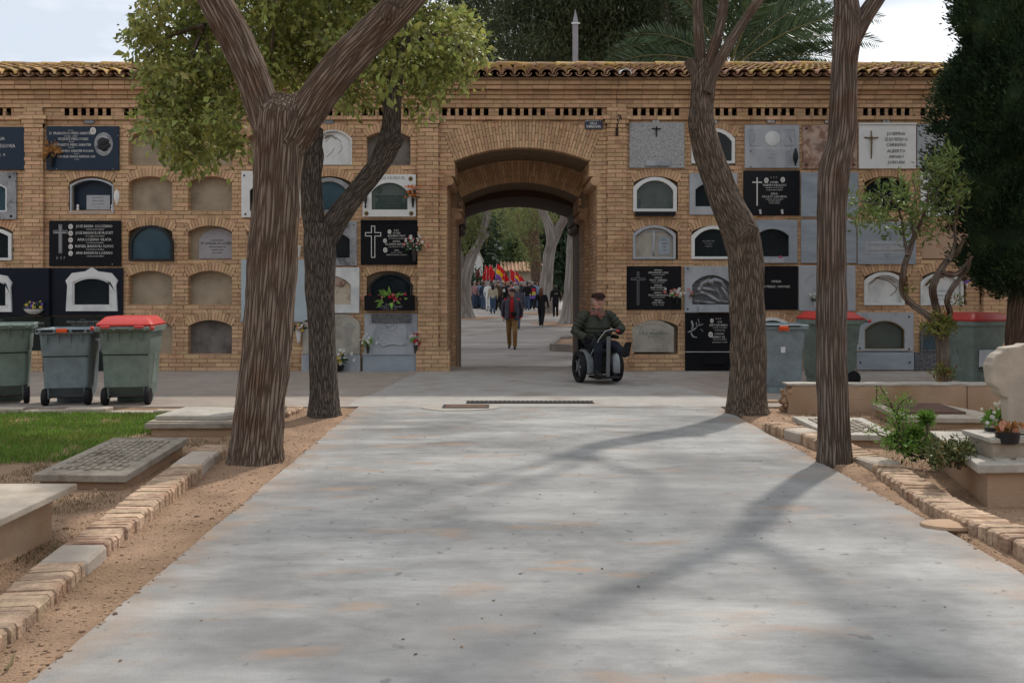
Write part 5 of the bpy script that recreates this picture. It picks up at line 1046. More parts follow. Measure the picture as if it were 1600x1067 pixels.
# ---- slim tree right of the path
D4 = 7.54; b4 = G(1305, 718); O = b4
T4 = tree('slim_tree', 'slim straight tree with grey-brown stringy bark standing in bare soil by the wavy edging', b4)
p = lambda x, y, dd=0: P(x, y, D4+dd)
limb('trunk', T4, [p(1305,735), p(1303,650), p(1300,560), p(1299,470), p(1300,390), p(1300,320), p(1303,270), p(1314,215), p(1318,160), p(1320,100), p(1324,55), p(1322,0), p(1306,-70), p(1285,-200), p(1265,-380), p(1235,-560)], [.128,.122,.122,.118,.114,.118,.13,.112,.105,.102,.112,.09,.08,.07,.055,.03], 'bark_grey', 56, .022, .010, .06, 18, 31, .22, O)
limb('branch', T4, [p(1322,90), p(1337,52), p(1356,18), p(1382,-22), p(1430,-110), p(1490,-240), p(1560,-400)], [.07,.075,.07,.065,.055,.045,.025], 'bark_grey', 36, .025, .007, .06, 18, 32, 0, O)
cen = pcl([(1230,-560,90,50),(1560,-420,80,50)], 110, D4, .5); pos, d = cluster_leaves(cen, .09, 24, droop=.6)
leaf_mesh('crown', pos, d, RNG.uniform(.045,.08,len(pos)), .26, 'leaf_privet', T4, .3, O)
cen = pcl([(260,-280,170,70),(430,-330,180,70),(700,-290,140,70)], 380, D1, .6); pos, d = cluster_leaves(cen, .1, 24, droop=.6)
leaf_mesh('crown', pos, d, RNG.uniform(.045,.08,len(pos)), .26, 'leaf_privet', T1, .3, b1)
# ---- cypress at the right
D5 = 12.4; xc5 = (1622-CX)/F*D5; b5 = Vector((xc5-.22, CAMY+D5, -.03)); O = b5
T5 = tree('cypress_tree', 'dense dark green cypress with short reddish trunk behind the cream headstone', b5)
limb('trunk', T5, [b5-Vector((0,0,.1)), b5+Vector((.0,0,.5)), b5+Vector((.04,0,1.2)), b5+Vector((.15,0,2.2)), b5+Vector((.2,0,5))], [.24,.21,.20,.17,.06], 'bark_cypress', 40, .05, .014, .12, 18, 41, .2, O)
n = 5200; zz = RNG.uniform(0, 1, n)**.9; zc = 1.45+zz*6.6
th = RNG.uniform(0, 2*PI, n)
lob = 1+.13*np.sin(3*th+zc*1.9)+.10*np.sin(5*th-zc*3.1)+.06*np.sin(zc*5+th*2)
rad = np.interp(zc, [1.45,1.75,2.3,3.2,4.2,5.2,6.6,8.1], [.45,.78,1.02,1.14,1.15,1.02,.7,.08])*lob*np.where(RNG.random(n) < .65, RNG.uniform(.86,1.06,n), RNG.uniform(.4,.9,n))
zc += np.where(zc < 2.2, -.28*np.cos(th+2.6)*rad, 0)
cen = np.stack([xc5+rad*np.cos(th), CAMY+D5+rad*np.sin(th), zc], 1)
pos, d = cluster_leaves(cen, .055, 42); d = d*.6+np.repeat(np.stack([np.cos(th), np.sin(th), np.full(n,1.0)], 1), 42, 0)
leaf_mesh('crown', pos, d, RNG.uniform(.04,.085,len(pos)), .17, 'leaf_cypress', T5, .2, O)
nz_, na_ = 46, 40; Vc = np.zeros((nz_, na_, 3))
for i in range(nz_):
    z_ = 1.62+(7.7-1.62)*i/(nz_-1)
    for j in range(na_):
        a_ = 2*PI*j/na_; lb = 1+.13*math.sin(3*a_+z_*1.9)+.10*math.sin(5*a_-z_*3.1)+.06*math.sin(z_*5+a_*2); r_ = float(np.interp(z_, [1.45,1.75,2.3,3.2,4.2,5.2,6.6,8.1], [.45,.78,1.02,1.14,1.15,1.02,.7,.08]))*lb*(.84+.10*noise.noise((math.cos(a_)*3, math.sin(a_)*3, z_*3)))
        if i in (0, nz_-1): r_ *= .05
        zz2 = z_+(-.28*math.cos(a_+2.6)*r_ if z_ < 2.2 else 0); Vc[i, j] = (xc5+r_*math.cos(a_)-O.x, CAMY+D5+r_*math.sin(a_)-O.y, zz2-O.z)
ix = np.arange(nz_*na_).reshape(nz_, na_); nx_ = np.roll(ix, -1, 1); link('inner_foliage', np_mesh('inner_foliage', Vc.reshape(-1,3), np.stack([ix[:-1], nx_[:-1], nx_[1:], ix[1:]], -1).reshape(-1,4), 'leaf_cypress', smooth=True), T5)
# ---- oleander
D6 = 11.9; b6 = G(1474, 622, 0); b6 = Vector(((1473-CX)/F*D6, CAMY+D6, -.02)); O = b6
T6 = tree('oleander', 'small twisted oleander with slender grey stems and sparse leaves behind the low wall', b6)
p = lambda x, y, dd=0: P(x, y, D6+dd)
for pts, r in ((((1473,628),(1474,570),(1472,530),(1468,495)), (.10,.085,.085,.075)),
               (((1470,515),(1452,495),(1425,475),(1410,455),(1412,420),(1420,395),(1428,370),(1440,345),(1448,320),(1452,290)), (.05,.045,.042,.04,.04,.036,.03,.025,.018,.01)),
               (((1469,505),(1460,470),(1458,448),(1468,425),(1482,405),(1495,395),(1505,375)), (.055,.05,.048,.045,.04,.03,.02)),
               (((1472,520),(1484,490),(1480,470),(1488,450),(1500,435),(1512,420),(1516,400)), (.045,.04,.038,.035,.03,.022,.014)),
               (((1470,425),(1490,430),(1508,415),(1520,400)), (.035,.032,.025,.015)), (((1482,408),(1492,380),(1492,350),(1498,310),(1500,270)), (.025,.022,.02,.014,.008)),
               (((1418,400),(1412,370),(1408,340),(1395,315),(1370,300)), (.022,.018,.014,.01,.006)), (((1428,370),(1425,340),(1430,300),(1425,280)), (.018,.014,.01,.006)),
               (((1448,325),(1470,290),(1480,262)), (.012,.01,.005)), (((1395,315),(1360,318),(1340,310)), (.01,.008,.004)), (((1408,345),(1380,345),(1350,350)), (.01,.008,.004))):
    limb('stem', T6, [p(x,y,.12*math.sin(i*1.7+len(pts))) for i, (x, y) in enumerate(pts)], list(r), 'bark_stem', 16, .04, .003, .14, 20, len(pts)+50, 0, O)
ells = [(1340,310,22,16),(1362,330,26,16),(1345,352,14,12,.6),(1395,302,26,18),(1420,285,18,14),(1440,330,30,20,.8),(1462,275,20,22),(1482,255,18,22),(1498,300,20,30,.9),(1420,348,26,14,.7),(1380,345,22,12,.7),(1460,360,22,16,.6),(1400,370,14,10,.4),(1475,330,20,20,.6)]
cen = pcl(ells, 120, D6, .22); pos, d = cluster_leaves(cen, .05, 12); d = d+np.array([0,0,.5])
leaf_mesh('foliage', pos, d, RNG.uniform(.08,.14,len(pos)), .14, 'leaf_oleander', T6, .25, O)
cen = pcl([(1463,505,14,14),(1480,508,10,12,.8),(1455,515,10,8,.6),(1420,450,4,4,.4),(1494,470,6,6,.5),(1475,582,12,8,.9),(1468,590,10,5,.6)], 60, D6-.1, .06); pos, d = cluster_leaves(cen, .035, 14); d = d+np.array([0,0,.7])
leaf_mesh('sprouts', pos, d, RNG.uniform(.05,.09,len(pos)), .15, 'leaf_sprout', T6, .25, O)
# ---- eucalyptus avenue beyond the wall
def euc(name, label, base, trunks, ells, ncl, depth, dj, leafm='leaf_euc', per=26, lsz=(.16,.30), asp=.10, clr=.32, droop=1.6, m='bark_euc', group=None):
    O = base; T = tree(name, label, base, group)
    for i, (pts, r) in enumerate(trunks):
        limb('trunk' if i == 0 else 'branch', T, pts, r, m, 28, .14, .02, .10, 5, i*7+int(depth), .12 if i == 0 else 0, O, False)
    if ncl:
        cen = pcl(ells, ncl, depth, dj); pos, d = cluster_leaves(cen, clr, per, droop=droop); leaf_mesh('crown', pos, d, RNG.uniform(*lsz, len(pos)), asp, leafm, T, .2, O)
    return T
def fp(px, py, d): return P(px, py, d)
dA = fd(41)
euc('eucalyptus_tree', 'pale-barked eucalyptus with two massive stems right of the crowd', GF(853,492), [
    ([fp(853,496,dA), fp(853,450,dA), fp(858,400,dA), fp(862,370,dA), fp(850,335,dA), fp(836,300,dA), fp(820,240,dA), fp(810,180,dA), fp(800,100,dA)], [.46,.36,.31,.31,.22,.2,.18,.16,.12]),
    ([fp(862,385,dA), fp(872,360,dA), fp(884,335,dA), fp(893,290,dA), fp(905,200,dA), fp(930,100,dA)], [.24,.27,.24,.2,.16,.12])],
    [(780,40,80,70),(860,30,90,70),(940,50,80,55),(840,-60,130,60),(770,90,70,30,.8),(900,90,70,30,.6)], 620, dA, 3.2)
dB = fd(57)
euc('eucalyptus_tree', 'tall straight eucalyptus trunk close beside the gateway, brown at its foot', GF(888,506), [
    ([fp(888,509,dB), fp(890,480,dB), fp(893,430,dB), fp(896,360,dB), fp(900,280,dB), fp(915,180,dB), fp(930,60,dB)], [.46,.32,.27,.25,.24,.2,.14])],
    [(960,40,90,60),(1040,60,80,55),(1020,-20,120,60)], 420, dB, 2.6)
dC = fd(48)
euc('eucalyptus_tree', 'thick leaning eucalyptus left of the walkers, forked with brown scars', GF(728,497), [
    ([fp(727,500,dC), fp(725,465,dC), fp(727,430,dC), fp(736,404,dC), fp(749,378,dC), fp(758,350,dC), fp(764,315,dC), fp(775,240,dC)], [.52,.36,.34,.27,.2,.17,.15,.12]),
    ([fp(728,432,dC), fp(718,402,dC), fp(708,380,dC), fp(690,330,dC)], [.26,.25,.2,.15]), ([fp(744,388,dC), fp(756,372,dC), fp(764,366,dC)], [.16,.13,.08])],
    [(730,340,35,45,.6),(745,325,30,20,.7),(700,300,50,60),(720,60,40,60,.4),(735,365,14,22,.5)], 240, dC, 2.0, 'leaf_olive')
dD = fd(28)
euc('shaggy_eucalyptus', 'brown shaggy-barked trunk with broken limb among the avenue trees', GF(838,478), [
    ([fp(838,480,dD), fp(838,440,dD), fp(836,400,dD), fp(834,365,dD), fp(836,330,dD)], [.42,.38,.40,.36,.26]),
    ([fp(836,390,dD), fp(822,378,dD), fp(815,365,dD), fp(808,335,dD)], [.3,.22,.14,.08])],
    [(815,345,22,24),(828,395,18,20),(840,340,25,20)], 160, dD, 3, 'leaf_olive', m='bark_cypress')
euc('willowy_tree', 'yellow-green drooping tree hanging over the middle of the avenue', Vector(((826-CX)/F*120, CAMY+120, FZ(120))), [
    ([fp(823,470,120), fp(822,430,120), fp(818,400,120), fp(812,360,120)], [.9,.7,.6,.3])],
    [(772,350,26,24),(790,365,30,26),(805,345,30,22),(760,335,20,14),(818,385,18,22),(795,385,16,12)], 520, 120, 7, 'leaf_olive', 24, (.35,.7), .14, .8, 2.0)
euc('conical_tree', 'fresh green conical tree above the crowd', Vector(((806-CX)/F*105, CAMY+105, FZ(105))), [([fp(806,468,105), fp(806,430,105), fp(805,390,105)], [.3,.25,.1])],
    [(806,425,12,14),(805,405,9,16),(804,388,6,14),(803,376,3,9)], 260, 105, .9, 'leaf_mid', 24, (.25,.5), .2, .35, .6)
euc('evergreen_tree', 'dark evergreen crown far down the avenue', Vector(((776-CX)/F*140, CAMY+140, FZ(140))), [([fp(776,466,140), fp(776,430,140), fp(776,390,140)], [.5,.4,.2])],
    [(770,385,26,18),(790,395,24,14),(745,365,16,16),(862,345,26,22),(815,335,14,14)], 460, 140, 6, 'leaf_dark', 24, (.5,.9), .22, 1.0, .6)
euc('round_shrub', 'pale green rounded shrub in front of the far roof', Vector(((770-CX)/F*112, CAMY+112, FZ(112))), [([fp(772,466,112), fp(772,430,112)], [.3,.15])], [(765,405,22,6),(782,408,18,4)], 160, 112, 1.5, 'leaf_mid', 24, (.3,.5), .25, .5, .3)
euc('dark_bush', 'dark clipped bush beside the leaning eucalyptus', GF(736,492), [([fp(737,490,60), fp(737,460,60)], [.15,.1])], [(737,470,9,22),(742,440,5,14)], 110, 60, .5, 'leaf_dark', 24, (.12,.25), .3, .25, .2)
for px, d, el, lm, lab in ((700, 95, [(715,345,40,30),(735,385,30,40),(700,400,40,40)], 'leaf_dark', 'dark broad tree left of the avenue beyond the leaning eucalyptus'), (905, 85, [(890,350,40,35),(900,400,35,45),(868,330,25,20)], 'leaf_dark', 'dark broad tree right of the avenue behind the pale trunks'), (800, 150, [(760,340,50,26),(810,325,60,25),(850,355,40,30),(790,365,50,22)], 'leaf_dark', 'far dark tree mass over the building roof'), (880, 118, [(872,385,26,26),(852,380,20,24)], 'leaf_mid', 'mid green tree beside the tan brick building')):
    base = Vector(((px-CX)/F*d, CAMY+d, FZ(d))); euc('avenue_tree', lab, base, [([base, base+Vector((.1,0,3)), P(px, 380, d)], [.4,.3,.2])], el, int(sum(e[2]*e[3] for e in el)/9), d, 3.5, lm, 22, (.45,.8), .24, .8, .8)
# trees whose crowns rise over the roof
for i, (px, d, ells, lm, lab) in enumerate([
    (1010, 33, [(830,50,70,60),(900,30,80,60),(980,45,80,55),(1040,40,70,60),(930,-60,150,60)], 'leaf_euc', 'drooping eucalyptus crown rising over the gate roof behind the pale pole'),
    (655, 38, [(740,40,40,55),(780,30,50,60),(740,-50,80,50)], 'leaf_euc', 'eucalyptus crown over the roof left of the gateway'),
    (1215, 40, [(1200,50,55,55),(1245,30,40,50),(1250,85,30,25,.8),(1190,-40,80,50)], 'leaf_mid', 'leafy green tree behind the palm over the roof'),
    (460, 36, [(440,75,50,40,.5),(500,60,50,45,.6)], 'leaf_olive', 'thin olive-green tree seen through the light green crown')]):
    base = Vector(((px-CX)/F*d, CAMY+d, FARZ)); top = P(px, 60, d)
    euc('background_tree', lab, base, [([base, base.lerp(top, .5)+Vector((.3,0,0)), top], [.4,.3,.15])], ells, int(1000*sum(e[2]*e[3]*(e[4] if len(e)>4 else 1) for e in ells)/22000), d, 2.0, lm, 30, (.14,.26), .13, .26, 1.5)
for x_, y_, lab in ((6.6, 15, 'tall shade tree right of the passage just behind the wall'), (7.2, 25, 'tall shade tree leaning over the avenue behind the palm'), (7.6, 35, 'tall shade tree halfway along the right side of the avenue'), (8.4, 46, 'tall shade tree further along the right side of the avenue'), (-7.5, 17, 'tall shade tree behind the wall left of the passage')):
    base = Vector((x_, y_, FZ(y_-CAMY))); top = base+Vector((-1.2 if x_ > 0 else 1.2, 0, 12))
    T = tree('shade_tree', lab, base); limb('trunk', T, [base, base.lerp(top,.5)+Vector((.2,.1,0)), top], [.4,.3,.14], 'bark_euc', 24, .2, .02, .1, 5, int(y_), .12, base, False)
    n = 560; a = RNG.random(n)*2*PI; r_ = np.sqrt(RNG.random(n))*4.8; cen = np.stack([top.x+r_*np.cos(a), base.y+r_*np.sin(a), 10.8+(y_-15)*.06+RNG.uniform(0,4.2,n)], 1); pos, dd = cluster_leaves(cen, .36, 28, droop=1.5)
    leaf_mesh('crown', pos, dd, RNG.uniform(.18,.36,len(pos)), .14, 'leaf_euc', T, .2, base)
# ---- unseen cypress row and wall added behind the camera to block low skylight
bw = thing('light_block_wall', 'long tan unseen wall added behind the camera to block low skylight', 'wall', (0, -46, -.1)); MB().box(-45, 45, -.3, .3, 0, 5.0).build('panel', 'mortar', bw); MB().box(-45.2, 45.2, -.45, .45, 5.0, 5.12).build('coping', 'tile', bw)
n = 900; zc = RNG.uniform(.06, 1, n)**.9*11; th = RNG.uniform(0, 2*PI, n); rad = np.interp(zc, [0,1.5,4,8,11], [.7,1.4,1.7,1.2,.1])*RNG.uniform(.7,1.05,n); cen = np.stack([rad*np.cos(th), rad*np.sin(th), zc], 1); pos, dd = cluster_leaves(cen, .22, 12)
row0 = None
for i in range(13):
    x = -38+i*6.3
    if row0 is None:
        row0 = tree('light_block_cypress', 'tall unseen cypress added behind the camera to block low skylight', (x, -41, -.03), 'added cypress row behind the camera'); limb('trunk', row0, [Vector((0,0,-.1)), Vector((0,0,1.5)), Vector((0,0,6))], [.28,.22,.08], 'bark_cypress', 14, .3, .01, .1, 12, 3, .2, Vector((0,0,0)), False); leaf_mesh('crown', pos, dd+np.array([0,0,.8]), RNG.uniform(.22,.42,len(pos)), .3, 'leaf_cypress', row0, .2)
    else:
        c_ = copy_tree(row0); c_.location = (x, -41+random.uniform(-.6,.6), -.03); c_.rotation_euler = (0,0,random.random()*6); k_ = random.uniform(.85,1.15); c_.scale = (k_,k_,k_)
# ---- palm
dp = 25.; bp_ = Vector(((1138-CX)/F*dp, CAMY+dp, FARZ)); top = P(1138, 112, dp)
TP_ = tree('palm_tree', 'date palm with long arching fronds spreading over the tiled roof', bp_)
limb('trunk', TP_, [bp_, bp_.lerp(top, .5), top], [.3,.26,.28], 'bark_cypress', 24, .2, .04, .1, 9, 61, 0, bp_)
mat('frondstem', (.16,.15,.06), .6, .1)
rr = random.Random(5)
fr_spec = [(-88,3.6,.2),(-72,3.6,.9),(-55,3.8,.1),(-35,4.0,.5),(-12,4.0,.8),(8,4.2,.2),(22,4.2,.7),(34,4.4,.1),(46,4.4,.5),(56,4.2,1.0),(66,4.0,.15),(78,3.6,.35),(88,3.3,.05),(96,3.0,.6),(-95,3.0,.4),(15,3.6,1.2),(40,3.6,1.3),(-45,3.4,1.2)]
for i, (ang, L, yaw) in enumerate(fr_spec):
    a = R(ang); dirv = Vector((math.sin(a), math.sin(yaw*2.2+i)*.55, math.cos(a)*.9+.15)).normalized(); pts = []; pp = top.copy()-bp_; dv = dirv.copy()
    for k in range(14):
        pts.append(pp.copy()); pp = pp+dv*L/13; dv = (dv+Vector((0,0,-.045-.006*k))).normalized()
    f = MB(); f.tube(pts, [.03*(1-k/15) for k in range(14)], 5)
    fo = f.build('frond', 'frondstem', TP_, fixn=False)
    posl = []; dl = []
    for k in range(70):
        u = .1+.9*k/70; q = u*13; k0 = min(12, int(q)); c = pts[k0].lerp(pts[k0+1], q-k0); tdir = (pts[k0+1]-pts[k0]).normalized(); sd_ = tdir.cross(Vector((0,-1,.4))).normalized()
        for sg in (-1, 1): posl.append(c); dl.append(sd_*sg*.8+tdir*.75+Vector((0,0,-.12))+Vector((rr.gauss(0,.05), rr.gauss(0,.05), rr.gauss(0,.05))))
    leaf_mesh('leaflets', np.array([tuple(v) for v in posl]), np.array([tuple(v) for v in dl]), np.array([.62*math.sin(PI*(.12+.8*(k//2)/70))+.08 for k in range(140)]), .035, 'leaf_palm', fo, .3)
# ---- pole behind the roof
dq = 21.5; t = thing('pale_pole', 'weathered pointed grey pole rising behind the gate roof', 'pole', (P(899,100,dq).x, CAMY+dq, FARZ))
mat('palewood', (.26,.26,.28), .8, .15, 6, .15, 50)
zt = P(899, 14, dq).z-FARZ
MB().add([(x*.062, y*.062, z) for z in (0, zt-.32) for x, y in ((-1,-1),(1,-1),(1,1),(-1,1))]+[(0,0,zt)], [(0,3,2,1),(0,1,5,4),(1,2,6,5),(2,3,7,6),(3,0,4,7),(4,5,8),(5,6,8),(6,7,8),(7,4,8)]).build('shaft', 'palewood', t)
for z in (zt-.38,): MB().box(-.10,.10,-.075,-.063,z,z+.035).build('insulator_bar', 'silver', t)
# ================================================================== bins
mat('bin_blue', (.21,.26,.285), .55, .16, 9, .05, 60, coord='obj', spec=.35, col2=(.17,.21,.23), c2scale=2.5)
mat('bin_green', (.20,.255,.225), .55, .16, 9, .05, 60, coord='obj', spec=.35, col2=(.16,.20,.18), c2scale=2.5)
mat('lid_red', (.58,.055,.045), .4, .08, 5, .02, 60, coord='obj', spec=.4)
mat('orange_clip', (.75,.10,.025), .45, .05); mat('rubber', (.014,.014,.016), .7, .1); mat('sticker', (.62,.64,.66), .6, .05); mat('signgreen', (.012,.15,.06), .5, .05)
def rrect(hw, hd, r, z, n=4, cy=0.):
    pts = []
    for cx_, cy_, a0 in ((hw-r, hd-r, 0), (-hw+r, hd-r, 90), (-hw+r, -hd+r, 180), (hw-r, -hd+r, 270)):
        for k in range(n+1): a = R(a0+90*k/n); pts.append((cx_+r*math.cos(a), cy_+r*math.sin(a)+cy, z))
    return pts
def loft(mb, rings, cap0=True, cap1=True):
    n = len(rings[0]); vs = [p for r in rings for p in r]
    fs = [(i*n+j, i*n+(j+1) % n, (i+1)*n+(j+1) % n, (i+1)*n+j) for i in range(len(rings)-1) for j in range(n)]
    if cap0: fs.append(tuple(range(n-1, -1, -1)))
    if cap1: fs.append(tuple(range((len(rings)-1)*n, len(rings)*n)))
    return mb.add(vs, fs)
def wheelie_bin(label, loc, rz, m, lid=None, clip=False, front_clip=False, sc=1.0, tilt=0.):
    t = thing('wheelie_bin', label, 'bin', loc, rz, 'wheeled bins by the niche wall'); t.scale = (sc, sc, sc)
    b = MB(); H = .94
    rings = [rrect(.235,.20,.04,.10,cy=.07), rrect(.245,.23,.05,.16,cy=.05), rrect(.255,.285,.05,.22,cy=.0), rrect(.270,.305,.05,.62), rrect(.281,.317,.05,.640), rrect(.295,.335,.05,H-.06), rrect(.335,.375,.05,H-.055), rrect(.338,.378,.05,H), rrect(.318,.358,.045,H+.004), rrect(.285,.325,.045,H-.05), rrect(.235,.22,.04,.2,cy=.05)]
    loft(b, rings); b.build('body', m, t, smooth=35)
    f = MB(); f.box(-.20,.20,.10,.26,.0,.11); f.build('foot', m, t, bevel=.01)
    ax = MB(); ax.lathe([(.014,-.27),(.014,.27)], 8, (0,-.235,.105), 'x'); ax.build('axle', 'castiron', t)
    for sx in (-1, 1):
        w_ = MB(); w_.lathe([(.06,-.03),(.098,-.03),(.105,-.018),(.105,.018),(.098,.03),(.06,.03)], 20, (0,0,0), 'x'); wo = w_.build('wheel', 'rubber', t, smooth=35, loc=(sx*.245,-.235,.105))
        MB().lathe([(.03,-.034),(.058,-.032),(.058,.032),(.03,.034)], 14, (0,0,0), 'x').build('hub', 'rubber', wo, smooth=35)
        MB().box(min(sx*.20,sx*.215), max(sx*.20,sx*.215), -.27, -.16, .08, .26).build('axle_bracket', m, t)
    for zz_, hw_, y_ in ((.60,.262,-.3055),): MB().box(-hw_,hw_,y_-.004,y_+.01,zz_,zz_+.012).build('moulded_line', 'rubber', t)
    for sx in (-1, 1): MB().hexa([(sx*.256-.004,-.12,.24),(sx*.256+.004,-.12,.24),(sx*.256+.004,.10,.24),(sx*.256-.004,.10,.24),(sx*.272-.004,-.02,.60),(sx*.272+.004,-.02,.60),(sx*.272+.004,.0,.60),(sx*.272-.004,.0,.60)]).build('side_rib', m, t)
    for k in range(4):
        x = -.20+k*.133; MB().add([(x-.008,-.30,.70),(x+.008,-.30,.70),(x-.008,-.385,H-.06),(x+.008,-.385,H-.06),(x-.008,-.325,H-.06),(x+.008,-.325,H-.06)], [(0,1,3,2),(0,2,4),(1,5,3),(2,3,5,4)]).build('rib', m, t)
    hb = MB(); hb.lathe([(.016,-.30),(.016,.30)], 10, (0,-.43,H-.012), 'x'); hb.build('handle_bar', 'rubber' if clip else m, t, smooth=35)
    for x in (-.26,-.09,.09,.26): MB().box(x-.016,x+.016,-.445,-.37,H-.035,H+.0).build('handle_lug', m, t)
    if clip: MB().box(-.07,.05,-.452,-.408,H-.035,H+.012).build('clip', 'orange_clip', t, bevel=.006)
    if front_clip:
        MB().box(-.06,.06,.375,.425,H-.05,H-.01).build('clip', 'orange_clip', t, bevel=.008); MB().box(-.07,.07,.38,.40,H-.075,H-.052).build('clip_tab', 'orange_clip', t)
        MB().box(-.22,.30,.379,.392,H-.02,H-.004).build('front_bar', 'rubber', t); MB().box(-.03,.03,.315,.322,.56,.64).build('label_patch', 'sticker', t)
    if lid:
        l_ = MB(); loft(l_, [rrect(.325,.365,.05,H+.006), rrect(.330,.370,.05,H+.03), rrect(.315,.355,.05,H+.045), rrect(.255,.27,.05,H+.115,cy=.02), rrect(.24,.25,.05,H+.12,cy=.02)]); l_.build('lid', lid, t, smooth=35)
        for x in (-.19, .19): MB().lathe([(.022,-.05),(.022,.05)], 10, (x,-.43,H+.0), 'x').build('hinge', lid, t, smooth=35)
        MB().box(-.2,.2,-.43,-.36,H+.012,H+.034).build('lid_flange', lid, t)
        for x in (-.34,.34): MB().ball((x,-.43,H-.012), .026, 10, 8).build('hinge_cap', lid, t, smooth=True)
    return t
def gd(px, d): return Vector(((px-CX)/F*d, CAMY+d, -.004))
wheelie_bin('lidless green-grey wheelie bin beside the lidless blue-grey one', gd(8, 11.55), R(24), 'bin_green', sc=1.06)
wheelie_bin('lidless blue-grey wheelie bin with orange clip on a black handle bar by the grass', gd(112, 11.45), R(12), 'bin_blue', clip=True, sc=1.0)
wheelie_bin('green-grey wheelie bin with closed red lid by the grass', gd(206, 11.50), R(8), 'bin_green', 'lid_red', sc=1.03)
wheelie_bin('lidless blue-grey wheelie bin with orange front clip behind the broken wall end', gd(1219, 12.75), R(170), 'bin_blue', front_clip=True, sc=1.0)
wheelie_bin('green wheelie bin with red lid behind the slim tree', gd(1296, 13.7), R(100), 'bin_green', 'lid_red', sc=1.03)
t = wheelie_bin('green wheelie bin with red lid and white notice behind the oleander', gd(1518, 13.2), R(196), 'bin_green', 'lid_red', sc=1.03)
o = MB().box(-.20,.18,.302,.310,.34,.57).build('notice', 'sticker', t, rot=(R(-3),0,0)); 
nt_ = link('notice_panel', MB().box(-.165,-.055,.311,.3125,.41,.52).mesh('np','signgreen'), t, rot=(R(-3),0,0))
for i, (tx, z, sz) in enumerate((('AZTALINE', .50, .040), ('DE PLASTIC', .467, .040), ('VALLES', .434, .040))):
    q = text_mesh(tx, sz, 'lettering_dark', t, .155, .3135, z, 'LEFT', name='notice_text'); q.rotation_euler = (0, 0, PI)
for i in range(9):
    a = i/9*2*PI; MB().ball((-.11+.028*math.cos(a), .3135, .477+.018*math.sin(a)), .012, 6, 5, (1,.15,1)).build('tree_emblem', 'sticker', t)
MB().box(-.115,-.105,.3125,.3145,.42,.47).build('tree_emblem_stem', 'sticker', t); MB().add([(-.13,.3128,.40),(-.09,.3128,.40),(-.11,.3128,.37),(-.13,.311,.40),(-.09,.311,.40),(-.11,.311,.37)],[(0,1,2),(3,5,4)]).build('arrow_emblem', 'signgreen', t)
for z, tx in ((.295,'AJUNTAMENT DE VALENCIA'),(.262,'RECOLLIDA SELECTIVA')): q = text_mesh(tx, .026, 'lettering_dark', t, .165, .298, z, 'LEFT', name='body_text'); q.rotation_euler = (0, 0, PI)
# ================================================================== graves, low wall, headstone
mat('grave_grey', (.33,.285,.23), .9, .18, 7, .35, 60, col2=(.20,.165,.125), c2scale=5, c2lo=.48, c2hi=.68)
mat('grave_pale', (.43,.395,.34), .8, .16, 9, .15, 70, col2=(.37,.335,.285), c2scale=2.2)
mat('grave_cream', (.43,.37,.30), .85, .16, 7, .2, 70, col2=(.36,.28,.20), c2scale=2.2, c2lo=.5, c2hi=.7)
mat('render_tan', (.43,.295,.195), .92, .14, 4, .3, 50, col2=(.32,.195,.11), c2scale=2.0, c2lo=.48, c2hi=.66)
def jag(pts, sd_, a):
    rr = random.Random(sd_); return [(x+rr.uniform(-a,a), y+rr.uniform(-a,a)) for x, y in pts]
# flat-topped box tomb, left front
t = thing('box_tomb', 'pale stone-topped box tomb with tan rendered sides by the brick edging', 'grave', (-3.25, CAMY+4.2, -.03))
MB().box(-.62,.62,-1.25,1.12,0,.27).build('base', 'render_tan', t, bevel=.012)
MB().box(-.72,.72,-1.35,1.22,.272,.312).build('top_slab', 'grave_cream', t, bevel=.006)
e = MB(); e.tube([(.05+.22*math.cos(a), .62+.16*math.sin(a), .313) for a in [k*.5 for k in range(14)]], .006, 5); e.tube([(-.1,.7,.313),(.1,.6,.313),(.3,.66,.313)], .005, 5); e.build('carved_wreath', 'grave_cream', t, smooth=True)
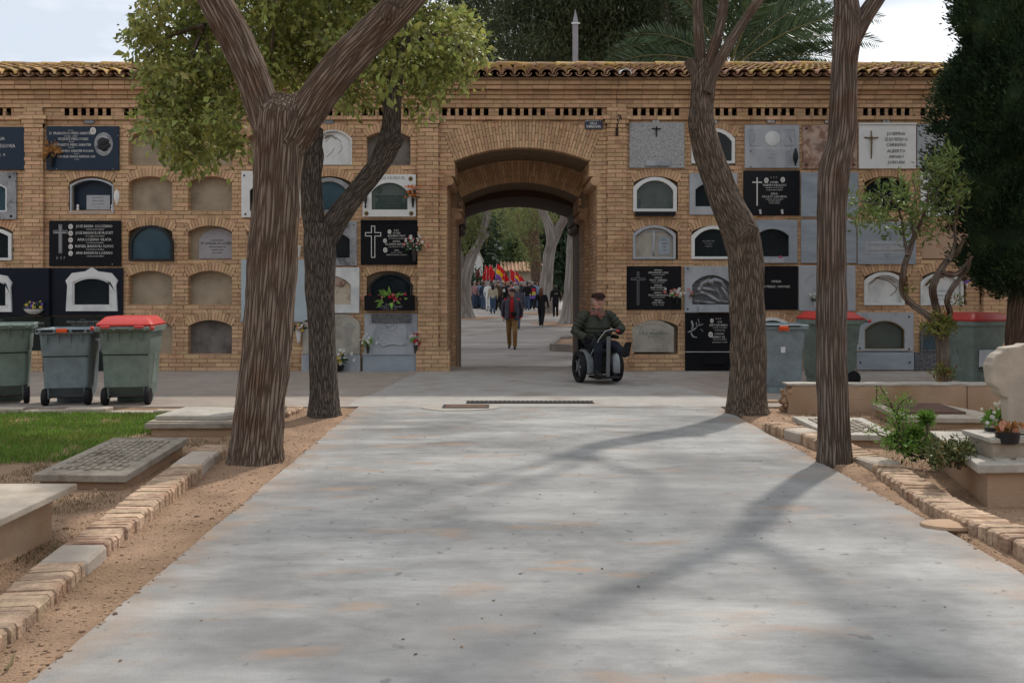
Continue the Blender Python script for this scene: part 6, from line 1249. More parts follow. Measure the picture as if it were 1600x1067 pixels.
# lattice slab
def lattice_slab(name, label, pts, z0, z1, m, th=.055, nx=11, ny=5, inset=.12, tile='grave_grey', basem='render_tan'):
    """pts: four (x,y) corners of the top, near-left, near-right, far-right, far-left"""
    c = Vector((sum(p[0] for p in pts)/4, sum(p[1] for p in pts)/4, 0)); t = thing(name, label, 'grave', (c.x, c.y, -.03)); q = [Vector((x-c.x, y-c.y, 0)) for x, y in pts]
    z = [z0+.03, z0+.03, z1+.03, z1+.03]
    top = MB(); top.hexa([(p.x,p.y,zz-th) for p, zz in zip(q, z)]+[(p.x,p.y,zz) for p, zz in zip(q, z)]); top.build('slab', m, t, bevel=.008)
    bs = MB(); bs.hexa([(p.x*.9,p.y*.93,-.05) for p in q]+[(p.x*.9,p.y*.93,zz-th+.001) for p, zz in zip(q, z)]); bs.build('base', basem, t)
    def bil(u, v): a = q[0].lerp(q[1], u); b_ = q[3].lerp(q[2], u); r_ = a.lerp(b_, v); r_.z = z[0]+(z[2]-z[0])*v; return r_
    for i in range(nx):
        for j in range(ny):
            if random.random() < .06: continue
            u0 = inset+(1-2*inset)*i/nx; u1 = inset+(1-2*inset)*(i+.74)/nx; v0 = inset*.8+(1-1.6*inset)*(j+(.25 if i % 2 else 0))/(ny+.3); v1 = v0+(1-1.6*inset)*.72/(ny+.3)
            p4 = [bil(u0,v0), bil(u1,v0), bil(u1,v1), bil(u0,v1)]; tl = MB(); cc = sum(p4, Vector())/4
            tl.hexa([tuple(p_-cc+Vector((0,0,-.002))) for p_ in p4]+[tuple((p_-cc)*.93+Vector((random.uniform(-.003,.003),random.uniform(-.003,.003),.012))) for p_ in p4]); tl.build('relief_block', tile, t, loc=cc)
    return t
lattice_slab('grave_slab', 'weathered grey slab with raised lattice pattern, tipped beside the grass', [(-3.42,CAMY+6.62),(-2.72,CAMY+6.58),(-2.76,CAMY+8.0),(-3.42,CAMY+8.0)], .09, .13, 'grave_grey', nx=9, ny=10, tile='grave_grey')
t = lattice_slab('grave_slab', 'broad worn slab carrying a smaller broken slab, behind the lattice slab', [(-3.52,CAMY+8.95),(-2.62,CAMY+8.98),(-2.42,CAMY+10.25),(-3.45,CAMY+10.25)], .11, .12, 'grave_grey', nx=0, ny=0)
MB().prismz(jag([(-.46,-.5),(.25,-.52),(.34,-.2),(.30,.15),(-.40,.2)],3,.02), .152, .195).build('broken_slab', 'grave_pale', t, bevel=.008)
MB().prismz(jag([(-.50,-.58),(.36,-.58),(.44,-.1),(.40,.25),(-.46,.3)],4,.02), .139, .151).build('mortar_bed', 'grave_cream', t)
for i in range(6):
    for j in range(2): MB().box(-.05,.05,-.03,.03,0,.014).build('relief_block', 'grave_grey', t, loc=(-.05+i*.095+.04*(j%2), .38+j*.10, .146))
# kerb stone mound and rust patch by the bins
t = thing('kerb_stone', 'low worn kerb of pale stones between the grass and the bins', 'kerb', (-6.2, CAMY+10.55, -.02))
rr = random.Random(3); x = -3.0
while x < 2.3:
    w_ = rr.uniform(.25,.55); MB().prismz(jag([(0,-.09),(w_,-.09),(w_,.09),(0,.09)], rr.random(), .025), 0, .05+rr.uniform(-.02,.03)).build('stone', 'grave_cream', t, bevel=.012, loc=(x,0,0)); x += w_+.015
# low wall at the right
t = thing('low_wall', 'low tan rendered wall with pale coping and broken end behind the right graves', 'low wall', (3.33, CAMY+10.75, -.03))
MB().prism([(.02,0),(1.06,0),(1.06,.335),(.09,.335),(.0,.22),(.03,.12)], -.10, .10).build('panel', 'render_tan', t, bevel=.006)
MB().prism([(1.075,0),(2.12,0),(2.12,.335),(1.075,.335)], -.10, .10).build('panel', 'render_tan', t, bevel=.006)
MB().prism([(2.13,0),(4.2,0),(4.2,.335),(2.13,.335)], -.10, .10).build('panel', 'render_tan', t, bevel=.006)
xs_ = [.02]+[k*.12 for k in range(1, 35)]; co = MB(); rr = random.Random(8)
vs = []
for x in xs_:
    j = rr.uniform(-.010,.006); vs += [(x,-.112+rr.uniform(0,.012),.330+j*.5),(x,-.112+rr.uniform(0,.012),.352+j*.4),(x,.112,.352+j*.4),(x,.112,.330)]
co.add(vs, [(4*i+k, 4*i+4+k, 4*i+4+(k+1)%4, 4*i+(k+1)%4) for i in range(len(xs_)-1) for k in range(4)]+[(0,1,2,3),(4*len(xs_)-1,4*len(xs_)-2,4*len(xs_)-3,4*len(xs_)-4)]); co.build('coping', 'grave_pale', t)
rb = MB(); rr = random.Random(2)
for k in range(26): rb.ball((rr.uniform(-.03,.10), rr.uniform(-.09,.09), rr.uniform(0,.30)), rr.uniform(.02,.045), 6, 5)
rb.build('broken_end', 'render_tan', t)
# right graves
lattice_slab('grave_slab', 'pale slab with dark lattice relief beside the slim trunk', [(3.02,CAMY+8.35),(3.62,CAMY+8.30),(3.72,CAMY+9.35),(3.02,CAMY+9.45)], .10, .11, 'grave_pale', nx=7, ny=7, inset=.14)
t = lattice_slab('grave_slab', 'slab with dark reddish centre panel in front of the low wall', [(4.18,CAMY+9.5),(5.35,CAMY+9.45),(5.0,CAMY+10.45),(4.25,CAMY+10.45)], .09, .12, 'grave_cream', nx=0, ny=0)
mat('redsoil', (.13,.075,.06), .95, .2, 9, .3, 70)
MB().box(-.36,.26,-.26,.36,.13,.158).build('centre_panel', 'redsoil', t, rot=(R(1.5),0,0))
bx, by = 3.95, CAMY+6.75
t = lattice_slab('grave_slab', 'large pale tomb slab with brick-like relief carrying the cream headstone', [(3.17,CAMY+6.05),(4.75,CAMY+6.15),(4.85,CAMY+7.4),(3.52,CAMY+7.48)], .27, .27, 'grave_pale', nx=8, ny=9, inset=.10, tile='grave_pale', th=.06)
hx, hy = 3.80, CAMY+6.42
t = thing('headstone', 'cream headstone in the form of a round-shouldered cross on a stepped pedestal', 'headstone', (hx, hy, .27))
MB().box(-.42,.42,-.17,.17,.0,.11).build('pedestal', 'grave_cream', t, bevel=.006); MB().box(-.45,.45,-.20,.20,.112,.145).build('pedestal_cap', 'grave_pale', t, bevel=.006)
def hz(py): return P(0, py, 6.4).z-.27
def hxx(px): return (px-CX)/F*6.4-hx
lo = [(1575,675),(1572,640),(1571,621)]+[(1571-16*math.sin(a), 605+16*math.cos(a)) for a in [R(k) for k in (10,35,60,80)]]+[(1547,600),(1543,571)]+[(1566-20*math.cos(a), 569-20*math.sin(a)) for a in [R(k) for k in (8,30,55,80)]]+[(1566,543),(1590,540),(1596,537)]
pts = [(hxx(a), hz(b_)) for a, b_ in lo]; 
full = pts+[(-p_[0]+2*hxx(1636), p_[1]) for p_ in pts[::-1]]; sh = hxx(1636)
MB().prism(full[::-1], -.055, .055).build('cross_slab', 'grave_cream', t, bevel=.012)
def sbouquet(label, px, py, d, size, cols, nfl, leaf, bl, seed, name='flower_pot'):
    p_ = P(px, py, d); return bouquet(name, label, 0, 0, 0, size, cols, nfl, ([(.05,0),(.07,.01),(.08,.08),(.065,.08)], .08, 'blackmetal'), leaf, bl, 50, seed, loc=(p_.x, p_.y, p_.z))
sbouquet('white blossoms with green leaves on the tomb beside the cream headstone', 1557, 648, 6.55, (.16,.12,.18), ['white'], 26, 'leafbright', .016, 21)
sbouquet('dried orange blooms lying on the headstone pedestal', 1574, 668, 6.25, (.14,.08,.06), ['dried','salmon'], 20, 'petal_dried', .022, 22, 'dried_flowers')
# ================================================================== plants on the right
def plant(name, label, base, stems, leafsets, group=None):
    t = thing(name, label, 'plant', base, 0, group)
    for i, (pts, r) in enumerate(stems): limb('stem', t, pts, r, 'bark_stem', 8, .03, .0, .1, 20, i, 0, base, False)
    for (ells, n, d, dj, cr, per, sz, asp, m, up) in leafsets:
        cen = pcl(ells, n, d, dj); pos, dd = cluster_leaves(cen, cr, per); dd = dd+np.array([0,0,up]); leaf_mesh('leaves', pos, dd, RNG.uniform(*sz, len(pos)), asp, m, t, .25, base)
    return t
d7 = 7.3; q = lambda x, y: P(x, y, d7)
plant('spiny_shrub', 'thin arching shrub with tiny leaves growing through the brick edging', G(1408, 694), [([q(1408,694), q(1404,665), q(1396,640), q(1385,620), q(1375,603)], [.012,.010,.008,.006,.003]), ([q(1405,668), q(1402,640), q(1412,625), q(1425,620)], [.008,.007,.005,.003]), ([q(1408,690), q(1390,685), q(1372,678), q(1358,668)], [.008,.007,.005,.003]), ([q(1404,660), q(1412,650), q(1420,645)], [.006,.004,.003])],
    [([(1376,606,3,6),(1384,622,5,8),(1395,640,10,8),(1372,626,5,5),(1412,625,12,5),(1402,655,14,14),(1390,675,12,8),(1366,673,10,5),(1415,652,10,8)], 90, d7, .06, .022, 12, (.012,.028), .32, 'leaf_lime', .3)])
plant('euphorbia_bush', 'bright green bushy succulent with whorled narrow leaves behind the edging', G(1437, 705, .03), [([q(1437,706), q(1436,690), q(1432,675)], [.014,.012,.010]), ([q(1437,704), q(1448,680), q(1450,660)], [.012,.010,.008])],
    [([(1430,676,1,1)], 1, d7, 0, .012, 260, (.05,.095), .09, 'leaf_lime', .35), ([(1448,656,1,1)], 1, d7+.05, 0, .012, 260, (.05,.095), .09, 'leaf_lime', .35), ([(1398,686,16,8),(1420,700,10,6),(1452,695,12,8)], 40, d7, .06, .03, 14, (.025,.05), .22, 'leaf_lime', .3), ([(1412,688,18,10),(1430,700,14,7)], 30, d7+.08, .05, .03, 14, (.03,.05), .25, 'leaf_dark', .2)])
plant('jade_shrub', 'reddish green jade succulent with rounded leaves in front of the pale tomb', G(1490, 732, .02), [([P(1498,733,6.45), P(1498,715,6.45), P(1494,700,6.45)], [.014,.011,.008]), ([P(1485,730,6.5), P(1480,712,6.5), P(1470,700,6.5)], [.012,.010,.006])],
    [([(1480,705,22,12),(1500,706,16,14),(1468,716,16,10),(1510,712,7,8)], 150, 6.45, .09, .020, 12, (.022,.036), .36, 'leaf_succulent', .5)])
# ================================================================== grass, soil crumbs, dry leaves
mat('grass', (.18,.30,.05), .6, .25, 2, 0, rnd=.4, hue=.02, trans=.3, col2=(.22,.28,.055), c2scale=1.6)
mat('drygrass', (.20,.155,.075), .8, .25, 3, 0, rnd=.4, hue=.02)
def blades(name, label, n, fx, m, hh, cat, w=.10):
    pos = []
    while len(pos) < n:
        p_ = fx()
        if p_: pos.append((p_[0], p_[1], soil_h(p_[0], p_[1])-.004))
    pos = np.array(pos); dd = RNG.normal(size=(n,3))*np.array([.45,.45,.15])+np.array([0,0,1.]); o = leaf_mesh(name, pos, dd, RNG.uniform(hh[0], hh[1], n), w, m, None, .3); return tag(o, label, cat, kind='stuff')
def gfx():
    x = random.uniform(-9,-3.25); d_ = random.uniform(7.3,10.5)
    edge = -3.55-.35*noise.noise((d_*1.3, 0, 2))+(d_-7.3)*.06; e2 = 7.55+.3*noise.noise((x*1.5, 3, 1))
    if x > edge+random.gauss(0,.08) or d_ < e2+abs(random.gauss(0,.1)): return None
    if noise.noise((x*2.2, d_*2.2, 5)) < -.32 and random.random() < .7: return None
    return (x, CAMY+d_)
blades('grass', 'short bright green grass beside the left grave slabs', 60000, gfx, 'grass', (.03,.075), 'grass', .06)
def dfx():
    if random.random() < .55: x = random.uniform(-3.9,-2.4); d_ = random.uniform(4.5,8.8)
    else: x = random.uniform(3.1,6.5); d_ = random.uniform(7.4,10.6)
    if noise.noise((x*1.7, d_*1.7, 9)) < .02+random.gauss(0,.1): return None
    return (x, CAMY+d_)
blades('dry_grass', 'sparse dry yellowish grass on the soil around the graves', 14000, dfx, 'drygrass', (.012,.035), 'grass', .09)
mat('crumb', (.33,.22,.145), .97, .2, 20, .2, 60, rnd=.35); mat('pebble', (.42,.38,.33), .9, .2, 20, .1, 60, rnd=.4); mat('litter', (.12,.075,.045), .9, .3, 20, 0, rnd=.5)
cr = MB(); ico = MB().ball((0,0,0), 1, 5, 3)
for k in range(5200):
    x = random.choice((random.uniform(-3.0, PX0+.03), random.uniform(-3.0, PX0+.03), random.uniform(PX1-.03, 3.6))); d_ = 3.1+7.5*random.random()**1.5; y = CAMY+d_; r_ = random.uniform(.003,.009)*(1+.8*(random.random() < .06))
    i = len(cr.v); cr.rv = random.random()+.001; cr.add(ico.v, ico.f); cr.xf(Matrix.Translation((x, y, (.0 if PX0 < x < PX1 else soil_h(x,y))+r_*.25)) @ Matrix.Diagonal((r_*random.uniform(.7,1.4), r_*random.uniform(.7,1.4), r_*.6, 1)), i)
tag(cr.build('soil_crumbs', 'crumb', fixn=False), 'small crumbs of dry soil scattered along both sides of the path', 'soil', kind='stuff')
cr = MB()
for k in range(260):
    a = random.random()
    if a < .5: x, d_ = random.uniform(PX0, PX1), 3.5+8*random.random()
    else: x, d_ = random.choice((random.uniform(-2.6, PX0), random.uniform(PX1, 3.4))), 3.3+7*random.random()
    y = CAMY+d_; z = .001 if PX0 < x < PX1 else soil_h(x, y)+.004; r_ = random.uniform(.006,.016); an = random.random()*6.3
    i = len(cr.v); cr.rv = random.random()+.001; cr.add([(-r_,0,0),(0,-r_*.45,r_*.2),(r_,0,r_*.1),(0,r_*.45,r_*.25)], [(0,1,2),(0,2,3)]); cr.xf(Matrix.Translation((x,y,z)) @ Matrix.Rotation(an,4,'Z'), i)
tag(cr.build('leaf_litter', 'litter', fixn=False), 'tiny dead leaves and bits scattered on path and soil', 'litter', kind='stuff')
for px, py, w_, lab in ((1490,822,.20,'flat round brown stone lying in the soil by the path edge'), (1205,628,.10,'brown stone by the broken wall end')):
    c = G(px, py); b_ = MB(); loft(b_, [[(w_*r_*math.cos(a)*(1+.12*noise.noise((math.cos(a)*2,math.sin(a)*2,px))), w_*.55*r_*math.sin(a), z) for a in [k*PI/9 for k in range(18)]] for r_, z in ((.8,-.02),(1,.0),(.97,.018),(.6,.027))]); tag(b_.build('flat_stone', 'render_tan', loc=c, smooth=40), lab, 'stone')
t = tag(MB().tube([P(8,1046,3.45), P(18,1035,3.5), P(22,1022,3.56)], [.006,.007,.004], 6).build('twig', 'drygrass'), 'small bent dry twig on the soil', 'twig')
# ================================================================== beyond the gate
mat('farwall', (.48,.42,.33), .9, .1, 1, 0); mat('farwhite', (.60,.60,.58), .8, .08, 1, 0); mat('farbrick', (.42,.27,.15), .9, .15, 2, 0); mat('farglass', (.03,.03,.035), .3, .1); mat('kerbstone', (.27,.235,.205), .9, .15, 4, .2)
def far_building(label, px0, px1, pytop, d, roofpx, wallm, windows=()):
    a = P(px0, 440, d); b_ = P(px1, 440, d); zb = FZ(d); zt = P(0, pytop+roofpx, d).z; t = thing('far_building', label, 'building', ((a.x+b_.x)/2, CAMY+d, zb)); w_ = (b_.x-a.x)/2; h = zt-zb
    MB().box(-w_, w_, 0, 5, 0, h).build('wall', wallm, t)
    rf = MB(); dz = P(0, pytop, d+2.5).z-zt; rf.add([(-w_-.3,-.4,h),(w_+.3,-.4,h),(w_+.3,2.5,h+dz),(-w_-.3,2.5,h+dz),(w_+.3,5.4,h),(-w_-.3,5.4,h)], [(0,1,2,3),(3,2,4,5),(0,3,5),(1,4,2),(0,5,4,1)]); ro = rf.build('roof', 'tile', t)
    n = int((2*w_+.6)/.42)
    rows_ = MB()
    for i in range(n): x = -w_-.3+i*.42; rows_.tube([(x,-.45,h+.03),(x,2.5,h+dz+.03)], .11, 6)
    tag(rows_.build('tile_rows', 'tile', ro), kind='stuff')
    for (wx0, wx1, y0, y1) in windows:
        f = MB().box(P(wx0,0,d).x-t.location.x, P(wx1,0,d).x-t.location.x, -.05, .02, P(0,y1,d).z-zb, P(0,y0,d).z-zb).build('window', 'farglass', t)
    return t
far_building('low tiled building closing the avenue behind the flags', 745, 850, 410, 100, 14, 'farwall', ((786,793,428,440),(770,776,428,440)))
far_building('tan brick building with dark window beside the shaggy trunk', 858, 905, 409, 92, 13, 'farbrick', ((838,845,429,441),(872,878,429,441),))
t = thing('white_monument', 'narrow white chapel wall left of the flags', 'building', (P(746,440,85).x, CAMY+85, FZ(85)))
MB().prism([(-.35,0),(.45,0),(.45,3.6),(.05,4.4),(-.35,3.6)], 0, 2.5).build('wall', 'farwhite', t); MB().prism([(-.42,3.5),(.05,4.5),(.52,3.5),(.52,3.65),(.05,4.7),(-.42,3.65)], -.1, 2.6).build('roof', 'farwall', t)
# raised planter kerb right of the passage
c = [GF(862,548), GF(930,552), GF(930,530), GF(873,533)]
t = thing('tree_planter', 'low concrete planter kerb with bare soil right beyond the gateway', 'planter', c[0])
w0 = .12
for a, b_ in ((c[0],c[1]), (c[3],c[2]), (c[0],c[3])):
    u = (b_-a).normalized(); nrm = Vector((-u.y,u.x,0))*w0/2; p_ = a-c[0]; r_ = b_-c[0]
    MB().hexa([tuple(v)[:2]+(-.02,) for v in (p_-nrm, r_-nrm, r_+nrm, p_+nrm)]+[tuple(v)[:2]+(.20,) for v in (p_-nrm, r_-nrm, r_+nrm, p_+nrm)]).build('kerb', 'kerbstone', t)
MB().add([tuple((v-c[0]).to_2d())+(.12,) for v in (c[0], c[1], c[2], c[3])], [(0,1,2,3)]).build('bed', 'soil', t)
# soil collars round the avenue trees
for px, py, rx in ((735,497,1.5),(888,506,1.6),(853,490,1.5)):
    c = GF(px, py); n = 26
    tag(MB().add([(c.x+rx*math.cos(a)*(1+.15*math.sin(3*a)), c.y+rx*1.3*math.sin(a), FZ(c.y+rx*1.3*math.sin(a)-CAMY)+.012) for a in [2*PI*k/n for k in range(n)]], [tuple(range(n))]).build('tree_pit', 'soil', fixn=False), kind='structure')
# ================================================================== people
def cloth(name, c, rough=.85, bump=.35, bs=14, var=.12): return mat(name, c, rough, var, 9, bump, bs, spec=.15, coord='obj', bdist=.02)
mat('skin', (.50,.30,.225), .6, .08, 20, .05, 90, spec=.3, coord='obj'); mat('hair_grey', (.30,.29,.28), .8, .2, 60, .2, 90, coord='obj'); mat('hair_dark', (.025,.020,.018), .7, .2, 60, .2, 90, coord='obj'); mat('hair_red', (.10,.035,.02), .7, .2, 60, .2, 90, coord='obj'); mat('shoe', (.018,.017,.017), .5, .1)
CL = dict(black=(.014,.014,.016), navy=(.022,.030,.055), greyblue=(.085,.10,.13), jeans=(.055,.085,.14), khaki=(.17,.14,.09), tan=(.25,.145,.06), beige=(.42,.37,.29), white=(.62,.62,.62), red=(.42,.03,.035), purplegrey=(.075,.072,.095), olive=(.038,.042,.028), brown=(.09,.055,.035), green=(.05,.11,.07), darkgrey=(.045,.045,.05), lightblue=(.20,.29,.42), trousers=(.018,.021,.032), pinkish=(.45,.25,.25))
for k, v in CL.items(): cloth('c_'+k, v)
mat('puffer', (.036,.041,.027), .5, .1, 9, .15, 30, spec=.3, coord='obj')
def seg_dist(p, a, b, r0, r1):
    ab = b-a; t = np.clip(((p-a) @ ab)/(ab @ ab+1e-9), 0, 1); return np.linalg.norm(p-(a+t[:, None]*ab), axis=1)-(r0+(r1-r0)*t), t
def body_mesh(name, pieces, mats, vox, smooth_it=3, extra=None):
    """pieces: (material index, [points], [radii], flat) -> one continuous surface, faces coloured by the nearest limb"""
    mb = MB()
    for mi, pts, rad, flat in pieces:
        pts = [Vector(p) for p in pts]; rad = list(rad)
        # rounded ends
        a, b = (pts[0]-pts[1]).normalized(), (pts[-1]-pts[-2]).normalized()
        P2 = [pts[0]+a*rad[0]*.8, pts[0]+a*rad[0]*.5]+pts+[pts[-1]+b*rad[-1]*.5, pts[-1]+b*rad[-1]*.8]; R2 = [rad[0]*.45, rad[0]*.82]+rad+[rad[-1]*.82, rad[-1]*.45]
        mb.tube(P2, R2, 12, True, flat)
    me = mb.mesh(name, mats[0], False, True); o = link('tmp_body', me)
    r = o.modifiers.new('r', 'REMESH'); r.mode = 'VOXEL'; r.voxel_size = vox; r.use_smooth_shade = True
    s_ = o.modifiers.new('s', 'SMOOTH'); s_.factor = .5; s_.iterations = smooth_it
    dg = bpy.context.evaluated_depsgraph_get(); me2 = bpy.data.meshes.new_from_object(o.evaluated_get(dg)); bpy.data.objects.remove(o)
    me2.materials.clear()
    for m_ in mats: me2.materials.append(M[m_])
    n = len(me2.polygons); c = np.zeros(n*3); me2.polygons.foreach_get('center', c); c = c.reshape(-1, 3)
    best = np.full(n, 9.); lab = np.zeros(n, int)
    for mi, pts, rad, flat in pieces:
        for i in range(len(pts)-1):
            d, _ = seg_dist(c, np.array(pts[i], float), np.array(pts[i+1], float), rad[i]*(1+(flat-1)*.5), rad[i+1]*(1+(flat-1)*.5))
            k = d < best; best[k] = d[k]; lab[k] = mi
    if extra: lab = extra(c, lab)
    me2.polygons.foreach_set('material_index', lab.astype(np.int32)); me2.polygons.foreach_set('use_smooth', [True]*n); me2.name = name
    return me2
def hand(mi, w, d, up, s=1., curl=.4):
    """palm and five separate fingers from wrist w along direction d"""
    d = Vector(d).normalized(); up = Vector(up); side = d.cross(up).normalized(); up = side.cross(d); w = Vector(w); ps = [(mi, [w, w+d*.05*s, w+d*.085*s], [.024*s, .03*s, .028*s], 1.)]
    for k, L in enumerate((.070, .080, .074, .058)):
        b = w+d*.085*s+side*(k-1.5)*.021*s; m_ = b+d*L*.5*s-up*curl*.012*s; e = m_+d*L*.45*s*(1-curl*.5)-up*curl*.04*s; ps.append((mi, [b, m_, e], [.0105*s, .0095*s, .008*s], 1.))
    b = w+d*.025*s-side*.026*s; ps.append((mi, [b, b+d*.035*s-side*.03*s, b+d*.065*s-side*.036*s-up*.01*s], [.013*s, .011*s, .009*s], 1.)); return ps
def head_pieces(c, yaw=0., s=1., mi=0):
    c = Vector(c); q = Matrix.Rotation(yaw, 3, 'Z'); f = lambda x, y, z: c+q @ Vector((x*s, y*s, z*s))
    return [(mi, [f(0,.012,-.035), f(0,.012,.0), f(0,.014,.045)], [.076*s, .084*s, .080*s], 1.0), (mi, [f(0,-.03,-.085), f(0,-.022,-.05), f(0,-.01,.0)], [.038*s, .056*s, .068*s], 1.05),
            (mi, [f(0,-.090,.010), f(0,-.108,-.022)], [.010*s, .016*s], 1.), (mi, [f(-.078,.012,.015), f(-.082,.014,-.02)], [.014*s,.012*s], 1.), (mi, [f(.078,.012,.015), f(.082,.014,-.02)], [.014*s,.012*s], 1.),
            (mi, [f(-.03,-.076,.030), f(.03,-.076,.030)], [.016*s,.016*s], 1.)]
def standing(h=1.72, stride=.0, arm=.0, top=1, bot=2, build=1., armpose=None, yaw=0., coat=0.):
    """person facing -Y; materials: 0 skin, 1 top, 2 trousers, 3 shoes, 4 hair"""
    k = h/1.72; ps = []; v = lambda x, y, z: Vector((x*k, y*k, z*k)); b = build
    ps.append((top, [v(0,.01,.90-coat), v(0,.0,1.05), v(0,-.005,1.22), v(0,.0,1.36), v(0,.005,1.42)], [.105*b*k, .11*b*k, .118*b*k, .105*b*k, .075*k], 1.45))
    ps.append((bot, [v(0,.01,.86), v(0,.01,.94)], [.105*b*k, .105*b*k], 1.4)); ps.append((0, [v(0,.0,1.42), v(0,-.008,1.52)], [.052*k, .05*k], 1.))
    for sg in (-1, 1):
        y = stride*sg
        ps.append((bot, [v(.085*sg,.01,.88), v(.09*sg,-.03-y*.55,.50+abs(y)*.05), v(.088*sg,.03-y+(.10 if y < 0 else 0),.10)], [.096*b*k, .078*k, .062*k], 1.))
        fy = .03-y+(.10 if y < 0 else 0); lift = .05 if y < -.05 else 0
        ps.append((3, [v(.088*sg,fy+.03,.045+lift), v(.092*sg,fy-.08,.035+lift*.3), v(.096*sg,fy-.16,.03)], [.040*k, .040*k, .032*k], 1.1))
        if armpose and armpose.get(sg): e, w_ = (v(*armpose[sg][0]), v(*armpose[sg][1]))
        else: e, w_ = v(.255*sg, .03+stride*sg*.35, 1.12), v(.26*sg, -.05+stride*sg*.8-arm, .88)
        ps.append((top, [v(.175*sg,.0,1.385), v(.215*sg,.005,1.33), e, w_], [.062*b*k, .060*b*k, .048*b*k, .038*k], 1.))
        d = (w_-e).normalized(); ps += hand(0, w_+d*.01, d, Vector((sg*1.,0,.1)), .95)
    ps += head_pieces(v(0,-.015,1.61), yaw, k); return ps
def hair_cap(parent, c, s, m, style='short', yaw=0.):
    b = MB(); c = Vector(c); n, mm = 14, 9
    for i in range(mm+1):
        ph = PI*.5*(i/mm)*1.28
        for j in range(n):
            a = 2*PI*j/n; fr = math.sin(a) < -.2; p_ = ph*(.72 if fr else 1.12 if math.sin(a) > .2 else .95)
            r = .098*(1+.05*noise.noise((j*1.7, i*1.3, s)))
            b.v.append(tuple(c+Vector((math.sin(p_)*math.cos(a)*r*.96, math.sin(p_)*math.sin(a)*r*1.10+.012, math.cos(p_)*r*1.06+.012))*s))
    b.add([], []); b.f = [(i*n+j, (i+1)*n+j, (i+1)*n+(j+1) % n, i*n+(j+1) % n) for i in range(mm) for j in range(n)]; b.r = [0]*len(b.f); b.m = [0]*len(b.f)
    if style in ('long', 'pony'):
        w_ = .075 if style == 'long' else .04; b.tube([c+Vector((0,.075,.03))*s, c+Vector((0,.105,-.06))*s, c+Vector((0,.10,-.20))*s, c+Vector((0,.095,-.30))*s], [w_*s, w_*1.1*s, w_*s, .02*s], 10, True, 1.25)
    o = b.build('hair', m, parent, smooth=True)
    o.modifiers.new('solid', 'SOLIDIFY').thickness = .012
    return o
protos = {}
def person(label, loc, rz, top, bot, hairm='hair_dark', hstyle='short', h=1.72, stride=0., arm=0., build=1., armpose=None, yaw=0., vox=.028, group=None, shoe='shoe', coat=0.):
    key = (round(h,2), stride, arm, build, str(armpose), yaw, vox, coat)
    if key not in protos: protos[key] = body_mesh('person_body', standing(h, stride, arm, 1, 2, build, armpose, yaw, coat), ['skin','skin','skin','skin'], vox, 3 if vox < .02 else 2)
    me = protos[key].copy()
    for i_, m_ in enumerate(('skin', top, bot, shoe)): me.materials[i_] = M[m_]
    t = thing('person', label, 'person', loc, rz, group); link('body', me, t)
    k = h/1.72; c = Vector((0,-.015,1.61))*k
    ho = hair_cap(t, (0,0,0), k, hairm, hstyle); ho.location = c; ho.rotation_euler = (0,0,yaw)
    return t
def at(px, py): c = GF(px, py); c.z = FZ(c.y-CAMY); return c
# ---- the walker in the open jacket
t = person('person in open grey-purple jacket, red jumper and tan trousers walking toward the gate', at(800, 545), R(-4), 'c_red', 'c_tan', 'hair_dark', h=1.77, stride=.17, build=1.06, yaw=R(-35), vox=.014, armpose={-1: ((-.27,.10,1.12),(-.25,.03,.90)), 1: ((.27,.10,1.12),(.25,.02,.90))})
jk = MB(); n = 22
for i, (z, rx, ry) in enumerate(((1.50,.075,.075),(1.45,.20,.115),(1.36,.225,.15),(1.2,.215,.155),(1.02,.21,.16),(.90,.225,.17),(.86,.23,.175))):
    for j in range(n+1):
        gap = .30+.10*(1.5-z); a = -PI/2+gap+(2*PI-2*gap)*j/n; jk.v.append((rx*math.cos(a), ry*math.sin(a)+.005+.008*math.sin(j*2.1+z*9), z))
jk.f = [(i*(n+1)+j, i*(n+1)+j+1, (i+1)*(n+1)+j+1, (i+1)*(n+1)+j) for i in range(6) for j in range(n)]; jk.r = [0]*len(jk.f); jk.m = [0]*len(jk.f)
o = jk.build('jacket', 'c_purplegrey', t, smooth=True); o.modifiers.new('solid', 'SOLIDIFY').thickness = .014
for sg in (-1, 1): MB().tube([(sg*.185,.0,1.42), (sg*.232,.01,1.36), (sg*.282,.10,1.15), (sg*.262,.04,.95)], [.072,.072,.062,.055], 12).build('jacket_sleeve', 'c_purplegrey', t, smooth=True)
bg_ = MB(); bg_.box(-.02,.15,-.20,-.13,.98,1.08); bg_.build('waist_bag', 'c_black', t, bevel=.015)
mu = MB(); mu.box(-.028,.028,-.125,-.108,1.565,1.578); mo = mu.build('moustache', 'hair_dark', t, loc=(0,0,.05)); mo.rotation_euler = (0,0,R(-35))
person('person in plum-grey padded jacket and jeans just behind the red-jumper walker', at(808, 514), R(172), 'c_purplegrey', 'c_jeans', 'hair_grey', h=1.74, stride=.16, build=1.25, vox=.02)
person('person all in black with long reddish hair walking away', at(846, 512), R(165), 'c_black', 'c_black', 'hair_red', 'long', h=1.64, stride=.22, vox=.02, shoe='c_white', build=1.05)
t = person('person in long black coat with grey back print beside the pale trunk', at(868, 495), R(180), 'c_black', 'c_black', 'hair_dark', 'long', h=1.66, build=1.1, vox=.02, coat=.18)
for i in range(6): MB().box(-.09+i*.032,-.07+i*.032,.135,.150,1.17+.02*(i % 2),1.24-.02*(i % 3)).build('back_print', 'c_beige', t)
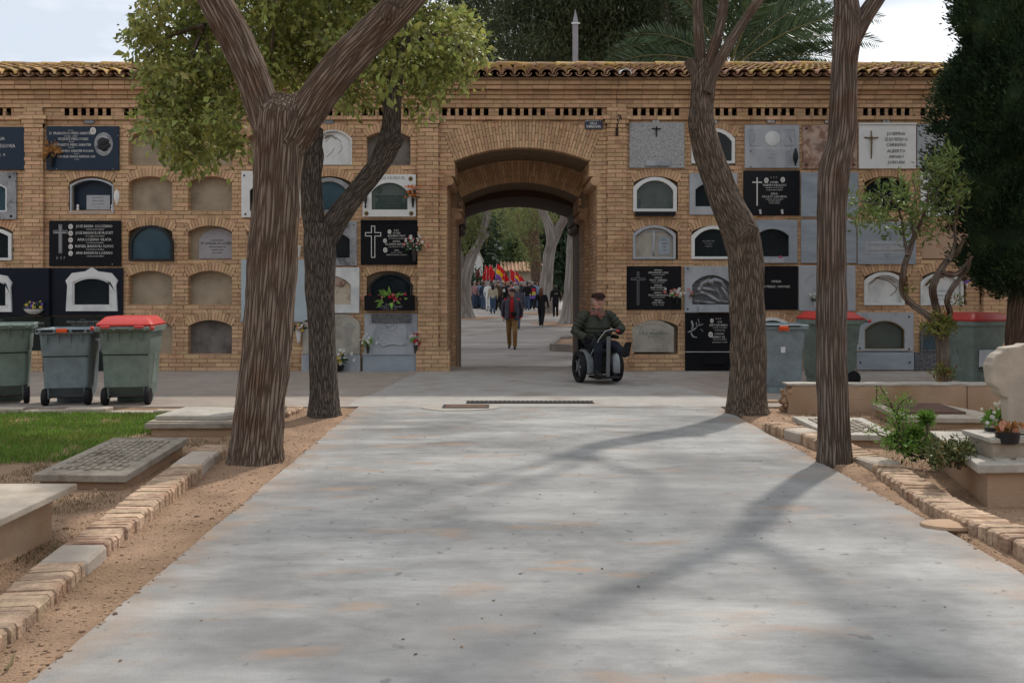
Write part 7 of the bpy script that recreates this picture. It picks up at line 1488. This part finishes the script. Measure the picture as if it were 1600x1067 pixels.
# ---- the crowd
front = [(747,481,'c_greyblue','c_khaki','hair_grey','short','person in grey-blue jacket and khaki trousers at the edge of the crowd',170), (755.5,484,'c_navy','c_jeans','hair_dark','short','person in navy top and blue jeans beside the khaki trousers',150), (763,486,'c_white','c_white','hair_grey','short','person dressed in white in the front of the crowd',160), (770,490,'c_beige','c_jeans','hair_dark','long','person in beige coat with long dark hair and navy jeans',180), (779,486,'c_brown','c_black','hair_dark','short','person in brown top holding a paper in the crowd',20), (787,484,'c_black','c_black','hair_dark','short','person in black sweatshirt with white chest print in the crowd',0), (824,485,'c_black','c_jeans','hair_dark','short','person in black jacket and jeans near the purple flag cape',175), (831,484,'c_navy','c_trousers','hair_grey','short','person draped in a red yellow and purple flag',185), (740,478,'c_black','c_black','hair_dark','short','person in black half hidden by the leaning eucalyptus',90), (836,482,'c_lightblue','c_jeans','hair_dark','short','person in light blue top beside the flag cape',185), (815,484,'c_darkgrey','c_darkgrey','hair_grey','short','grey-haired person in charcoal behind the padded jacket',180)]
for px, py, tp, bt, hm, hs, lab, rz in front:
    tt = person(lab, at(px, py), R(rz), tp, bt, hm, hs, h=random.choice((1.66,1.72,1.78)), stride=random.choice((0.,.1)), vox=.034, group='people in the march')
    if 'cape' not in lab and 'draped' in lab:
        for i, c_ in enumerate(('petal_red','petal_yellow','petal_purple')): MB().box(-.22,.22,.13,.15,1.35-.22*(i+1),1.35-.22*i-.004).build('flag_cape', c_, tt)
    if 'print' in lab: MB().box(-.09,.09,-.145,-.13,1.12,1.30).build('chest_print', 'c_white', tt)
cols = ['black','black','navy','darkgrey','greyblue','white','brown','beige','red','green','pinkish','lightblue','purplegrey']
names = dict(black='black', navy='navy', darkgrey='charcoal', greyblue='grey-blue', white='white', brown='brown', beige='beige', red='red', green='green', pinkish='pink', lightblue='light blue', purplegrey='plum-grey')
rr = random.Random(12); k = 0
for row, (d0, n) in enumerate(((58.5, 13), (61.5, 16), (64.5, 18), (68, 18), (72, 18))):
    for i in range(n):
        px = 738+(i+.5+rr.uniform(-.35,.35))*((112 if row else 96)/n); d = d0+rr.uniform(-1,1); cl = rr.choice(cols); hm = rr.choice(['hair_dark','hair_grey','hair_grey','hair_dark','hair_red'])
        hair = {'hair_dark':'dark', 'hair_grey':'grey', 'hair_red':'auburn'}[hm]; facing = rr.random() < .55
        tr = rr.choice(['c_jeans','c_black','c_trousers','c_khaki']); tn = {'c_jeans':'jeans','c_black':'black trousers','c_trousers':'navy trousers','c_khaki':'khaki trousers'}[tr]
        lab = f"{hair}-haired person in {names[cl]} top and {tn} in the crowd, {'facing' if facing else 'back to'} the gate"
        person(lab, Vector(((px-CX)/F*d, CAMY+d, FZ(d))), R(rr.uniform(-40,40)+(0 if facing else 180)), 'c_'+cl, tr, hm, rr.choice(['short','short','long']) if hm != 'hair_grey' else 'short', h=rr.choice((1.60,1.66,1.72,1.78)), vox=.04, group='people in the march')
# ---- flags
for nm, c_ in (('flagred',(.55,.02,.025)),('flagyellow',(.75,.42,.02)),('flagpurple',(.20,.09,.36))): mat(nm, c_, .7, .1, 4, 0, trans=.25)
def flag(label, px, pt, pb, w, bands, lean, d, droop=.7):
    base = P(px, pb, d); top = P(px+lean, pt, d); t = thing('flag', label, 'flag', base, 0, 'flags over the march'); h = (top-base).length; dv = (top-base).normalized()
    MB().tube([(0,0,-.45), dv*h], .014, 6).build('pole', 'silver', t)
    sx = 1 if w > 0 else -1; W = abs(w)/F*d; nb = len(bands); H = h*.78
    for b_, m_ in enumerate(bands):
        mb = MB(); nu, nv = 8, 4
        for v in range(nv+1):
            for u in range(nu+1):
                uu = u/nu; vv = (b_+v/nv)/nb; o = dv*(h*.99-H*vv*(1-.25*uu)); x = sx*W*uu*(1-.35*vv); z = -droop*W*uu*uu*.9-.12*uu
                mb.v.append((o.x+x, .10*math.sin(uu*7+vv*3+px), o.z+z))
        mb.f = [(v*(nu+1)+u, v*(nu+1)+u+1, (v+1)*(nu+1)+u+1, (v+1)*(nu+1)+u) for v in range(nv) for u in range(nu)]; mb.r = [0]*len(mb.f); mb.m = [0]*len(mb.f)
        mb.build('cloth' if nb == 1 else 'stripe', m_, t, smooth=True)
    return t
rep = ['flagred','flagyellow','flagpurple']
FL = [('dark red flag leaning at the edge of the march',750,419,440,-6,['flagred'],-1,1.1),('tall red flag beside the dark red one',757,414,441,9,['flagred'],1,1.2),('bright red flag held next to the tricolours',764,415,441,8,['flagred'],1,1.3),('large tricolour flag, its purple stripe spread wide',773,412,442,12,rep,3,.8),('large tricolour flag with tall yellow stripe',769,414,439,-8,rep,0,.7),('small red and yellow flag low over the heads',783,427,446,9,['flagred','flagyellow'],-1,.8),
('red flag leaning right of the conical tree',797,420,442,11,['flagred'],0,1.0),('small tricolour flag right of the conical tree',804,424,443,8,rep,1,1.0),('little red and yellow pennant over the crowd',791,433,447,8,['flagred','flagyellow'],0,.8),('small red pennant between tricolour and red flags',788,427,443,7,['flagred'],0,.7),('red flag hanging straight among the tricolours',760,420,443,-7,['flagred'],0,1.4),('tricolour flag tilted back at the rear of the march',779,418,441,9,rep,2,.8),('small red flag beside the shaggy trunk',812,430,445,7,['flagred'],0,.9)]
for i, (lab, px, pt, pb, w, bands, lean, dr) in enumerate(FL): flag(lab, px, pt, pb, w, bands, lean, 60+.35*(i*5 % 7), dr)
# ================================================================== the man in the two-wheeled chair
c = G(934, 596.5); c.z = -.0
CH = thing('balancing_wheelchair', 'silver two-wheeled balancing wheelchair with big spoked wheels and a grey control column', 'wheelchair', (c.x, c.y, .0), R(15))
mat('chair_silver', (.36,.39,.42), .3, .06, 8, 0, spec=.5, metal=.25, coord='obj'); mat('chair_black', (.016,.016,.018), .5, .1); mat('column_grey', (.20,.21,.22), .4, .05, 8, 0, metal=.4)
for sx in (-1, 1):
    w_ = MB(); n = 36
    w_.lathe([(.175,-.035),(.215,-.045),(.236,-.034),(.240,-.012),(.240,.012),(.236,.034),(.215,.045),(.175,.035),(.175,-.035)], n, (0,0,0), 'x', False); wo = w_.build('wheel', 'rubber', CH, smooth=40, loc=(sx*.30,0,.240))
    rm = MB(); rm.ringprism([(.158*math.cos(2*PI*q/24), .158*math.sin(2*PI*q/24)) for q in range(24)], [(.182*math.cos(2*PI*q/24), .182*math.sin(2*PI*q/24)) for q in range(24)], -.03, .03); rm.xf(Matrix.Rotation(PI/2,4,'Z')); rm.build('rim', 'chair_black', wo)
    for k in range(5):
        sp = MB(); sp.hexa([(-.022,-.025,.03),(.022,-.025,.03),(.022,.025,.03),(-.022,.025,.03),(-.014,-.016,.165),(.014,-.016,.165),(.014,.016,.165),(-.014,.016,.165)]); sp.xf(Matrix.Rotation(k*2*PI/5+.3,4,'X')); sp.build('spoke', 'column_grey', wo, bevel=.004)
    MB().lathe([(.03,-.04),(.045,-.035),(.045,.035),(.03,.04)], 14, (0,0,0), 'x').build('hub', 'column_grey', wo, smooth=40)
    fd_ = MB(); nn = 12
    xo, xi = (sx*.262, sx*.16)
    for k in range(nn+1):
        a = R(200-150*k/nn); r0 = .265; yy, zz_ = -math.cos(a)*r0*-1, .24+math.sin(a)*r0
        fd_.v += [(xo, yy, zz_), (xi, yy*.92, zz_*.97+.015), (xi, yy*.80, max(.16, zz_-.14)), (xo, yy*.9, max(.16, zz_-.06))]
    fd_.f = [(4*k+q, 4*k+(q+1) % 4, 4*k+4+(q+1) % 4, 4*k+4+q) for k in range(nn) for q in range(4)]+[(0,1,2,3),(4*nn+3,4*nn+2,4*nn+1,4*nn)]; fd_.r = [0]*len(fd_.f); fd_.m = [0]*len(fd_.f)
    fd_.build('fender', 'chair_silver', CH, smooth=50)
    ar = MB(); ar.tube([(sx*.24,.16,.40),(sx*.26,.14,.66),(sx*.26,.02,.70),(sx*.26,-.16,.69)], [.02,.02,.03,.028], 8); ar.build('armrest', 'chair_black', CH, smooth=True)
b = MB(); b.box(-.24,.24,-.16,.18,.13,.26); b.build('base', 'chair_black', CH, bevel=.03)
b = MB(); b.box(-.20,.20,-.46,-.12,.085,.12); b.build('footplate', 'chair_black', CH, bevel=.01)
b = MB(); b.box(-.21,.21,-.26,.22,.44,.52); b.build('seat', 'chair_black', CH, bevel=.03)
b = MB(); b.box(-.20,.20,.19,.26,.50,.92); b.build('backrest', 'chair_black', CH, bevel=.03, rot=(R(-6),0,0))
b = MB(); b.box(-.12,.12,-.10,.12,.25,.45); b.build('seat_post', 'chair_black', CH)
b = MB(); b.hexa([(-.028,-.43,.10),(.028,-.43,.10),(.028,-.39,.10),(-.028,-.39,.10),(-.030,-.47,.72),(.030,-.47,.72),(.030,-.43,.72),(-.030,-.43,.72)]); b.build('control_column', 'column_grey', CH, bevel=.008)
b = MB(); b.tube([(-.20,-.36,.74),(-.12,-.43,.79),(0,-.45,.80),(.12,-.43,.80),(.20,-.36,.79)], .012, 8); hb = b.build('handlebar', 'chair_black', CH, smooth=True)
MB().tube([(.13,-.41,.80),(.20,-.36,.79)], .024, 10).build('red_grip', 'lid_red', hb, smooth=True)
b = MB(); b.ball((0,-.46,.78), .045, 10, 8, (1.2,.7,.8)); b.build('control_head', 'chair_black', CH, smooth=True)
b = MB(); b.tube([(.14,-.42,.81),(.05,-.47,.83),(-.06,-.46,.80),(-.13,-.40,.68),(-.19,-.32,.52),(-.22,-.22,.40)], .006, 6); b.build('cable', 'silver', CH, smooth=True)
b = MB(); b.tube([(-.20,-.24,.50),(-.18,-.30,.62),(-.15,-.33,.70)], [.035,.04,.035], 10); b.ball((-.14,-.34,.73), .035, 10, 8); b.build('joystick', 'chair_black', CH, smooth=True)
# rider: one continuous body
ps = []
V_ = Vector
ps.append((1, [V_((0,.10,.58)), V_((0,.07,.72)), V_((0,.05,.88)), V_((0,.05,1.00)), V_((0,.05,1.06))], [.155,.178,.165,.125,.09], 1.34))
ps.append((2, [V_((0,.08,.56)), V_((0,-.02,.57))], [.11,.12], 1.5)); ps.append((0, [V_((0,.04,1.05)), V_((0,.01,1.15))], [.06,.058], 1.))
arms = {-1: [V_((-.17,.06,1.03)), V_((-.235,.05,.98)), V_((-.34,.07,.77)), V_((-.26,-.10,.70))], 1: [V_((.17,.06,1.03)), V_((.235,.05,.98)), V_((.36,-.04,.80)), V_((.26,-.25,.80))]}
for sg, a in arms.items(): ps.append((1, a, [.085,.09,.082,.062], 1.))
ps += hand(5, V_((-.255,-.12,.695)), V_((.35,-1,.0)), V_((0,.2,1)), 1.0, .9); ps += hand(5, V_((.255,-.27,.80)), V_((-.55,-1,.02)), V_((0,.1,1)), 1.0, 1.)
ps.append((2, [V_((-.10,.02,.56)), V_((-.13,-.36,.58)), V_((-.135,-.37,.50)), V_((-.13,-.32,.19))], [.098,.078,.072,.052], 1.)); ps.append((3, [V_((-.13,-.30,.16)), V_((-.135,-.40,.145)), V_((-.14,-.48,.14))], [.048,.046,.038], 1.15))
ps.append((2, [V_((.10,.02,.56)), V_((.15,-.34,.57)), V_((.18,-.57,.48))], [.098,.080,.056], 1.)); ps.append((3, [V_((.185,-.61,.46)), V_((.190,-.65,.51)), V_((.200,-.68,.59))], [.052,.056,.050], 1.1))
ps += head_pieces((0,-.035,1.245), R(-9), 1.06)
def quilt(me):
    n = len(me.vertices); co = np.zeros(n*3); me.vertices.foreach_get('co', co); co = co.reshape(-1,3); nr = np.zeros(n*3); me.vertices.foreach_get('normal', nr); nr = nr.reshape(-1,3)
    best = np.full(n, 9.); lab = np.zeros(n, int); par = np.zeros(n)
    for mi, pts, rad, flat in ps:
        acc = 0
        for i in range(len(pts)-1):
            a, b_ = np.array(pts[i]), np.array(pts[i+1]); d, t_ = seg_dist(co, a, b_, rad[i]*(1+(flat-1)*.5), rad[i+1]*(1+(flat-1)*.5)); L = np.linalg.norm(b_-a); k = d < best; best[k] = d[k]; lab[k] = mi; par[k] = (acc+t_*L)[k]; acc += L
    w_ = np.where(lab == 1, np.abs(np.sin(par*PI/.062))**.6*.016-.008, 0); co += nr*w_[:, None]; me.vertices.foreach_set('co', co.ravel()); me.update()
me = body_mesh('rider_body', ps, ['skin','puffer','c_trousers','shoe','hair_grey','c_black'], .011, 3); quilt(me)
mat('skin_ruddy', (.60,.33,.26), .6, .08, 20, .05, 90, spec=.3, coord='obj'); me.materials[0] = M['skin_ruddy']
RD = thing('person', 'seated person in dark green quilted jacket, brown flat cap, glasses and patterned scarf', 'person', (c.x, c.y, 0), R(15)); link('body', me, RD)
hc = V_((0,-.035,1.245)); 
cp = MB(); prof = [(.0,.122),(.05,.120),(.088,.104),(.104,.078),(.106,.056),(.096,.048)]
nn = 20
for r_, z in prof:
    for j in range(nn): a = 2*PI*j/nn; fwd = max(0, -math.sin(a)); cp.v.append((r_*math.cos(a)*1.02, r_*math.sin(a)*(1.10+.22*fwd), z-.012*fwd*(r_/.1)))
cp.f = [(i*nn+j, i*nn+(j+1) % nn, (i+1)*nn+(j+1) % nn, (i+1)*nn+j) for i in range(len(prof)-1) for j in range(nn)]; cp.r = [0]*len(cp.f); cp.m = [0]*len(cp.f)
co_ = cp.build('cap', 'c_brown', RD, smooth=True, loc=hc+V_((0,.008,0)), rot=(0,0,R(-9))); co_.modifiers.new('solid','SOLIDIFY').thickness = .01
cloth('capbrown', (.035,.018,.014)); co_.data.materials[0] = M['capbrown']
vz = MB(); vz.add([(.085*math.cos(a), -.10+(-.075*math.sin(-a) if False else .0)-.07*abs(math.sin(a)), .052-.012*abs(math.sin(a))) for a in [PI+PI*q/10 for q in range(11)]]+[(.085*math.cos(a), -.085, .060) for a in [PI+PI*q/10 for q in range(11)]], [(q, q+1, q+12, q+11) for q in range(10)]); vo = vz.build('cap_peak', 'capbrown', RD, smooth=True, loc=hc, rot=(0,0,R(-9))); vo.modifiers.new('solid','SOLIDIFY').thickness = .008
gl = MB()
for sx in (-1, 1): gl.tube([(sx*.036+.026*math.cos(a), -.104, .018+.019*math.sin(a)) for a in [2*PI*q/12 for q in range(13)]], .0032, 5, False)
gl.tube([(-.012,-.108,.022),(.012,-.108,.022)], .003, 5); gl.tube([(.062,-.10,.02),(.088,-.02,.02)], .003, 5); gl.tube([(-.062,-.10,.02),(-.088,-.02,.02)], .003, 5); gl.build('glasses', 'chair_black', RD, loc=hc, rot=(0,0,R(-9)))
for sx in (-1, 1): MB().ball((sx*.036,-.086,.018), .012, 8, 6).build('eye', 'lettering_dark', RD, smooth=True, loc=hc, rot=(0,0,R(-9)))
mt = MB(); mt.tube([(-.026,-.098,-.060),(0,-.104,-.057),(.026,-.098,-.060)], [.004,.006,.004], 6); mat('lip', (.30,.12,.10), .5, .05); mt.build('mouth', 'lip', RD, smooth=True, loc=hc, rot=(0,0,R(-9)))
hs_ = MB()
for sx in (-1,1): hs_.ball((sx*.084,.03,.0), .026, 8, 6, (.5,1.6,1.7))
hs_.ball((0,.085,-.01), .06, 10, 8, (1.3,.5,1.1)); hs_.build('hair', 'hair_grey', RD, smooth=True, loc=hc, rot=(0,0,R(-9)))
sc = MB(); mat('scarf', (.22,.07,.06), .9, .5, 60, .3, 40, coord='obj', col2=(.24,.19,.15), c2scale=28, c2lo=.5, c2hi=.55)
for k_ in range(3): sc.tube([V_(((.088+.012*k_)*math.cos(a), .03+(.082+.008*k_)*math.sin(a)-.012*max(0,-math.sin(a)), 1.085-.026*k_+.010*math.sin(a*3+k_))) for a in [2*PI*q/16 for q in range(17)]], .026, 8, False)
sc.tube([(-.02,-.075,1.07),(-.01,-.115,1.02),(.01,-.14,.96)], [.03,.035,.02], 8); sc.build('scarf', 'scarf', RD, smooth=True)
b = MB(); b.tube([(.0,-.112,1.04),(.005,-.170,.86),(.005,-.180,.70)], .004, 5); b.build('zip', 'chair_black', RD)
for p0, p1 in (((.262,-.715,.44),(.276,-.775,.60)),): 
    so_ = MB(); so_.hexa([(.185,-.735,.425),(.275,-.735,.425),(.275,-.715,.425),(.185,-.715,.425),(.195,-.792,.635),(.295,-.792,.635),(.295,-.772,.635),(.195,-.772,.635)]); so_.xf(Matrix.Translation((-.043,.05,.01))); so_.build('shoe_sole', 'rubber', RD, bevel=.02)
